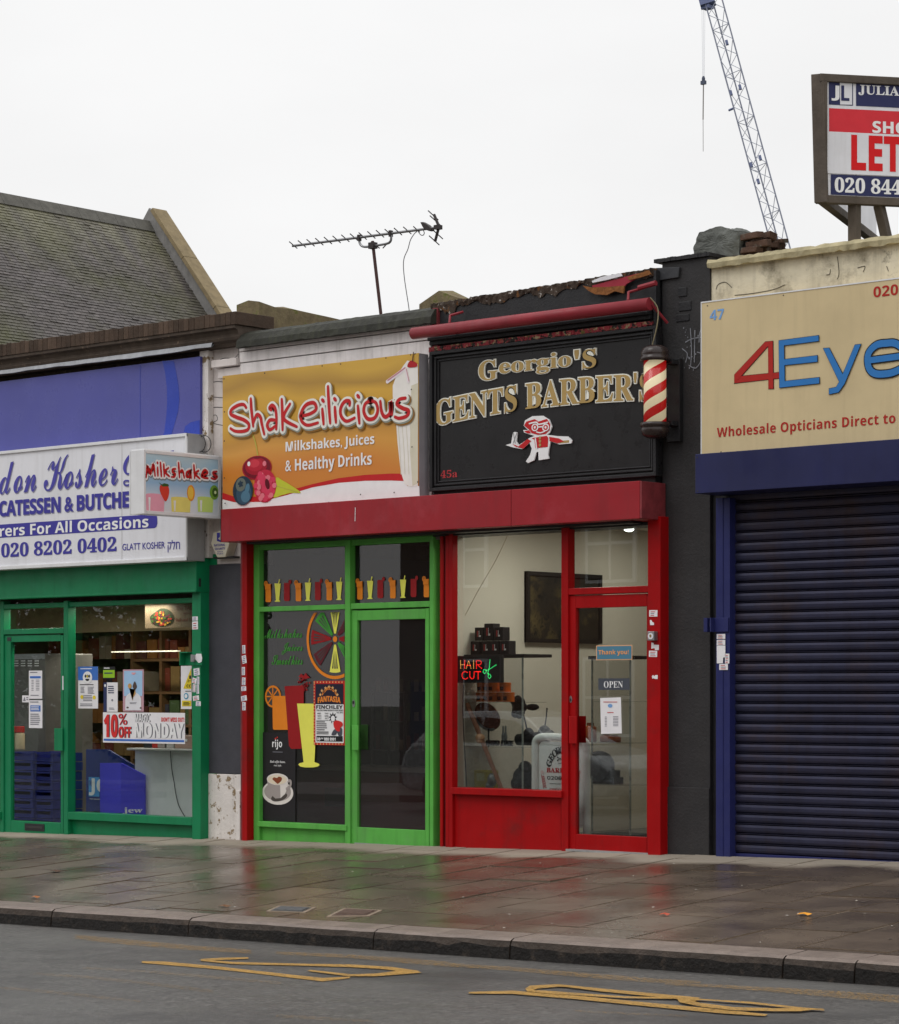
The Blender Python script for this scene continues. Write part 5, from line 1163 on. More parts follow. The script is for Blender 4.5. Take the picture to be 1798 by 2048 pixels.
# ================================================================== BELL BOX
k = 'pier'; yl = -.06; pl = PY(yl, k)
hx = [(183, 1865), (200, 1765), (300, 1735), (330, 1760), (340, 1860), (305, 1975), (235, 1978)]
bb = thing('alarm_bell_box', 'cream six sided security alarm box under the red shutter box', 'alarm box', pl.at(250, 1975))
b = MB(); ab = [pl.hit(x, y) for x, y in hx]; b.prism([pl.pt(a, c, 0) for a, c in ab], (0, .105, 0)); b.build('casing', M('cream plastic casing', (206, 200, 180), .45, .1, 8, .0, 40, .3, (120, 112, 90)), bb, .006)
b = MB(); c = pl.at(262, 1975); b.box(c.x-.11, c.x+.16, yl+.02, yl+.1, c.z-.012, c.z+.004); b.build('base_shade_strip', BLK, bb)  # solid black strip stands in for the shade under the casing
b = MB(); b.text(pl, 'NATIONAL', 'sansb', 212, 308, 1862, 1884, .004); b.text(pl, 'SECURITY', 'sansb', 218, 308, 1895, 1915, .004); b.text(pl, '07974', 'sans', 240, 288, 1924, 1936, .004); b.text(pl, '972870', 'sans', 238, 290, 1942, 1954, .004)
b.poly(pl, [(235, 1765), (262, 1762), (262, 1800), (245, 1815), (268, 1830), (268, 1846), (236, 1835)], .003); b.build('lettering', BLUD, bb)

# ================================================================== STICKERS
STK = flat('white sticker paper', (214, 212, 214)); STB = flat('sticker blue ink', (84, 92, 150)); STR = flat('sticker red ink', (186, 74, 74)); STG = flat('sticker grey ink', (110, 110, 120))
def sticker(k, Y, x0, x1, y0, y1, label, ink=1, rot=0.0, shape=None, grp='stickers on the posts'):
    pl = PY(Y, k); c = pl.at((x0+x1)/2, (y0+y1)/2)
    t = thing('sticker', label, 'sticker', c, grp); b = MB()
    if shape: b.poly(pl, shape, .0025, 0)
    else: b.rect(pl, x0, x1, y0, y1, .0025, 0, rot)
    b.build('paper', STK, t); b = MB()
    w = x1-x0; h = y1-y0; r = max(3, int(abs(h/w)*2.4))
    for i in range(r):
        yy = y0+h*(i+.7)/(r+.6); b.rect(pl, x0+w*.18, x0+w*random.uniform(.6, .82), yy, yy+h/(r+1)*.42, .0045, ink if i % 2 == 0 else 3, rot)
    if not shape: b.build('print', [STK, STB, STR, STG], t)
ords = ['first', 'second', 'third', 'fourth', 'fifth', 'sixth', 'seventh', 'eighth', 'ninth', 'tenth', 'eleventh', 'twelfth']
for i, (x0, x1, y0, y1, r, s) in enumerate(((46, 65, 745, 796, .03, 'upright'), (45, 71, 808, 858, .2, 'tilted'), (43, 63, 880, 930, 0, 'upright'), (44, 66, 945, 992, -.05, 'upright'), (40, 70, 1000, 1028, .05, 'small wide'), (39, 74, 1058, 1090, .15, 'tilted wide'), (46, 67, 1098, 1148, 0, 'upright'))):
    sticker('green', RP, x0, x1, y0, y1, '%s white sticker, %s from the top on the narrow red post' % (s, ords[i]), 1, r)
FD_ = F0-.05
for i, (x0, x1, y0, y1, r, s) in enumerate(((1334, 1372, 427, 455, 0, 'small lilac and white'), (1333, 1373, 460, 516, .03, 'large white'), (1343, 1384, 785, 835, .1, 'pale scribbled'), (1333, 1362, 852, 890, -.2, 'torn tilted'), (1364, 1382, 843, 898, 0, 'narrow upright'), (1336, 1356, 896, 950, -.05, 'upright'), (1363, 1380, 900, 962, .03, 'narrow tall'), (1338, 1380, 975, 1008, .12, 'tilted wide'), (1358, 1392, 1014, 1046, 0, 'lowest small white'))):
    sticker('deli', FD_, x0, x1, y0, y1, '%s sticker, %s from the top on the green deli pilaster' % (s, ords[i]), 1+i % 2, r)
sticker('deli', FD_-.013, 1352, 1402, 684, 746, 'torn white sticker on the green lock housing', 1, 0, [(1352, 700), (1362, 684), (1396, 684), (1402, 715), (1398, 740), (1378, 748), (1365, 735), (1353, 720)])
yq = F2-.05
for i, (x0, x1, y0, y1, s, sh) in enumerate(((245, 385, 345, 455, 'white card with rounded corners', None), (255, 395, 505, 598, 'torn white scraps', [(256, 512), (280, 510), (300, 545), (326, 558), (326, 596), (260, 598)]), (275, 410, 895, 1025, 'faded half peeled paper', [(282, 895), (318, 900), (325, 930), (410, 935), (408, 1022), (345, 1024), (335, 990), (280, 1000)]), (240, 380, 1035, 1140, 'white card with black print', None), (288, 390, 1445, 1518, 'small torn white scraps', [(290, 1470), (310, 1445), (330, 1470), (345, 1450), (390, 1448), (388, 1518), (340, 1514), (325, 1500), (300, 1515)]))):
    sticker('lock', yq, x0, x1, y0, y1, '%s, %s from the top on the red barber pilaster' % (s, ords[i]), 2, -.02, sh)
for i, (x0, x1, y0, y1, s, sh) in enumerate(((1395, 1540, 750, 835, 'orange and grey card', None), (1395, 1540, 850, 938, 'pink and lilac card with rounded corners', None), (1395, 1545, 945, 1250, 'tall white notice with red heading', [(1395, 945), (1542, 945), (1542, 1145), (1505, 1150), (1500, 1248), (1397, 1250)]), (1535, 1610, 1085, 1252, 'narrow white slip beside the tall notice', None), (1438, 1585, 1260, 1362, 'white card with red foot', None))):
    sticker('lock', YR, x0, x1, y0, y1, '%s, stuck on the navy shutter rail' % s, 2, 0, sh)
# key switch on the barber pilaster
ks = thing('key_switch', 'grey metal key switch box on the red barber pilaster', 'key switch', PY(yq, 'lock').at(300, 860)); b = MB()
x0, x1 = X(210, yq-.05, 'lock'), X(325, yq-.05, 'lock'); pz = PY(yq-.05, 'lock'); za, zb_ = pz.hit(210, 705)[1], pz.hit(210, 860)[1]
b.box(x0, x1, yq-.05, yq-.001, zb_, za); b.build('casing', METL, ks, .003); b = MB(); b.ell(pz, 268, 785, 46, 55, .003, 0); b.ell(pz, 268, 782, 16, 26, .006, 1); b.build('key_face', [WHS, M('brass keyhole', (150, 120, 60), .4, metal=.8)], ks)

# ================================================================== POSTERS ON THE DELI GLASS
k = 'dwin'; PO = G0-.004
def poster(label, x0, x1, y0, y1, fn, k='dwin', Y=PO, name='window_poster', cat='poster', bgm=None, grp='posters on the deli window', rot=0):
    pl = PY(Y, k); t = thing(name, label, cat, pl.at((x0+x1)/2, y1), grp); b = MB(); b.rect(pl, x0, x1, y0, y1, .002, 0, rot); b.build('sheet', bgm or STK, t); fn(pl, t); return t
PBL = flat('poster blue', (58, 104, 178)); PYL2 = flat('poster yellow', (208, 186, 44)); PGRN = flat('poster lime', (136, 178, 36)); PDK = flat('poster navy', (40, 48, 84)); PSK = flat('poster sky', (150, 184, 214)); PGO = flat('poster gold', (184, 142, 84)); PPK = flat('poster pink edge', (178, 140, 150)); PGY = flat('poster grey text', (120, 120, 128))
def lines(b, pl, x0, x1, y0, y1, n, m, off=.0045):
    for i in range(n):
        y = y0+(y1-y0)*i/n; b.rect(pl, x0, x1-(x1-x0)*random.uniform(0, .3), y, y+(y1-y0)/n*.45, off, m)
def f_(pl, t):
    b = MB(); b.rect(pl, 220, 457, 200, 362, .004, 0); b.ell(pl, 334, 328, 56, 72, .006, 1); 
    for x in (312, 334, 356): b.ell(pl, x, 312, 10, 18, .008, 2)
    b.ell(pl, 334, 318, 7, 16, .0095, 3); b.ell(pl, 334, 345, 24, 26, .008, 2, a0=180, a1=360); b.ell(pl, 265, 562, 19, 24, .004, 3); b.ell(pl, 412, 568, 19, 24, .004, 3)
    lines(b, pl, 250, 430, 220, 240, 1, 1, .006); lines(b, pl, 240, 435, 410, 430, 1, 2); lines(b, pl, 250, 300, 440, 520, 5, 4); lines(b, pl, 335, 420, 440, 530, 6, 4); lines(b, pl, 280, 400, 540, 620, 4, 4); lines(b, pl, 245, 430, 640, 680, 2, 4); b.build('print', [PBL, WHT, BLKL, PYL2, PGY], t)
poster('blue headed certificate with a smiling round emblem on the deli window', 220, 457, 200, 698, f_)
def f_(pl, t):
    b = MB(); b.rect(pl, 520, 657, 240, 332, .004, 0); lines(b, pl, 530, 600, 212, 232, 1, 1, .004); lines(b, pl, 535, 640, 270, 300, 1, 2, .006); b.build('print', [PGRN, WHT, PDK], t)
poster('black and lime green hygiene card on the deli window', 515, 662, 200, 345, f_, bgm=BLKL)
def f_(pl, t):
    b = MB(); b.rect(pl, 524, 563, 388, 738, .004, 0); b.ell(pl, 545, 425, 10, 18, .006, 1); lines(b, pl, 578, 665, 430, 530, 4, 0); b.ell(pl, 628, 600, 12, 14, .004, 2); lines(b, pl, 590, 660, 690, 720, 2, 2); b.build('print', [PDK, WHT, PGY], t)
poster('white page with a navy left margin on the deli window', 524, 692, 388, 738, f_)
def f_(pl, t):
    b = MB(); b.rect(pl, 770, 988, 250, 550, .004, 0); b.ell(pl, 880, 600, 95, 95, .005, 1, a0=0, a1=180); b.rect(pl, 785, 975, 598, 720, .005, 1); b.ell(pl, 840, 430, 22, 30, .007, 2); b.poly(pl, [(900, 375), (925, 430), (918, 460), (900, 476), (884, 460), (876, 430)], .007, 3, True)
    b.poly(pl, [(835, 460), (858, 520), (872, 600), (882, 520), (905, 470), (912, 520), (880, 570), (876, 605), (862, 570)], .0075, 2); lines(b, pl, 840, 925, 625, 650, 2, 4, .007); b.ell(pl, 885, 270, 26, 26, .006, 5, a0=180, a1=360); b.ell(pl, 815, 688, 14, 10, .007, 3); b.ell(pl, 970, 692, 10, 10, .007, 3); b.build('print', [PSK, flat('poster pale', (206, 206, 210)), PGO, flat('poster brown', (74, 60, 54)), PGY, flat('poster rose', (210, 150, 156))], t)
poster('pink edged poster of a golden and a dark egg on pale blue', 755, 1003, 234, 735, f_, bgm=PPK)
def f_(pl, t):
    b = MB(); b.poly(pl, [(1573, 215), (1573, 465), (1478, 462)], .004, 0); b.text(pl, 'CC', 'sansb', 1518, 1572, 412, 448, .006, 1); b.rect(pl, 1463, 1572, 605, 672, .004, 0); b.ell(pl, 1512, 552, 28, 38, .004, 2); b.ell(pl, 1512, 552, 18, 24, .006, 3); b.rect(pl, 1550, 1572, 305, 345, .006, 1); b.rect(pl, 1535, 1540, 350, 385, .006, 1); b.rect(pl, 1540, 1572, 366, 371, .0065, 1); lines(b, pl, 1503, 1570, 488, 506, 1, 1); lines(b, pl, 1480, 1570, 622, 668, 3, 1, .006); b.build('print', [PYL2, BLKL, flat('poster teal', (60, 140, 170)), WHT], t)
poster('white CCTV warning sign with yellow triangle at the right edge of the deli window', 1448, 1576, 190, 705, f_, name='warning_sign', cat='sign')
def f_(pl, t):
    b = MB()
    for dx, off, m in ((8, .004, 1), (0, .006, 0)):
        b.text(pl, '10', 'sansb', 528+dx, 695+dx, (528, 768), (528, 1045), off, m, .03); b.text(pl, '%', 'sansb', 705+dx, 806+dx, 762, 895, off, m, .0); b.text(pl, 'OFF', 'sansb', 705+dx, 855+dx, 915, 1050, off, m, .02)
    for dx, off, m in ((9, .004, 2), (0, .006, 3)):
        b.text(pl, 'MAGIC', 'sansb', 900+dx, 1080+dx, 762, 860, off, m, .0); b.text(pl, 'MONDAY', 'sansb', 898+dx, 1485+dx, 872, 1050, off, m, .02)
    b.text(pl, "DON'T MISS OUT!", 'sansb', 1215, 1490, 805, 858, .004, 0, .02); b.rect(pl, 526, 1488, 1060, 1085, .004, 4); b.build('lettering', [flat('banner red', (196, 44, 44)), flat('banner dark edge', (60, 56, 70)), flat('banner grey shade', (100, 100, 108)), WHT, PBL], t)
poster('white banner reading 10% OFF MAGIC MONDAY across the deli window', 516, 1497, 745, 1105, f_, name='banner', cat='banner')
k = 'dd'; fdg = F0+.015+.022
def f_(pl, t):
    b = MB(); b.rect(pl, 274, 372, 510, 530, .004, 0); lines(b, pl, 275, 370, 472, 490, 1, 1); 
    for i in range(7): b.rect(pl, 288, 308, 545+15*i, 550+15*i, .004, 1); b.rect(pl, 328, 360, 543+15*i, 548+15*i, .004, 1)
    lines(b, pl, 280, 378, 680, 695, 1, 1); b.build('print', [PBL, PGY], t)
poster('upper white opening hours notice with a blue bar on the deli door', 264, 384, 460, 715, f_, k='dd', Y=fdg, name='door_notice', cat='notice', grp='notices on the deli door')
def f_(pl, t):
    b = MB(); b.rect(pl, 278, 370, 775, 830, .004, 0); lines(b, pl, 285, 362, 785, 825, 3, 1, .006); lines(b, pl, 275, 375, 740, 758, 1, 2); lines(b, pl, 278, 375, 850, 960, 6, 2); b.build('print', [PBL, WHT, PGY], t)
poster('lower white notice with a dark blue box on the deli door', 264, 386, 728, 980, f_, k='dd', Y=fdg, name='door_notice', cat='notice', grp='notices on the deli door')
def f_(pl, t):
    b = MB(); b.poly(pl, [(212, 735), (224, 695), (236, 735)], .004, 0); lines(b, pl, 242, 264, 700, 735, 2, 0); b.build('print', [PGY], t)
poster('small grey warning label beside the notices on the deli door', 203, 266, 685, 747, f_, k='dd', Y=fdg, name='door_label', cat='label', grp='notices on the deli door')

# circus poster and coffee advert in the milkshake window, thank-you sign, price list, open sign
def f_(pl, t):
    b = MB(); 
    b.rect(pl, 592, 862, 720, 918, .004, 0); b.rect(pl, 592, 866, 918, 1290, .004, 1)
    for i in range(10):
        for (xx, yy) in ((580+i*30, 702), (580+i*30, 1304)): b.ell(pl, xx, yy, 6, 8, .0045, 4, n=8)
    for i in range(20): b.ell(pl, 580, 720+i*30, 5, 7, .0045, 4, n=8)
    for i, (x, y) in enumerate(((640, 825), (655, 785), (690, 760), (725, 748), (760, 758), (790, 785), (806, 825))):
        b.poly(pl, [(x+ (15 if j % 2 == 0 else 6)*math.sin(j*math.pi/5), y-(20 if j % 2 == 0 else 8)*math.cos(j*math.pi/5)) for j in range(10)], .006, 4)
    b.text(pl, 'CIRCUS', 'sansb', 655, 800, (655, 812), (655, 842), .006, 2, .02, arc=.06); b.text(pl, 'FANTASIA', 'sansb', 615, 838, 852, 908, .006, 2, .03, arc=.015)
    b.text(pl, 'FINCHLEY', 'sansb', 600, 858, 925, 962, .006, 3, .02); b.text(pl, 'COLLEGE FARM REGENTS PARK ROAD', 'sansb', 602, 860, 968, 984, .006, 3); b.text(pl, 'N3 3PG', 'sansb', 800, 858, 992, 1006, .006, 3)
    for (s, x, y) in (('WEDS', 610, 1000), ('16TH', 612, 1024), ('OCT', 614, 1048), ('TUES', 682, 1000), ('22ND', 682, 1024), ('OCT', 686, 1048)): b.text(pl, s, 'sansb', x, x+36, y, y+14, .006, 3)
    b.rect(pl, 602, 720, 1072, 1076, .006, 3); lines(b, pl, 602, 715, 1084, 1180, 5, 3, .006); b.rect(pl, 602, 720, 1182, 1192, .006, 3); b.rect(pl, 602, 720, 1200, 1208, .006, 3); b.rect(pl, 602, 858, 1224, 1278, .005, 3)
    b.text(pl, '0844 888 9991', 'sansb', 610, 790, 1240, 1270, .007, 1, .02)
    b.poly(pl, [(762+ (44 if j % 2 == 0 else 24)*math.sin(j*math.pi/9), 1050-(58 if j % 2 == 0 else 32)*math.cos(j*math.pi/9)) for j in range(18)], .006, 3); b.ell(pl, 764, 1056, 20, 28, .0075, 1)
    b.poly(pl, [(770, 1095), (800, 1075), (850, 1090), (860, 1120), (835, 1150), (830, 1180), (800, 1175), (775, 1140)], .008, 5, True); b.poly(pl, [(780, 1160), (850, 1150), (848, 1225), (820, 1228), (806, 1195), (790, 1215), (750, 1215)], .0075, 6, True)
    b.build('print', [flat('circus night blue', (30, 26, 44)), WHT, flat('circus orange', (214, 126, 48)), BLKL, flat('circus cream', (222, 170, 110)), flat('circus red', (192, 40, 40)), flat('circus grey', (70, 70, 80))], t)
poster('red bordered circus poster with dates and phone number on the milkshake window', 572, 884, 690, 1312, f_, k='gwin', Y=G1-.016, bgm=flat('circus border red', (178, 34, 30)), grp=None)
CUPW = flat('cup print', (206, 200, 194)); CUPS = flat('cup shaded print', (150, 142, 138)); 
def f_(pl, t):
    b = MB(); b.text(pl, 'rijo', 'sansb', 172, 268, (250, 1262), (215, 1358), .006, 0); b.ell(pl, 205, 1252, 8, 9, .007, 1); b.ell(pl, 222, 1240, 6, 7, .007, 1); lines(b, pl, 175, 278, 1378, 1392, 1, 2); b.text(pl, 'Real coffee beans,', 'serifi', 150, 300, 1462, 1492, .006, 0); b.text(pl, 'real style.', 'serifi', 188, 264, 1502, 1526, .006, 0)
    b.ell(pl, 224, 1778, 152, 118, .005, 3); b.ell(pl, 224, 1768, 130, 92, .006, 4); b.ell(pl, 240, 1820, 80, 40, .0065, 5, rot=.2)
    b.poly(pl, [(122, 1650), (135, 1740), (165, 1800), (205, 1835), (255, 1830), (300, 1790), (325, 1720), (330, 1650)], .0075, 4); b.poly(pl, [(250, 1690), (330, 1650), (325, 1720), (300, 1790), (255, 1830)], .0085, 3)
    b.stroke(pl, [(325, 1665), (352, 1665), (350, 1710), (315, 1740)], .026, .009, 4); b.ell(pl, 226, 1648, 104, 58, .0095, 3); b.ell(pl, 224, 1652, 92, 46, .0105, 6)
    b.poly(pl, [(178, 1645), (195, 1628), (222, 1635), (240, 1622), (268, 1632), (266, 1660), (240, 1685), (225, 1690), (200, 1668)], .0115, 7, True); b.build('print', [WHT, flat('advert red', (190, 50, 40)), PGY, CUPW, CUPS, flat('advert shadow print', (70, 64, 60)), flat('foam print', (208, 196, 174)), flat('cocoa print', (122, 62, 36))], t)
def roundr(pl, x0, x1, y0, y1, r): return [(x0+r, y0), (x1-r, y0), (x1, y0+r), (x1, y1), (x0, y1), (x0, y0+r)]
poster('tall black coffee advert with a heart topped cup in the milkshake window', 70, 395, 1190, 2040, f_, k='gwin', Y=G1-.006, name='coffee_advert', cat='advert', bgm=flat('advert black', (34, 32, 34)), grp=None)
k = 'bwin'; fbg = F2+.012+.018
def f_(pl, t):
    b = MB(); b.rect(pl, 1258, 1552, 268, 378, .004, 0); b.text(pl, 'Thank you!', 'sansb', 1272, 1530, (1300, 298), (1272, 350), .006, 1, .004); b.build('print', [flat('sign teal', (72, 118, 140)), flat('sign orange', (222, 150, 92))], t)
poster('small blue Thank you sign with orange letters on the barber door', 1250, 1558, 260, 386, f_, k='bwin', Y=fbg, name='door_sign', cat='door sign', bgm=flat('sign orange edge', (206, 158, 120)), grp='signs on the barber door', rot=.0)
def f_(pl, t):
    b = MB(); b.text(pl, 'OPEN', 'serif', 1318, 1480, (1318, 565), (1318, 622), .006, 0, -.004); b.build('lettering', WHT, t)
poster('grey OPEN sign with white serif letters on the barber door', 1268, 1535, 542, 640, f_, k='bwin', Y=fbg, name='door_sign', cat='door sign', bgm=flat('open grey', (66, 70, 78)), grp='signs on the barber door')
def f_(pl, t):
    b = MB(); lines(b, pl, 1312, 1438, 740, 752, 1, 0); b.ell(pl, 1370, 775, 20, 16, .004, 1); lines(b, pl, 1345, 1405, 830, 842, 1, 0); 
    for i in range(7): b.rect(pl, 1325, 1342, 868+13*i, 873+13*i, .004, 2); b.rect(pl, 1395, 1440, 865+13*i, 870+13*i, .004, 2)
    b.build('print', [REDL, SKYL, PGY], t)
poster('white paper price list taped to the barber door glass', 1288, 1465, 706, 1012, f_, k='bwin', Y=fbg, name='price_list', cat='price list', grp='signs on the barber door', rot=.03)

# ================================================================== INSIDE THE DELI
CRB = flat('blue crate plastic', (34, 42, 112), .4); CRD = flat('deep blue card', (30, 46, 110)); CRV = flat('violet blue card', (58, 54, 190), k=1.4)
ft = M('brushed grey fridge', (104, 101, 98), .4, .1, 4, metal=.3)
fr = thing('upright_fridge', 'tall grey upright fridge standing inside behind the deli door', 'fridge', (X(60, .8), .9, zd0)); b = MB()
pl = PY(.75, 'dd'); fx0, fx1 = X(60, .75, 'dd'), X(412, .75, 'dd'); fz = pl.hit(250, 305)[1]; b.box(fx0, fx1, .75, 1.4, zd0, fz); b.build('body', ft, fr, .01)
b = MB(); b.box(fx0+.1, fx1, .742, .749, fz-.06, fz-.006); b.build('top_trim', METL, fr); b = MB()
for r in range(3):
    for c in range(4): b.rect(pl, 130+c*62, 150+c*62+20, 368+r*22, 376+r*22, .004)
b.build('vent_slot', WHT, fr)
for c, (cx0, cx1) in enumerate(((100, 300), (308, 480))):
    Yc = .42+.04*c; x0, x1 = X(cx0, Yc, 'dd'), X(cx1, Yc, 'dd'); plc = PY(Yc, 'dd'); ztop = plc.hit(cx0, 1190+12*c)[1]; n = 8; h = (ztop-zd0)/n
    for i in range(n):
        t = thing('crate', '%s blue plastic crate in the %s stack inside the deli door' % ((['lowest']+ords[1:n-1]+['topmost'])[i] if i in (0, n-1) else ords[i], 'left' if c == 0 else 'right'), 'crate', ((x0+x1)/2, Yc+.2, zd0+h*i), 'stacked blue crates in the deli')
        b = MB(); z0 = zd0+h*i; jx = random.gauss(0, .006); t_ = .016
        b.box(x0+jx, x1+jx, Yc, Yc+t_, z0+.004, z0+h*.45); b.box(x0+jx, x1+jx, Yc+.38, Yc+.38+t_, z0+.004, z0+h*.95); b.box(x0+jx, x0+jx+t_, Yc+t_, Yc+.38, z0+.004, z0+h*.95); b.box(x1+jx-t_, x1+jx, Yc+t_, Yc+.38, z0+.004, z0+h*.95); b.box(x0+jx+t_, x1+jx-t_, Yc+t_, Yc+.38, z0+.004, z0+.015)
        b.build('shell', CRB, t); b = MB(); b.box(x0+jx-.008, x1+jx+.008, Yc-.01, Yc+.03, z0+h*.80, z0+h*.97); b.box(x0+jx, x0+jx+.04, Yc, Yc+.016, z0+h*.45, z0+h*.8); b.box(x1+jx-.04, x1+jx, Yc, Yc+.016, z0+h*.45, z0+h*.8); b.build('rim', CRB, t)
for i, xx in enumerate((112, 140, 182)):
    pl = PY(.5, 'dd'); c = pl.at(xx, 1178); t = thing('jar', '%s jar with a red lid standing on the blue crates' % ('left glass', 'middle glass', 'right pale')[i], 'jar', c, 'red lidded jars'); r = .05; b = MB(); b.lathe(c, [(r, .0), (r*1.02, .01), (r, .16), (r*.8, .18)], 16); b.build('glass_body', flat('jar contents %d' % i, ((150, 136, 110), (140, 120, 96), (176, 160, 130))[i]), t, smooth=True); b = MB(); b.lathe(c, [(r*.95, .181), (r*.95, .24), (r*.9, .245)], 16); b.build('lid', flat('jar lid red', (176, 40, 36)), t)
# shelves at the back with goods
sh = thing('shop_shelving', 'dark wooden shelving with goods at the back of the deli', 'shelving', (X(250, 2.6), 2.6, zd0)); b = MB(); yb1 = 2.4; x0, x1 = XL+3, XA-.15
for i in range(6): b.box(x0, x1, yb1, yb1+.4, zd0+.3+.36*i, zd0+.33+.36*i)
for i in range(9): xx = x0+(x1-x0)*i/8; b.box(xx-.02, xx+.02, yb1+.002, yb1+.41, zd0, zd0+2.2)
b.box(x0, x1, yb1+.42, yb1+.44, zd0, zd0+2.2); b.build('shelf', M('shelf timber', (96, 70, 46), .6, .2), sh)
gcol = [(118, 78, 38), (96, 44, 32), (128, 106, 70), (58, 74, 46), (110, 88, 54), (76, 40, 36), (130, 120, 104), (52, 50, 62), (126, 84, 42)]
b = MB()
xx = X(60, yb1); 
for i in range(6):
    xx = X(90, yb1)
    while xx < x1-.1:
        w, h = random.uniform(.06, .2), random.uniform(.1, .28)
        if random.random() < .85: b.box(xx, xx+w*.9, yb1+.05, yb1+.3, zd0+.335+.36*i, zd0+.335+.36*i+h, random.randrange(len(gcol)))
        xx += w
b.build('goods', [flat('goods %d' % i, c) for i, c in enumerate(gcol)], sh)
MB().box(X(780, 1.9, 'deli'), X(1240, 1.9, 'deli'), 1.88, 1.92, Z(780, 672, 1.9, 'deli')-.006, Z(780, 672, 1.9, 'deli')+.006).build('strip_light', emit('strip lamp', (240, 232, 214), .7), None, label='long white strip light inside the deli above the shelves', cat='light')
ld = bpy.data.lights.new('deli_strip_lamp', 'AREA'); ld.shape = 'RECTANGLE'; ld.size = 1.6; ld.size_y = .1; ld.energy = 26; ld.color = (1, .90, .74); lo = bpy.data.objects.new('deli_strip_lamp', ld); sc.collection.objects.link(lo); lo.location = (X(900, 1.5, 'deli'), 1.5, Z(780, 672, 1.5, 'deli')+.3)
ld = bpy.data.lights.new('deli_window_fill', 'AREA'); ld.shape = 'RECTANGLE'; ld.size = 2.2; ld.size_y = .06; ld.energy = 20; ld.color = (1, .93, .82); lo = bpy.data.objects.new('deli_window_fill', ld); sc.collection.objects.link(lo); lo.location = (X(600, .20, 'deli'), .22, Z(1360, 256, -.2, 'deli')-.08)  # added fill light without a fixture, brightens the hanging sign and counter
MB().box(XL+.2, XA-.12, 1.25, 1.35, Z(510, 537, 1.25, 'deli'), 2.74).build('bulkhead', M('tan bulkhead', (150, 130, 100), .8), deli)
pl = PY(.45, 'dwin'); ct = thing('white_counter', 'plain white counter inside the deli window', 'counter', pl.at(1200, 1990)); b = MB()
x0, x1 = X(880, .45, 'dwin'), X(1640, .45, 'dwin'); b.box(x0+.02, x1, .45, 1.1, zd0, pl.hit(880, 1200)[1]); b.build('front_panel', flat('counter white', (206, 206, 206)), ct, .004)
b = MB(); b.box(x0-.06, x1, .41, 1.14, pl.hit(880, 1198)[1], pl.hit(880, 1172)[1]); b.build('counter_top', flat('counter top pale', (190, 190, 188)), ct, .004)
b = MB(); pc = PY(.448, 'dwin'); b.tube(sm([pc.at(*p, .01) for p in ((1345, 1196), (1332, 1210), (1335, 1300), (1350, 1450), (1370, 1560), (1395, 1720), (1430, 1860), (1500, 1990))], 5), .004, 5); b.build('cable', BLKL, ct)
zt_ = pl.hit(880, 1172)[1]
for (x, w, h, c, lab) in ((960, .13, .10, (40, 42, 46), 'black box on the white deli counter beneath the banner'), (1045, .09, .13, (170, 46, 40), 'red pot on the white deli counter beneath the banner'), (1130, .14, .16, (150, 140, 136), 'grey card box on the white deli counter, left of the pale one'), (1215, .13, .15, (176, 170, 168), 'pale card box on the white deli counter'), (1390, .26, .13, (160, 132, 120), 'long pinkish box on the white deli counter'), (1535, .12, .3, (60, 48, 40), 'dark brown tin on the right end of the deli counter')):
    c0 = pl.at(x, 1172); t = thing('counter_goods', lab, 'goods', (c0.x, .62, zt_), 'goods on the deli counter'); b = MB(); b.box(c0.x-w/2, c0.x+w/2, .55, .72, zt_+.001, zt_+h); b.build('carton', flat('carton %d' % x, c), t, .006); b = MB(); b.box(c0.x-w*.35, c0.x+w*.2, .547, .5495, zt_+h*.55, zt_+h*.75); b.build('carton_label', WHT, t)
st = thing('display_stand', 'blue card stand with a light blue lettered panel inside the deli window', 'display stand', PY(.38, 'dwin').at(440, 1930)); pl = PY(.36, 'dwin'); b = MB()
b.prism([pl.at(*p) for p in ((312, 1930), (312, 1188), (575, 1188), (575, 1930))], (0, .03, 0)); P1 = pl.at(575, 1190); b.prism([P1, P1+Vector((.30, .15, -.19)), P1+Vector((.30, .15, -1.2)), Vector((P1.x, P1.y, pl.at(575, 1930).z))], (0, .02, 0)); b.build('card_body', CRD, st)
b = MB(); b.rect(pl, 345, 474, 1518, 1750, .003, 0); b.text(pl, 'JC', 'sansb', 352, 560, 1530, 1738, .006, 1, .02); b.build('logo_panel', [flat('panel light blue', (66, 140, 200)), WHT], st)
b = MB(); pv = Plane(pl.p, pl.ux, 'dwin'); b.text(pl, 'THE', 'sansb', 352, 384, 1560, 1620, .006); b.text(pl, 'THE JEWISH', 'sansb', 358, 500, 1775, 1788, .005, 1); b.build('small_print', [CRD, WHT], st)
st = thing('display_stand', 'violet blue card stand with white lettering at its foot beside the white counter', 'display stand', PY(.28, 'dwin').at(660, 1930)); pl = PY(.26, 'dwin'); b = MB()
b.prism([pl.at(*p) for p in ((478, 1950), (478, 1352), (730, 1352), (730, 1950))], (0, .03, 0)); P1 = pl.at(730, 1352); P2 = pl.at(880, 1500); b.prism([P1, Vector((P2.x, .40, P2.z)), Vector((P2.x, .40, zd0)), Vector((P1.x, P1.y, zd0))], (0, .02, 0)); b.build('card_body', CRV, st)
b = MB(); b.text(pl, 'jew', 'serif', 755, 885, 1882, 1965, .002, 0, .01); 
for v in b.v: v.y = .26+.14*(v.x-P1.x)/(P2.x-P1.x)-.03
b.build('lettering', WHT, st)
pl = PY(.30, 'deli'); hs_ = thing('hanging_sign', 'cream hanging menu sign with a salad picture inside the deli window', 'hanging sign', pl.at(1250, 508)); b = MB(); b.rect(pl, 1005, 1480, 330, 508, 0); b.build('board', flat('menu cream', (196, 168, 132), k=.5), hs_)
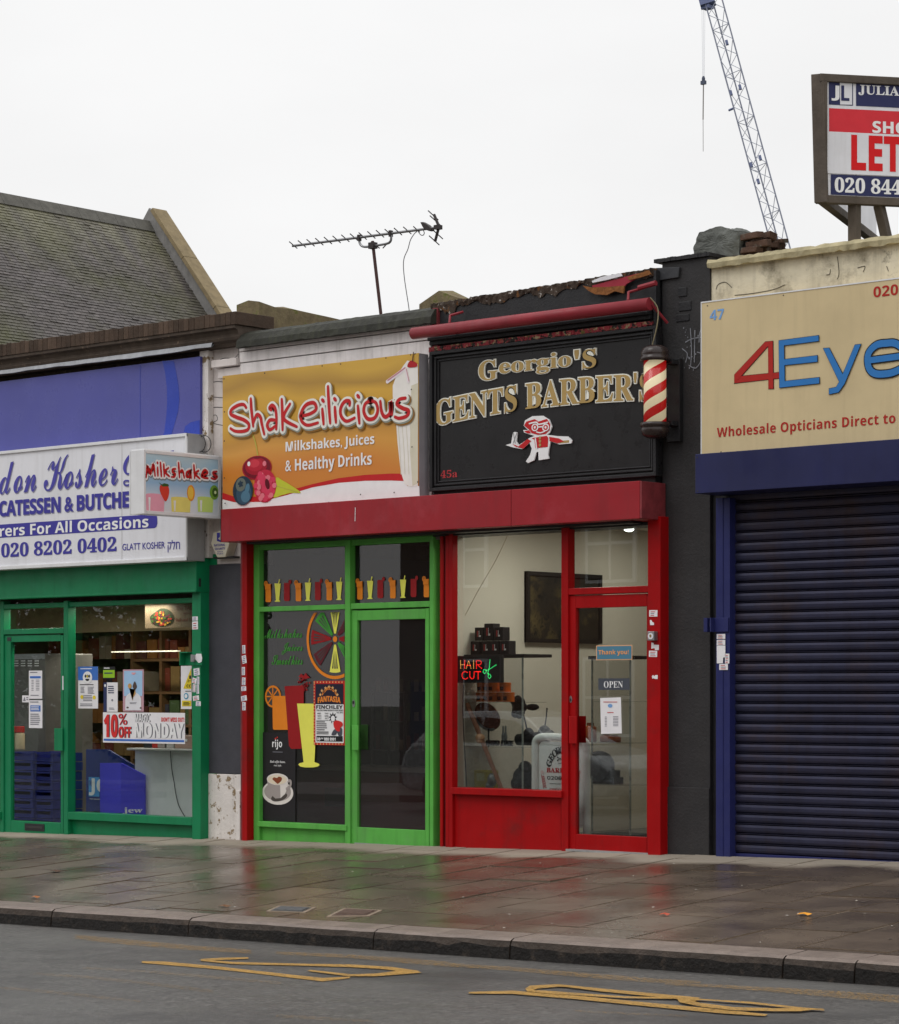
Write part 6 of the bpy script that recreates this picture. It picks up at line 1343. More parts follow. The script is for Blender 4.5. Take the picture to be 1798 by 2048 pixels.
b = MB(); b.box(X(1003, .3, 'deli'), X(1480, .3, 'deli'), .285, .30, Z(1003, 335, .3, 'deli'), Z(1003, 324, .3, 'deli')); b.build('top_rail', flat('rail cream', (226, 206, 176)), hs_)
b = MB(); b.poly(pl, [(1040, 430), (1080, 395), (1120, 370), (1170, 380), (1205, 425), (1195, 470), (1150, 490), (1100, 492), (1060, 475)], .003, 0, True)
for i in range(70):
    a, r = random.uniform(0, 6.28), math.sqrt(random.random()); b.ell(pl, 1120+70*r*math.cos(a), 438+48*r*math.sin(a), random.uniform(5, 12), random.uniform(5, 11), .004+i*.00004, 1+i % 4, n=7)
b.build('salad_picture', [flat('salad dark', (50, 56, 34)), flat('salad red', (160, 50, 36)), flat('salad gold', (190, 140, 50)), flat('salad green', (60, 84, 36)), flat('salad plum', (84, 30, 44))], hs_)
b = MB(); b.text(pl, 'The TAS', 'sans', 1218, 1330, (1330, 352), (1218, 385), .003, suffix='TE'); b.text(pl, 'you', 'sans', 1270, 1320, 398, 420, .003, suffix=' love'); b.text(pl, 'Full and Sa', 'sansb', 1218, 1335, 438, 462, .003, suffix='vory'); b.build('lettering', flat('menu brown', (120, 60, 44)), hs_)

# ================================================================== INSIDE THE MILKSHAKE BAR
b = MB(); sc_ = thing('service_counter', 'dark red brown counter inside the milkshake bar', 'counter', (X(620, 1.0), 1.0, zs0)); pl = PY(.7, 'green'); x0 = X(382, .7, 'green'); zc1 = pl.hit(382, 1515)[1]
b.box(x0, XB-.2, .7, 1.3, zs0, zc1); b.build('front_panel', M('dark mahogany panel', (92, 40, 36), .5, .15, 3), sc_); MB().box(x0-.02, XB-.2, .66, 1.34, zc1+.001, zc1+.04).build('counter_top', flat('grey laminate', (120, 116, 112)), sc_, .004); MB().box(x0-.03, x0-.002, .68, .72, zs0, zc1).build('end_post', flat('pale post', (120, 120, 100)), sc_)
MB().box(X(552, .68, 'green'), X(672, .68, 'green'), .688, .6995, pl.hit(552, 1740)[1], pl.hit(552, 1625)[1]).build('dark_panel', BLKL, sc_)
t = thing('drinks_fridge', 'dark glass fronted drinks fridge inside behind the green door', 'fridge', (X(950, 1.6, 'green'), 1.7, zs0)); b = MB(); pl = PY(1.6, 'green'); fx0, fx1 = X(846, 1.6, 'green'), X(1068, 1.6, 'green'); fz = pl.hit(846, 1000)[1]
b.box(fx0, fx1, 1.6, 2.2, zs0, fz); b.build('body', flat('fridge black', (46, 44, 46)), t, .01); b = MB()
for xx in (fx0+.01, (fx0+fx1)/2, fx1-.03): b.box(xx, xx+.02, 1.575, 1.598, zs0+.1, fz-.05)
b.build('door_edge', METL, t); b = MB()
for i in range(5):
    z_ = zs0+.2+i*.28; b.box(fx0+.05, fx1-.05, 1.585, 1.597, z_, z_+.012)
    for j in range(7): b.box(fx0+.07+j*.1, fx0+.12+j*.1, 1.588, 1.599, z_+.014, z_+.014+random.uniform(.08, .18), random.randrange(1, 4))
b.build('shelf', [METL, flat('carton dull red', (96, 44, 40)), flat('carton dull cream', (140, 132, 112)), flat('carton dull green', (60, 76, 50))], t)
t = thing('menu_board', 'pale menu board on the back wall of the milkshake bar', 'menu board', (X(900, 4.8, 'green'), 4.8, 1.9)); b = MB(); b.box(X(760, 4.8, 'green'), X(1120, 4.8, 'green'), 4.8, 4.84, 1.75, 2.5); b.build('board', flat('menu grey', (150, 146, 140)), t); b = MB(); b.box(X(790, 4.8, 'green'), X(960, 4.8, 'green'), 4.785, 4.799, 1.85, 2.4); b.build('panel', flat('menu dark', (70, 60, 58)), t)
b = MB(); n = 11; pz = PY(.0, 'green'); z = zs0+.006
for i in range(n):
    x = X(915, .5, 'green')+i*.07; b.add([(x, .30, z), (x+.035, .30, z), (x+.055, .36, z), (x+.02, .36, z)], [(0, 1, 2, 3)], i % 2)
b.build('hazard_tape', [flat('tape yellow', (170, 160, 90)), BLKL], None, label='yellow and black hazard tape on the floor inside the green door', cat='tape')

# ================================================================== INSIDE THE BARBER SHOP
k = 'barb'; xw_ = XB+.075; pw = PX(xw_, k)
A_ = pw.at(515, 352); B_ = pw.at(945, 372); za, zb_ = A_.z, pw.at(515, 762).z
pic = thing('framed_picture', 'large dark framed picture on the cream side wall inside the barber shop', 'picture', (xw_, (A_.y+B_.y)/2, zb_)); b = MB(); b.box(xw_, xw_+.02, A_.y, B_.y, zb_, za); 
PIC = M('dark landscape print', (40, 34, 26), .5, .3, 3, patch=[((104, 88, 52), 3, .52, .66), ((16, 14, 14), 6, .52, .60), ((150, 140, 120), 5, .68, .72)]); b.build('print', PIC, pic)
b = MB(); f = .035
b.box(xw_, xw_+.04, A_.y, B_.y, za-f, za); b.box(xw_, xw_+.04, A_.y, B_.y, zb_, zb_+f); b.box(xw_, xw_+.04, A_.y, A_.y+f, zb_+f, za-f); b.box(xw_, xw_+.04, B_.y-f, B_.y, zb_+f, za-f); b.build('frame', flat('frame dark', (28, 22, 20)), pic)
p1 = PY(3.2, k)
b = MB(); b.slab(p1, [(895, 655), (1015, 660), (1005, 830), (895, 820)], -.03); t = b.build('wall_poster', [flat('poster plum', (56, 34, 36))], None, label='dark portrait poster with red top hung deep inside the barber shop', cat='poster')
b = MB(); b.slab(p1, [(895, 655), (1015, 660), (1014, 676), (895, 672)], .004, .002); b.build('red_band', REDL, t); b = MB(); b.ell(p1, 950, 712, 12, 20, .004); b.poly(p1, [(930, 800), (935, 745), (965, 745), (972, 800)], .003); b.build('portrait', flat('portrait skin', (140, 100, 84)), t)
# lamp in the ceiling
pc = CAM+ray(1258, 1053)*((2.795-HC)/ray(1258, 1053).z)
t = thing('ceiling_spotlight', 'small bright round spotlight in the barber shop ceiling', 'light', pc); b = MB(); b.lathe((pc.x, pc.y, 2.785), [(.07, 0), (.07, .014)], 20); b.build('rim', ALW, t); b = MB(); b.ball((pc.x, pc.y, 2.772), .048, .048, .026); b.build('lamp', emit('spot lamp', (255, 248, 232), 8), t)
for i, (lx, ly, e) in enumerate(((XB+1.15, .7, 66), (XB+1.0, 2.4, 24))):
    ld = bpy.data.lights.new('barber_spot_lamp', 'AREA'); ld.shape = 'DISK'; ld.size = .5; ld.energy = e*.40; ld.color = (1, .95, .87); lo = bpy.data.objects.new('barber_spot_lamp', ld); sc.collection.objects.link(lo); lo.location = (lx, ly, 2.77)
b = MB(); pc_ = PY(.30, 'barb'); b.tube(sm([pc_.at(*p) for p in ((430, 120), (350, 290), (240, 480), (132, 690))], 4), .0022, 5); b.build('electric_wire', M('old cord', (150, 124, 92), .6), None, label='thin brown cord hanging diagonally inside the barber window', cat='cord')
# glass display cabinets
def cabinet(label, k, x0, x1, Y, ytop, shelves, ybase, depth=.34, topmat=None):
    pl = PY(Y, k); a, c = X(x0, Y, k), X(x1, Y, k); t = thing('display_cabinet', label, 'display cabinet', ((a+c)/2, Y+depth/2, zb0), 'glass display cabinets in the barber shop')
    zt = pl.hit(x0, ytop)[1]; zb_ = zb0 if ybase is None else pl.hit(x0, ybase)[1]
    b = MB(); f_w = .03
    b.box(a-.03, c+.03, Y-.02, Y-.02+f_w, zt, zt+.028); b.box(a-.03, c+.03, Y+depth+.02-f_w, Y+depth+.02, zt, zt+.028); b.box(a-.03, a, Y-.02+f_w, Y+depth+.02-f_w, zt, zt+.028); b.box(c, c+.03, Y-.02+f_w, Y+depth+.02-f_w, zt, zt+.028); b.box(a-.01, c+.01, Y, Y+depth, zb0+.0, zb0+.06); b.build('dark_top', flat('cabinet black', (34, 30, 30)), t, .003)
    MB().box(a, c, Y-.02+f_w, Y+depth+.02-f_w, zt+.018, zt+.026).build('glass_top', GLC, t)
    b = MB(); 
    for xx in (a, c): 
        for yy in (Y,): b.box(xx-.006, xx+.006, yy-.006, yy+.006, zb0+.06, zt)
    b.build('upright', M('cabinet edge', (140, 144, 140), .3, .1, metal=.4), t)
    zs = []
    for s in shelves:
        z = pl.hit(x0, s)[1]; zs.append(z); MB().box(a+.01, c-.01, Y+.01, Y+depth-.01, z-.006, z).build('glass_shelf', GLC, t)
    MB().box(a+.008, c-.008, Y-.003, Y, zb0+.06, zt).build('glass_front', GLC, t)
    return a, c, zt+.028, zs
ca, cc, ctop, cz = cabinet('tall glass display cabinet in the barber window under the black product boxes', 'barb', 163, 505, .30, 852, (1105, 1360), None)
da, dc, dtop, dz = cabinet('glass display cabinet behind the barber door with a grey ball inside', 'barb', 905, 1125, .95, 860, (1102, 1338, 1580), None)
BXB = flat('product black', (34, 30, 32)); BXR = flat('product red', (150, 50, 50))
def prodbox(x, y, w, h, Y, z, label):
    t = thing('product_box', label, 'box', (x, Y, z), 'black product boxes on the cabinet'); b = MB(); b.box(x-w/2, x+w/2, Y, Y+w, z+.001, z+h); b.build('carton', BXB, t, .006)
    b = MB(); pl = PY(Y-.001); 
    b.add([(x-w*.22, Y-.002, z+h*.3), (x-w*.05, Y-.002, z+h*.3), (x-w*.05, Y-.002, z+h*.75), (x-w*.22, Y-.002, z+h*.75)], [(0, 1, 2, 3)], 0); b.add([(x+.0, Y-.002, z+h*.3), (x+w*.22, Y-.002, z+h*.3), (x+w*.22, Y-.002, z+h*.42), (x+w*.05, Y-.002, z+h*.42), (x+w*.05, Y-.002, z+h*.75), (x, Y-.002, z+h*.75)], [(0, 1, 2, 3, 4, 5)], 1); b.build('carton_print', [BXR, WHT], t)
for i, (px, r) in enumerate(((226, 0), (284, 0), (342, 0), (398, 0), (247, 1), (304, 1), (360, 1))):
    xx = X(px, .36, 'barb'); w = .118; 
    prodbox(xx, 0, .10, .15 if i == 5 else .118, .36+.02*random.random(), ctop+r*.12, 'black product box, %s of the %s row on the barber cabinet' % ((('first from the left', 'second from the left', 'third from the left', 'rightmost')[i] if i < 4 else ('left', 'middle', 'right')[i-4]), 'bottom' if r == 0 else 'upper'))
OT = flat('tin orange', (226, 98, 34), k=1.5); OTD = flat('tin label dark', (90, 46, 34))
z1_ = cz[0]
for i, (px, r) in enumerate(((270, 0), (310, 0), (342, 0), (390, 0), (425, 0), (275, 1), (310, 1), (340, 1), (405, 1))):
    xx = X(px, .42, 'barb'); t = thing('orange_tin', 'orange tin, %s in the %s row on the upper cabinet shelf' % (ords[i if i < 5 else i-5], 'lower' if r == 0 else 'upper'), 'tin', (xx, .42, z1_+r*.085), 'orange tins in the barber cabinet'); b = MB(); b.lathe((xx, .42, z1_+r*.085+.001), [(.05, 0), (.05, .058), (.047, .06)], 18); b.build('tin_body', OT, t); b = MB(); b.lathe((xx, .42, z1_+r*.085+.0615), [(.052, 0), (.052, .02), (.05, .022)], 18); b.build('tin_lid', OT, t)
    b = MB(); yy = .42-.0515; b.add([(xx-.02, yy, z1_+r*.085+.015), (xx+.02, yy, z1_+r*.085+.015), (xx+.02, yy, z1_+r*.085+.048), (xx-.02, yy, z1_+r*.085+.048)], [(0, 1, 2, 3)]); b.build('tin_label', OTD, t)
z2_ = cz[1]
pl = PY(.40, 'barb'); c = pl.at(300, 1188); t = thing('hand_mirror', 'round tilted brown backed mirror on the cabinet shelf', 'mirror', (c.x, .4, z2_)); b = MB(); V = []; n = 28; r = .135
for off, y in ((0, .0), (0, .012)): V += [c+Vector((r*math.cos(w*2*math.pi/n), y-.4*r*math.sin(w*2*math.pi/n), .9*r*math.sin(w*2*math.pi/n))) for w in range(n)]
b.add(V, [tuple(range(n)), tuple(range(2*n-1, n-1, -1))]+[(i, i+n, (i+1) % n+n, (i+1) % n) for i in range(n)]); b.build('disc', M('copper mirror', (128, 74, 52), .25, .1, metal=.3), t)
b = MB(); b.tube([c+Vector((r*.98*math.cos(rad(a)), -.012-.4*r*math.sin(rad(a)), .88*r*math.sin(rad(a)))) for a in range(190, 300, 10)], .012, 6); b.build('chrome_rim', METL, t); b = MB(); b.tube([c+Vector((0, .02, -r*.8)), (c.x, .42, z2_)], .008, 6); b.build('stand', DSTL, t)
A_ = PY(.27, 'barb').at(185, 1115); B_ = PY(.24, 'barb').at(385, 1610); b = MB(); b.tube([A_, A_.lerp(B_, .5), B_+(B_-A_)*.35], [.022, .02, .016], 8); b.build('wooden_pole', M('brown pole', (116, 72, 48), .5, .2), None, label='brown wooden pole leaning diagonally in the barber window', cat='pole')
b = MB(); c = A_.lerp(B_, .40); b.ball(c+Vector((0, -.01, 0)), .045, .04, .035); b.ball(c+Vector((.0, -.01, -.03)), .035, .035, .02); b.build('wooden_ornament', M('pale wood', (170, 128, 96), .5), None, label='pale wooden ornament against the leaning pole in the barber window', cat='ornament')
def flower(k, Y, pts, label):
    pl = PY(Y, k); (cx_, cy_) = pts[0]; c = pl.at(cx_, cy_); t = thing('black_flower', label, 'ornament', pl.at(*pts[-1]), 'black ornaments in the barber window'); b = MB()
    for i in range(9):
        a = i*.7; b.ball(c+Vector((.055*math.cos(a), random.uniform(-.03, .03), .065*math.sin(a))), .045, .02, .04, nu=8, nv=5)
    b.ball(c, .05, .04, .05, nu=10, nv=6); b.ball(c+Vector((.16, 0, .0)), .08, .015, .03, nu=10, nv=5); b.build('bloom', BXB, t, smooth=True); b = MB(); b.tube(sm([pl.at(*p) for p in pts], 5), .007, 6); b.build('stem', BXB, t)
flower('barb', .62, [(480, 1135), (505, 1170), (520, 1220), (530, 1270)], 'large black artificial flower beside the barber cabinet')
b = MB(); pl = PY(.6, 'barb'); t = thing('hairdryer', 'black hairdryer and cable lying behind the barber board', 'hairdryer', pl.at(600, 1330)); c = pl.at(590, 1318); b.tube([c+Vector((-.22, 0, -.01)), c, c+Vector((.16, 0, .035))], [.05, .06, .045], 12); b.build('barrel', BXB, t, smooth=True); b = MB(); b.ball(pl.at(630, 1280), .06, .05, .06); b.ball(pl.at(540, 1300), .055, .05, .07); b.build('nozzle', BXB, t, smooth=True); b = MB(); b.tube(sm([pl.at(*p) for p in ((645, 1140), (640, 1200), (630, 1260))], 5), .006, 6); b.build('flex', BXB, t)
b = MB(); t = thing('black_ornament', 'dark rounded ornament low in the barber window', 'ornament', PY(.6, 'barb').at(520, 1600), 'black ornaments in the barber window'); pl = PY(.6, 'barb')
for x, y, r in ((520, 1490, .07), (500, 1540, .09), (535, 1560, .085), (470, 1575, .06), (520, 1600, .10)): b.ball(pl.at(x, y), r, r*.7, r)
b.build('body', BXB, t, smooth=True)
b = MB(); plt = PY(.33, 'barb'); b.text(plt, 'PINO LINE', 'sansbi', 297, 456, (297, 1325), (297, 1356), .0, 0, .01, .02); b.build('shelf_lettering', BXB, None, label='black slanted capital letters standing on the lower cabinet shelf', cat='lettering')
b = MB(); plt = PY(.45, 'barb'); t = thing('chrome_bottle', 'two small chrome bottles on the lower cabinet shelf', 'bottles', plt.at(400, 1325))
for x in (393, 407): c = plt.at(x, 1330); b.lathe(c, [(.014, -.02), (.016, .05), (.008, .08), (.008, .13)], 12)
b.build('chrome', METL, t)
b = MB(); plt = PY(.42, 'barb'); t = thing('yellow_case', 'yellow plastic case low in the barber window cabinet', 'case', plt.at(260, 1600)); c0 = plt.at(200, 1605); c1 = plt.at(325, 1500); b.box(c0.x, c1.x, .42, .52, c0.z-.3, c1.z); b.build('shell', flat('case yellow', (176, 158, 34)), t, .01); b = MB(); plf = PY(.419, 'barb'); b.rect(plf, 240, 285, 1515, 1560, .002); b.build('pale_label', flat('case pale label', (190, 184, 130)), t); b = MB(); c = PY(.36, 'barb').at(328, 1555); b.ball(c, .045, .04, .06); b.ball(c+Vector((-.03, 0, -.05)), .035, .035, .04); b.build('clipper', METL, t, smooth=True)
# things in the second cabinet
b = MB(); c = PY(1.05, 'barb').at(948, 1475); t = thing('dark_sphere', 'dark grey ball standing on boxes in the cabinet behind the barber door', 'ball', c); b.ball(c, .135, .135, .135, nu=24, nv=16); b.build('ball', M('graphite', (74, 72, 76), .3), t, smooth=True)
for (x0, x1, y0, y1, lab) in ((905, 985, 1530, 1580, 'flat dark box under the grey ball'), (965, 1012, 1500, 1580, 'dark upright box beside the grey ball'), (1000, 1030, 1540, 1580, 'small dark box right of the grey ball')):
    pl = PY(1.02, 'barb'); a = pl.at(x0, y1); c = pl.at(x1, y0); t = thing('cabinet_box', lab, 'box', a, 'dark boxes in the far cabinet'); b = MB(); b.box(a.x, c.x, 1.02, 1.16, dz[2]+.001, max(c.z, dz[2]+.05)); b.build('carton', flat('carton dark', (62, 60, 62)), t, .005); b = MB(); b.box(a.x+.01, c.x-.02, 1.017, 1.0195, dz[2]+.02, dz[2]+.04); b.build('carton_print', PGY, t)
for i, (x0, y0, y1) in enumerate(((895, 1225, 1336), (985, 1290, 1336), (1035, 1295, 1336))):
    pl = PY(1.05, 'barb'); c = pl.at(x0, y1); h = pl.at(x0, y0).z-c.z; t = thing('orange_bottle', '%s on the far cabinet shelf' % ('tall orange bottle', 'short orange tub beside the tall orange bottle', 'rightmost short orange tub')[i], 'bottle', (c.x, 1.05, dz[1]), 'orange bottles in the far cabinet'); b = MB(); b.lathe((c.x, 1.05, dz[1]+.001), [(.05, 0), (.055, .01), (.055, h*.75), (.03, h*.85)], 16); b.build('bottle_body', M('bottle amber %d' % i, (150, 76, 40), .4), t, smooth=True); b = MB(); b.lathe((c.x, 1.05, dz[1]+h*.86), [(.032, 0), (.032, h*.14)], 12); b.build('bottle_cap', flat('cap dull %d' % i, (120, 70, 50)), t)
# led sign
pl = PY(.16, 'bwin'); t = thing('led_sign', 'black LED sign showing HAIR CUT and scissors in coloured dots', 'led sign', pl.at(250, 578)); b = MB(); b.slab(pl, [(50, 350), (436, 346), (436, 578), (50, 580)], -.04); b.build('casing', BLKL, t, .004)
b = MB(); b.rect(pl, 424, 436, 350, 578, .002); b.rect(pl, 66, 436, 568, 579, .003); b.build('edge', DSTL, t)
LEDC = [emit('led red', (255, 30, 24), 2.6), emit('led amber', (255, 170, 90), 1.6), emit('led green', (60, 255, 130), 1.8)]
def dots(b, pts, n, m, r=3.2):
    P = [(pts[i], pts[i+1]) for i in range(len(pts)-1)]; L_ = [math.dist(a, c) for a, c in P]; T = sum(L_)
    for j in range(n):
        d = T*j/max(1, n-1); i = 0
        while i < len(P)-1 and d > L_[i]: d -= L_[i]; i += 1
        a, c = P[i]; f = d/L_[i]; x, y = a[0]+(c[0]-a[0])*f, a[1]+(c[1]-a[1])*f; b.ell(pl, x, y, r, r*1.35, .004, m, n=8)
b = MB()
for P, n, m in (([(92, 390), (94, 455)], 7, 1), ([(128, 390), (128, 455)], 7, 0), ([(98, 424), (122, 424)], 3, 1), ([(142, 455), (162, 390), (182, 455)], 12, 1), ([(150, 430), (176, 430)], 3, 0), ([(204, 390), (204, 455)], 7, 1), ([(228, 455), (228, 390), (262, 390), (272, 405), (262, 424), (234, 424), (272, 455)], 19, 0), ([(150, 490), (130, 482), (108, 495), (104, 520), (112, 540), (135, 548), (152, 538)], 14, 0), ([(172, 484), (172, 530), (188, 546), (206, 538), (210, 484)], 15, 0), ([(222, 484), (264, 484)], 7, 0), ([(243, 490), (243, 546)], 6, 0), ([(344, 384), (338, 450), (325, 500)], 12, 2), ([(396, 426), (345, 460), (318, 474)], 9, 2), ([(310, 470), (292, 465), (284, 485), (296, 502), (312, 490), (310, 472)], 10, 2), ([(330, 505), (328, 530), (340, 542), (354, 528), (346, 508), (332, 504)], 10, 2)): dots(b, P, n, m, 3.5 if m == 0 else 3.1)
b.build('led_dots', LEDC, t); b = MB(); b.tube(sm([pl.at(*p, -.05) for p in ((85, 590), (78, 700), (80, 900), (95, 1200), (110, 1470))], 5), .005, 5); b.build('cable', BLKL, t)
# A-board kept inside
pl = PY(.22, 'bwin'); t = thing('sandwich_board', 'white sandwich board with arched barber lettering standing inside the door', 'sandwich board', pl.at(950, 1870)); b = MB()
outer = [(730, 1872), (730, 1120), (738, 1075), (760, 1048), (800, 1036), (1100, 1058), (1150, 1072), (1168, 1105), (1172, 1872)]
b.tube(sm([pl.at(x, y) for x, y in ((730, 1872), (730, 1300), (730, 1120), (738, 1072), (775, 1046), (850, 1040), (1020, 1052), (1110, 1066), (1152, 1085), (1166, 1130), (1166, 1300), (1168, 1872))], 5), .034, 10); b.build('tube_frame', flat('white tube', (206, 206, 204)), t, smooth=True)
b = MB(); b.slab(pl, [(762, 1780), (762, 1110), (775, 1085), (800, 1078), (1100, 1092), (1125, 1102), (1136, 1130), (1140, 1790), (1115, 1822), (790, 1806)], -.01); b.build('board', WHT, t)
b = MB()
for ch, x, y, an in zip('GEORGIO', (848, 868, 895, 925, 960, 995, 1025), (1262, 1218, 1180, 1158, 1152, 1160, 1180), (70, 50, 30, 14, 0, -14, -30)):
    V, F = glyphs(ch, 'serif', .02, 1.0); x0 = sum(v[0] for v in V)/len(V); y0 = sum(v[1] for v in V)/len(V); a, c = pl.hit(x, y); s_ = .084; ca_, sa_ = math.cos(rad(an)), math.sin(rad(an)); b.add([pl.pt(a+((vx-x0)*ca_-(vy-y0)*sa_)*s_*.9, c+((vx-x0)*sa_+(vy-y0)*ca_)*s_, .004) for vx, vy in V], F, 0)
b.text(pl, 'BARBERS', 'serif', 826, 1085, 1304, 1345, .004, 1, .02); b.text(pl, '0208 202', 'sans', 832, 1070, 1374, 1405, .004, 0, .006); b.text(pl, 'SPECIALS', 'serifi', 848, 1040, 1478, 1510, .004, 1, .01); b.rect(pl, 855, 1050, 1438, 1442, .004, 0); b.rect(pl, 925, 1000, 1264, 1268, .004, 0); b.stroke(pl, [(920, 1215), (950, 1235)], .006, .004, 0); b.stroke(pl, [(920, 1242), (950, 1222)], .006, .0045, 0); b.ell(pl, 922, 1215, 6, 7, .004, 0); b.ell(pl, 922, 1242, 6, 7, .004, 0)
for s in (0, 1):
    for i in range(7):
        x = (784 if s == 0 else 1086)+(3*i if s == 0 else -2*i); y = 1370+i*15; b.poly(pl, [(x, y), (x+26, y+10), (x+26, y+17), (x, y+7)], .004, 1)
    b.stroke(pl, [(782, 1362), (802, 1480)] if s == 0 else [(1112, 1330), (1096, 1460)], .005, .0045, 1); b.ell(pl, 790 if s == 0 else 1108, 1342, 14, 16, .004, 2)
b.build('board_print', [BLKL, REDL, flat('pale pink print', (220, 190, 190))], t)
# ================================================================== SLATE ROOFED HALL BEHIND THE DELI
YGB = 30.0; R1 = PY(YGB).at(297, 449); R0 = onZ(0, 393, R1.z); rd = (R0-R1); rd.z = 0; rd.normalize(); pr_ = Vector((-rd.y, rd.x, 0))
if pr_.x < 0: pr_ = -pr_
hall = thing('slate_roof_hall', 'tall hall with a mossy grey slate roof and stone gable behind the deli', 'building', (R1.x, R1.y-3, 0))
gpl = Plane(R1, pr_, 'im'); E1 = gpl.at(412, 628); pitch = math.atan2(R1.z-E1.z, (E1-R1).dot(pr_)); dn = pr_*math.cos(pitch)-UP*math.sin(pitch); nm = pr_*math.sin(pitch)+UP*math.cos(pitch)
LR = (R0-R1).length*2.1; LS = 12.0; b = MB()
rowh, sw = .112, .21; r = 0
s = .12
while s < LS:
    a = -(sw/2 if r % 2 else 0); 
    while a < LR:
        j = random.gauss(0, .004); t_ = .012; l = random.gauss(0, .006)
        p = R1+rd*(a+.004)+dn*(s-.02)+nm*(.0); w = sw-.008
        u0 = nm*(.010); u1 = nm*(.024+abs(random.gauss(0, .006)))
        V = [p+u0, p+rd*w+u0, p+rd*w+dn*(rowh+.02+l)+u1, p+dn*(rowh+.02+l)+u1, p+dn*(rowh+.02+l), p+rd*w+dn*(rowh+.02+l)]
        b.add(V, [(0, 3, 2, 1), (3, 4, 5, 2)]); a += sw
    s += rowh; r += 1
SLATE = M('mossy grey slate', (82, 77, 75), .5, .22, 1.2, .2, 40, 0, island=.20, patch=[((70, 70, 46), .22, .46, .66), ((112, 110, 98), .8, .62, .78)])
t_ = SLATE.node_tree; N = t_.nodes; L = t_.links; bs_ = N['Principled BSDF']; old = bs_.inputs['Base Color'].links[0].from_socket   # lichen streaks running down from the ridge
g_ = N.new('ShaderNodeNewGeometry'); mp = N.new('ShaderNodeMapping'); mp.inputs['Scale'].default_value = (.25, 1.5, .25); L.new(g_.outputs['Position'], mp.inputs[0]); n_ = N.new('ShaderNodeTexNoise'); n_.inputs['Scale'].default_value = 1.4; n_.inputs['Detail'].default_value = 5; L.new(mp.outputs[0], n_.inputs['Vector'])
s_ = N.new('ShaderNodeSeparateXYZ'); L.new(g_.outputs['Position'], s_.inputs[0]); ad = N.new('ShaderNodeMath'); ad.operation = 'MULTIPLY_ADD'; ad.inputs[1].default_value = 5.0; L.new(n_.outputs[0], ad.inputs[0]); L.new(s_.outputs[2], ad.inputs[2])
r_ = N.new('ShaderNodeMapRange'); r_.inputs[1].default_value = R1.z+.6; r_.inputs[2].default_value = R1.z+3.6; r_.inputs[4].default_value = .80; L.new(ad.outputs[0], r_.inputs[0]); mx_ = N.new('ShaderNodeMixRGB'); L.new(r_.outputs[0], mx_.inputs[0]); L.new(old, mx_.inputs[1]); mx_.inputs[2].default_value = col((134, 132, 104)); L.new(mx_.outputs[0], bs_.inputs['Base Color'])
b.build('roof', SLATE, hall)
b = MB(); b.add([R1, R1+rd*LR, R1+rd*LR+dn*LS, R1+dn*LS], [(0, 1, 2, 3)]); dn2 = -pr_*math.cos(pitch)-UP*math.sin(pitch); b.add([R1, R1+rd*LR, R1+rd*LR+dn2*LS, R1+dn2*LS], [(3, 2, 1, 0)]); b.build('roof_deck', DSTL, hall)
b = MB(); a = 0
while a < LR:                                                      # ridge tiles
    b.prism([R1+rd*a+dn*.34+nm*.05, R1+rd*a+UP*.10+pr_*.03, R1+rd*a+UP*.10-pr_*.03, R1+rd*a+dn2*.34+UP*.05], rd*.64); a += .65
b.build('ridge', M('dark ridge tile', (84, 82, 76), .7, .3, 5, .3, 40), hall)
b = MB(); t0 = R1-rd*.02
b.prism([t0+UP*.45, t0+dn*(LS)+nm*.30, t0+dn*LS-nm*.2, t0-UP*.3, t0+dn2*LS, t0+dn2*LS+UP*.45], -rd*.45); b.build('gable_wall', M('lead covered gable side', (120, 118, 116), .6, .2, 4, .2, 30, .3), hall)
b = MB(); i = 0.0
while i < LS:
    p = t0+dn*(i-.20)+nm*.305; b.prism([p+rd*.06, p+rd*.06+dn*1.88, p+rd*.06+dn*1.88+nm*.12, p+rd*.06+nm*.12], -rd*.52); i += 1.89
b.build('gable_coping', M('sandstone coping', (126, 112, 86), .85, .22, 5, .5, 40, .25, (100, 88, 60)), hall, .01)
b = MB(); b.box(R1.x-5, R1.x+5, R1.y-12, R1.y-.1, -1, R1.z-9.5); b.build('wall', BRK, hall)

# ================================================================== TV AERIAL
k = 'ant'; YT = 1.6; pt = PY(YT, k); base = pt.at(1003, 1115); top = pt.at(922, 410)
an = thing('tv_aerial', 'rooftop television aerial on a thin leaning mast above the milkshake bar', 'aerial', base-Vector((0, 0, .7)))
GM = M('aerial grey metal', (120, 120, 122), .4, .1, 20, metal=.6); DM = M('aerial dark metal', (48, 42, 42), .5)
b = MB(); b.tube([base+(base-top)*.45, top], .016, 8); b.build('mast', M('rusty mast', (66, 44, 42), .7), an)
l0, l1 = pt.at(125, 458), pt.at(1612, 268); ax = (l1-l0).normalized()
b = MB(); b.tube([l0, l1-ax*.05], .013, 6); b.build('boom', GM, an)
ed = (pt.at(1185, 345)-pt.at(1125, 293)); 
el = Vector((0, .9, -.42)).normalized()
b = MB()
for i in range(15):
    x, y = 130+i*86.5, 448-i*11.2
    if i > 11: x += (i-11)*6
    p = pt.at(x+2, y+1); h = .062 if i < 14 else .05; b.tube([p-el*h, p+el*h], .0055, 5)
b.build('element', DM, an)
b = MB(); b.tube(sm([pt.at(*p) for p in ((790, 375), (792, 420), (812, 455), (850, 467), (930, 458), (1060, 436), (1098, 415), (1108, 380), (1104, 335))], 5), .012, 6); b.build('cradle', GM, an)
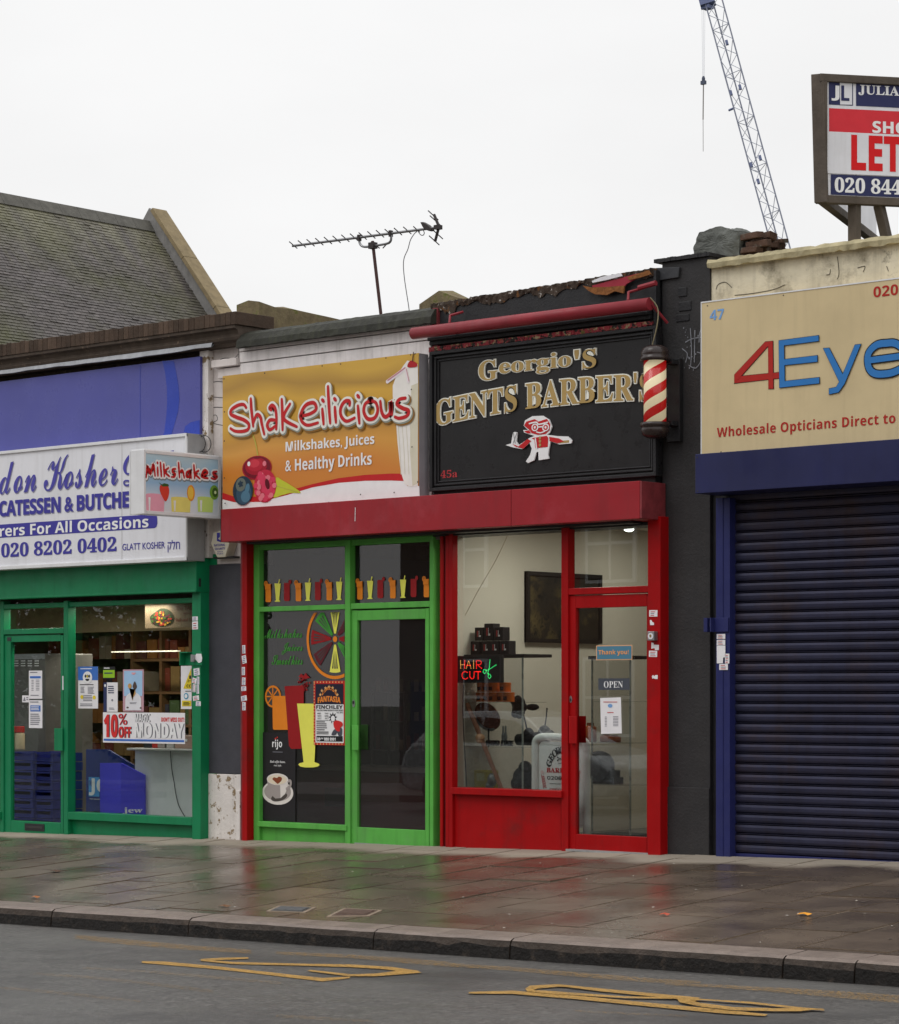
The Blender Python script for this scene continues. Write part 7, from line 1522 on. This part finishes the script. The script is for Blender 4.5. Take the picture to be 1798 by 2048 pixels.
b = MB(); c = pt.at(925, 455); b.obox(c, (.035, 0, 0), (0, .03, 0), (0, 0, .03)); b.tube([pt.at(960, 455), pt.at(992, 480)], .006, 5); b.tube([pt.at(1062, 440), pt.at(1025, 480)], .006, 5); b.obox(pt.at(1104, 335), (.012, 0, 0), (0, .02, 0), (0, 0, .03)); b.obox(pt.at(790, 378), (.012, 0, 0), (0, .02, 0), (0, 0, .03)); b.build('clamp', DM, an)
b = MB(); b.slab(pt, [(1415, 225), (1440, 222), (1490, 250), (1525, 285), (1530, 308), (1500, 312), (1455, 295), (1438, 270)], .05, -.02); b.build('dipole_box', DM, an, .006)
b = MB(); b.tube([pt.at(1535, 145), pt.at(1580, 255)], .014, 6); b.tube([pt.at(1585, 265), pt.at(1545, 415)], .014, 6); b.obox(pt.at(1575, 272), (.03, 0, 0), (0, .03, 0), (0, 0, .02))
for x, y in ((1530, 155), (1548, 205), (1575, 345), (1540, 405)): p = pt.at(x, y); b.tube([p-el*.085, p+el*.075], .0055, 5)
b.build('reflector', DM, an)
b = MB(); b.tube(sm([pt.at(*p) for p in ((1365, 315), (1340, 335), (1300, 400), (1275, 490), (1240, 570), (1230, 650), (1240, 780), (1262, 930), (1285, 1080), (1295, 1200))], 5), .0045, 5); b.tube(sm([pt.at(*p) for p in ((1375, 310), (1400, 345), (1425, 352), (1438, 330), (1430, 305))], 5), .0045, 5); b.build('cable', M('aerial flex', (96, 96, 98), .6), an)

# ================================================================== TOWER CRANE FAR BEHIND
k = 'let'; YC = 120.0; pc = PY(YC, k); CRN = M('pale blue crane steel', (150, 154, 166), .6, .05)
j0 = pc.at(757, 1960); j1 = pc.at(190, -120); ax = (j1-j0); LJ = ax.length; ax.normalize()
cr = thing('tower_crane', 'distant grey blue lattice crane jib rising behind the optician roof', 'crane', (j0.x, j0.y, 0))
vd = (j0-CAM).normalized(); sd = ax.cross(vd).normalized(); dp = ax.cross(sd).normalized()
hw = (pc.at(800, 1880)-pc.at(685, 1880)).length/2*1.0
C_ = [lambda t: j0+ax*t+sd*hw*.98+dp*.0, lambda t: j0+ax*t-sd*hw*.98+dp*.3, lambda t: j0+ax*t+sd*hw*.10-dp*hw*1.6]
b = MB(); T0, T1 = -14.0, LJ
for f in C_: b.tube([f(T0), f(T1)], .05, 5)
b.build('chord', M('crane chord steel', (116, 120, 134), .6, .05), cr)
b = MB(); step = hw*1.95; t = T0; i = 0
while t+step < T1:
    for a_, c_ in ((0, 1), (1, 2), (2, 0)):
        A_, B_ = (C_[a_], C_[c_]) if i % 2 == 0 else (C_[c_], C_[a_]); b.tube([A_(t), B_(t+step)], .022, 4, cap=False); 
    if i % 3 == 0:
        for a_, c_ in ((0, 1), (1, 2), (2, 0)): b.tube([C_[a_](t), C_[c_](t)], .026, 4, cap=False)
    t += step; i += 1
b.build('lattice', CRN, cr)
DKB = M('crane dark blue', (92, 100, 130), .6)
b = MB()
for (x, y) in ((375, 735), (535, 1300), (605, 1245), (447, 690), (590, 1430), (343, 340)): b = MB(); b.obox(pc.at(x, y, .2), ax*.16, sd*.09, dp*.09); b.build('joint_box', DKB, cr)
b = MB(); b.tube([pc.at(345, 868), pc.at(382, 852)], .08, 5); b.build('side_arm', DKB, cr)
b = MB(); c = pc.at(175, 15); b.obox(c, ax*.25, sd*.5, dp*.4); b.obox(c-Vector((0, 0, .35)), (.3, 0, 0), (0, .3, 0), (0, 0, .12)); b.build('trolley', DKB, cr)
hk = pc.at(145, 640); b = MB()
for dx in (-.7, 0, .7): b.tube([hk+Vector((dx*.1, 0, .3)), hk+Vector((dx*.25, 0, 9))], .009, 4)
b.tube([pc.at(280, 490), pc.at(655, 1850)], .015, 4); b.build('hoist_rope', CRN, cr)
b = MB(); b.ball(hk+Vector((0, 0, .15)), .13, .1, .22, nu=8, nv=5); b.obox(hk-Vector((0, 0, .08)), (.17, 0, 0), (0, .1, 0), (0, 0, .12)); b.build('hook_block', M('hook dark', (70, 76, 92), .6), cr)
b = MB(); e = pc.at(143, 1190); b.tube([hk-Vector((0, 0, .2)), pc.at(142, 940)], .04, 5); b.tube([pc.at(142, 940), e], .02, 5); b.build('hanging_chain', M('chain grey', (120, 116, 112), .6), cr)
b = MB(); 
for sx_ in (-1, 1):
    for sy_ in (-1, 1): p = j0+Vector((6+sx_, sy_, 0)); b.tube([(p.x, p.y, -2), (p.x, p.y, j0.z-8)], .1, 5)
b.build('tower_leg', CRN, cr)

# ================================================================== ACROSS THE STREET (seen only as reflections in the glass)
zf0 = zr(-15, -20)
def house(x0, x1, y, h, wallm, label, shopf):
    t = thing('terrace_house', label, 'house', ((x0+x1)/2, y-3, zf0), 'houses across the street'); z0 = zr((x0+x1)/2, -14.2); b = MB()
    b.box(x0, x1, y-7, y, z0-2, z0+h); b.build('wall', wallm, t); b = MB(); b.prism([(x0-.1, y+.25, z0+h), (x0-.1, y-3.5, z0+h+2.6), (x0-.1, y-7.2, z0+h)], (x1-x0+.2, 0, 0)); b.build('roof', M('far roof tile', (84, 70, 64), .8), t)
    n = max(2, int((x1-x0)/2.6))
    for i in range(n):
        xc = x0+(x1-x0)*(i+.5)/n
        for zz in (1.0, 3.9):
            if zz+1.6 > h: continue
            f = MB(); f.box(xc-.6, xc+.6, y, y+.05, z0+zz, z0+zz+1.5); w_ = f.build('window', WHS, t); g_ = MB()
            for a_ in (-.53, .03):
                for c_ in (.06, .78): g_.box(xc+a_, xc+a_+.5, y+.05, y+.058, z0+zz+c_, z0+zz+c_+.66)
            g_.build('pane', BLKL, w_)
    f = MB(); f.box(x0+.35, x0+1.2, y, y+.06, z0, z0+2.05); f.build('door', NAVY, t)
house(-20.5, -13.2, -21.5, 6.0, M('far brown brick', (92, 74, 64), .9, .2), 'brown brick terrace house across the street', 0)
house(-13.1, -5, -21.5, 6.2, M('far cream render', (150, 144, 132), .9, .1), 'cream rendered house across the street', 0)
house(-4.9, 12, -24, 6.0, M('far red brick', (108, 72, 60), .9, .2), 'red brick house across the street', 0)
LEAFM = M('hedge leaves', (58, 82, 36), .6, .25, 1.0, island=.45)
def leafy(loc, rx, ry, h, n, label, trunk=True, s=.10):
    t = thing('tree', label, 'tree', loc, 'trees across the street'); b = MB(); L0 = Vector(loc)
    if trunk:
        b.tube([L0-Vector((0, 0, .3)), L0+Vector((.1, 0, h*.35)), L0+Vector((0, .1, h*.7))], [.16, .12, .05], 8)
        for i in range(7): a = i*.9; b.tube([L0+Vector((.05, 0, h*(.3+.05*i))), L0+Vector((rx*.7*math.cos(a), ry*.7*math.sin(a), h*(.5+.06*i)))], [.05, .015], 5)
    b.build('trunk', M('bark', (70, 58, 46), .9), t); b = MB(); cl = [(random.uniform(-1, 1), random.uniform(-1, 1), random.uniform(-1, 1)) for _ in range(26)]
    for i in range(n):
        cx_, cy_, cz_ = random.choice(cl); p = Vector((cx_+random.gauss(0, .22), cy_+random.gauss(0, .22), cz_+random.gauss(0, .2)))
        if p.length > 1.15: continue
        c = L0+Vector((p.x*rx, p.y*ry, h*.58+p.z*h*.45)); u = Vector((random.gauss(0, 1), random.gauss(0, 1), random.gauss(0, 1))).normalized(); v = u.cross(Vector((random.gauss(0, 1), random.gauss(0, 1), random.gauss(0, 1)))).normalized()
        b.add([c-u*s, c+v*s*.5, c+u*s, c-v*s*.5], [(0, 1, 2, 3)])
    b.build('crown', LEAFM, t)
leafy((-24.5, -18.6, zr(-22, -14.2)), 2.4, 1.6, 5.2, 13000, 'bushy green tree on the far pavement opposite the deli')
leafy((-28.8, -19.2, zr(-26, -14.2)), 2.6, 1.8, 6.0, 13000, 'tall green tree on the far pavement beyond the bushy one')
# silver car parked across the road
SILV = M('silver car paint', (170, 172, 174), .25, .03, metal=.4, coat=.6)
cz0 = zr(-9.5, -12.9); car = thing('parked_car', 'silver hatchback car parked on the far side of the road', 'car', (-9.7, -12.9, cz0))
def cpt(x, y, z): return Vector((-9.7+x, -12.9+y, cz0+z))
b = MB(); prof = [(-2.05, .32), (-2.1, .6), (-2.0, .85), (-1.85, .98), (-1.0, 1.02), (.85, .98), (1.75, .84), (2.05, .66), (2.1, .4), (2.0, .26), (-1.9, .26)]
b.prism([cpt(x, -.85, z) for x, z in prof], (0, 1.7, 0)); cab = [(-1.85, .97), (-1.55, 1.36), (-1.2, 1.46), (-.2, 1.47), (.25, 1.38), (.95, .98)]
V = [cpt(x, -.82, z) if z < 1 else cpt(x, -.62, z) for x, z in cab]+[cpt(x, .82, z) if z < 1 else cpt(x, .62, z) for x, z in cab]; n = len(cab)
b.add(V, [tuple(range(n)), tuple(range(2*n-1, n-1, -1))]+[(i, i+n, (i+1) % n+n, (i+1) % n) for i in range(n)]); b.build('body', SILV, car, .05)
for side in (1, -1):
    yy = .83*side; b = MB()
    for W in ([(-1.6, 1.02), (-1.38, 1.34), (-.55, 1.38), (-.55, 1.02)], [(-.48, 1.02), (-.48, 1.38), (.12, 1.33), (.72, 1.02)]): b.add([cpt(x, side*((.83-(z-.98)*.42)+.012), z) for x, z in W], [(0, 1, 2, 3) if side < 0 else (3, 2, 1, 0)])
    b.build('side_window', BLKL, car)
    for wx in (-1.3, 1.3):
        b = MB(); b.tube([cpt(wx, side*.68, .31), cpt(wx, side*.88, .31)], .31, 24); w_ = b.build('wheel', BLKL, car); b = MB(); b.tube([cpt(wx, side*.80, .31), cpt(wx, side*.892, .31)], .2, 18); b.build('rim', METL, w_)
    b = MB(); b.ball(cpt(2.02, side*.62, .68), .1, .16, .08); b.build('headlight', WHS, car)
_c = SETTER['o'].data; bpy.data.objects.remove(SETTER['o']); bpy.data.curves.remove(_c); bpy.data.scenes.remove(TMP)
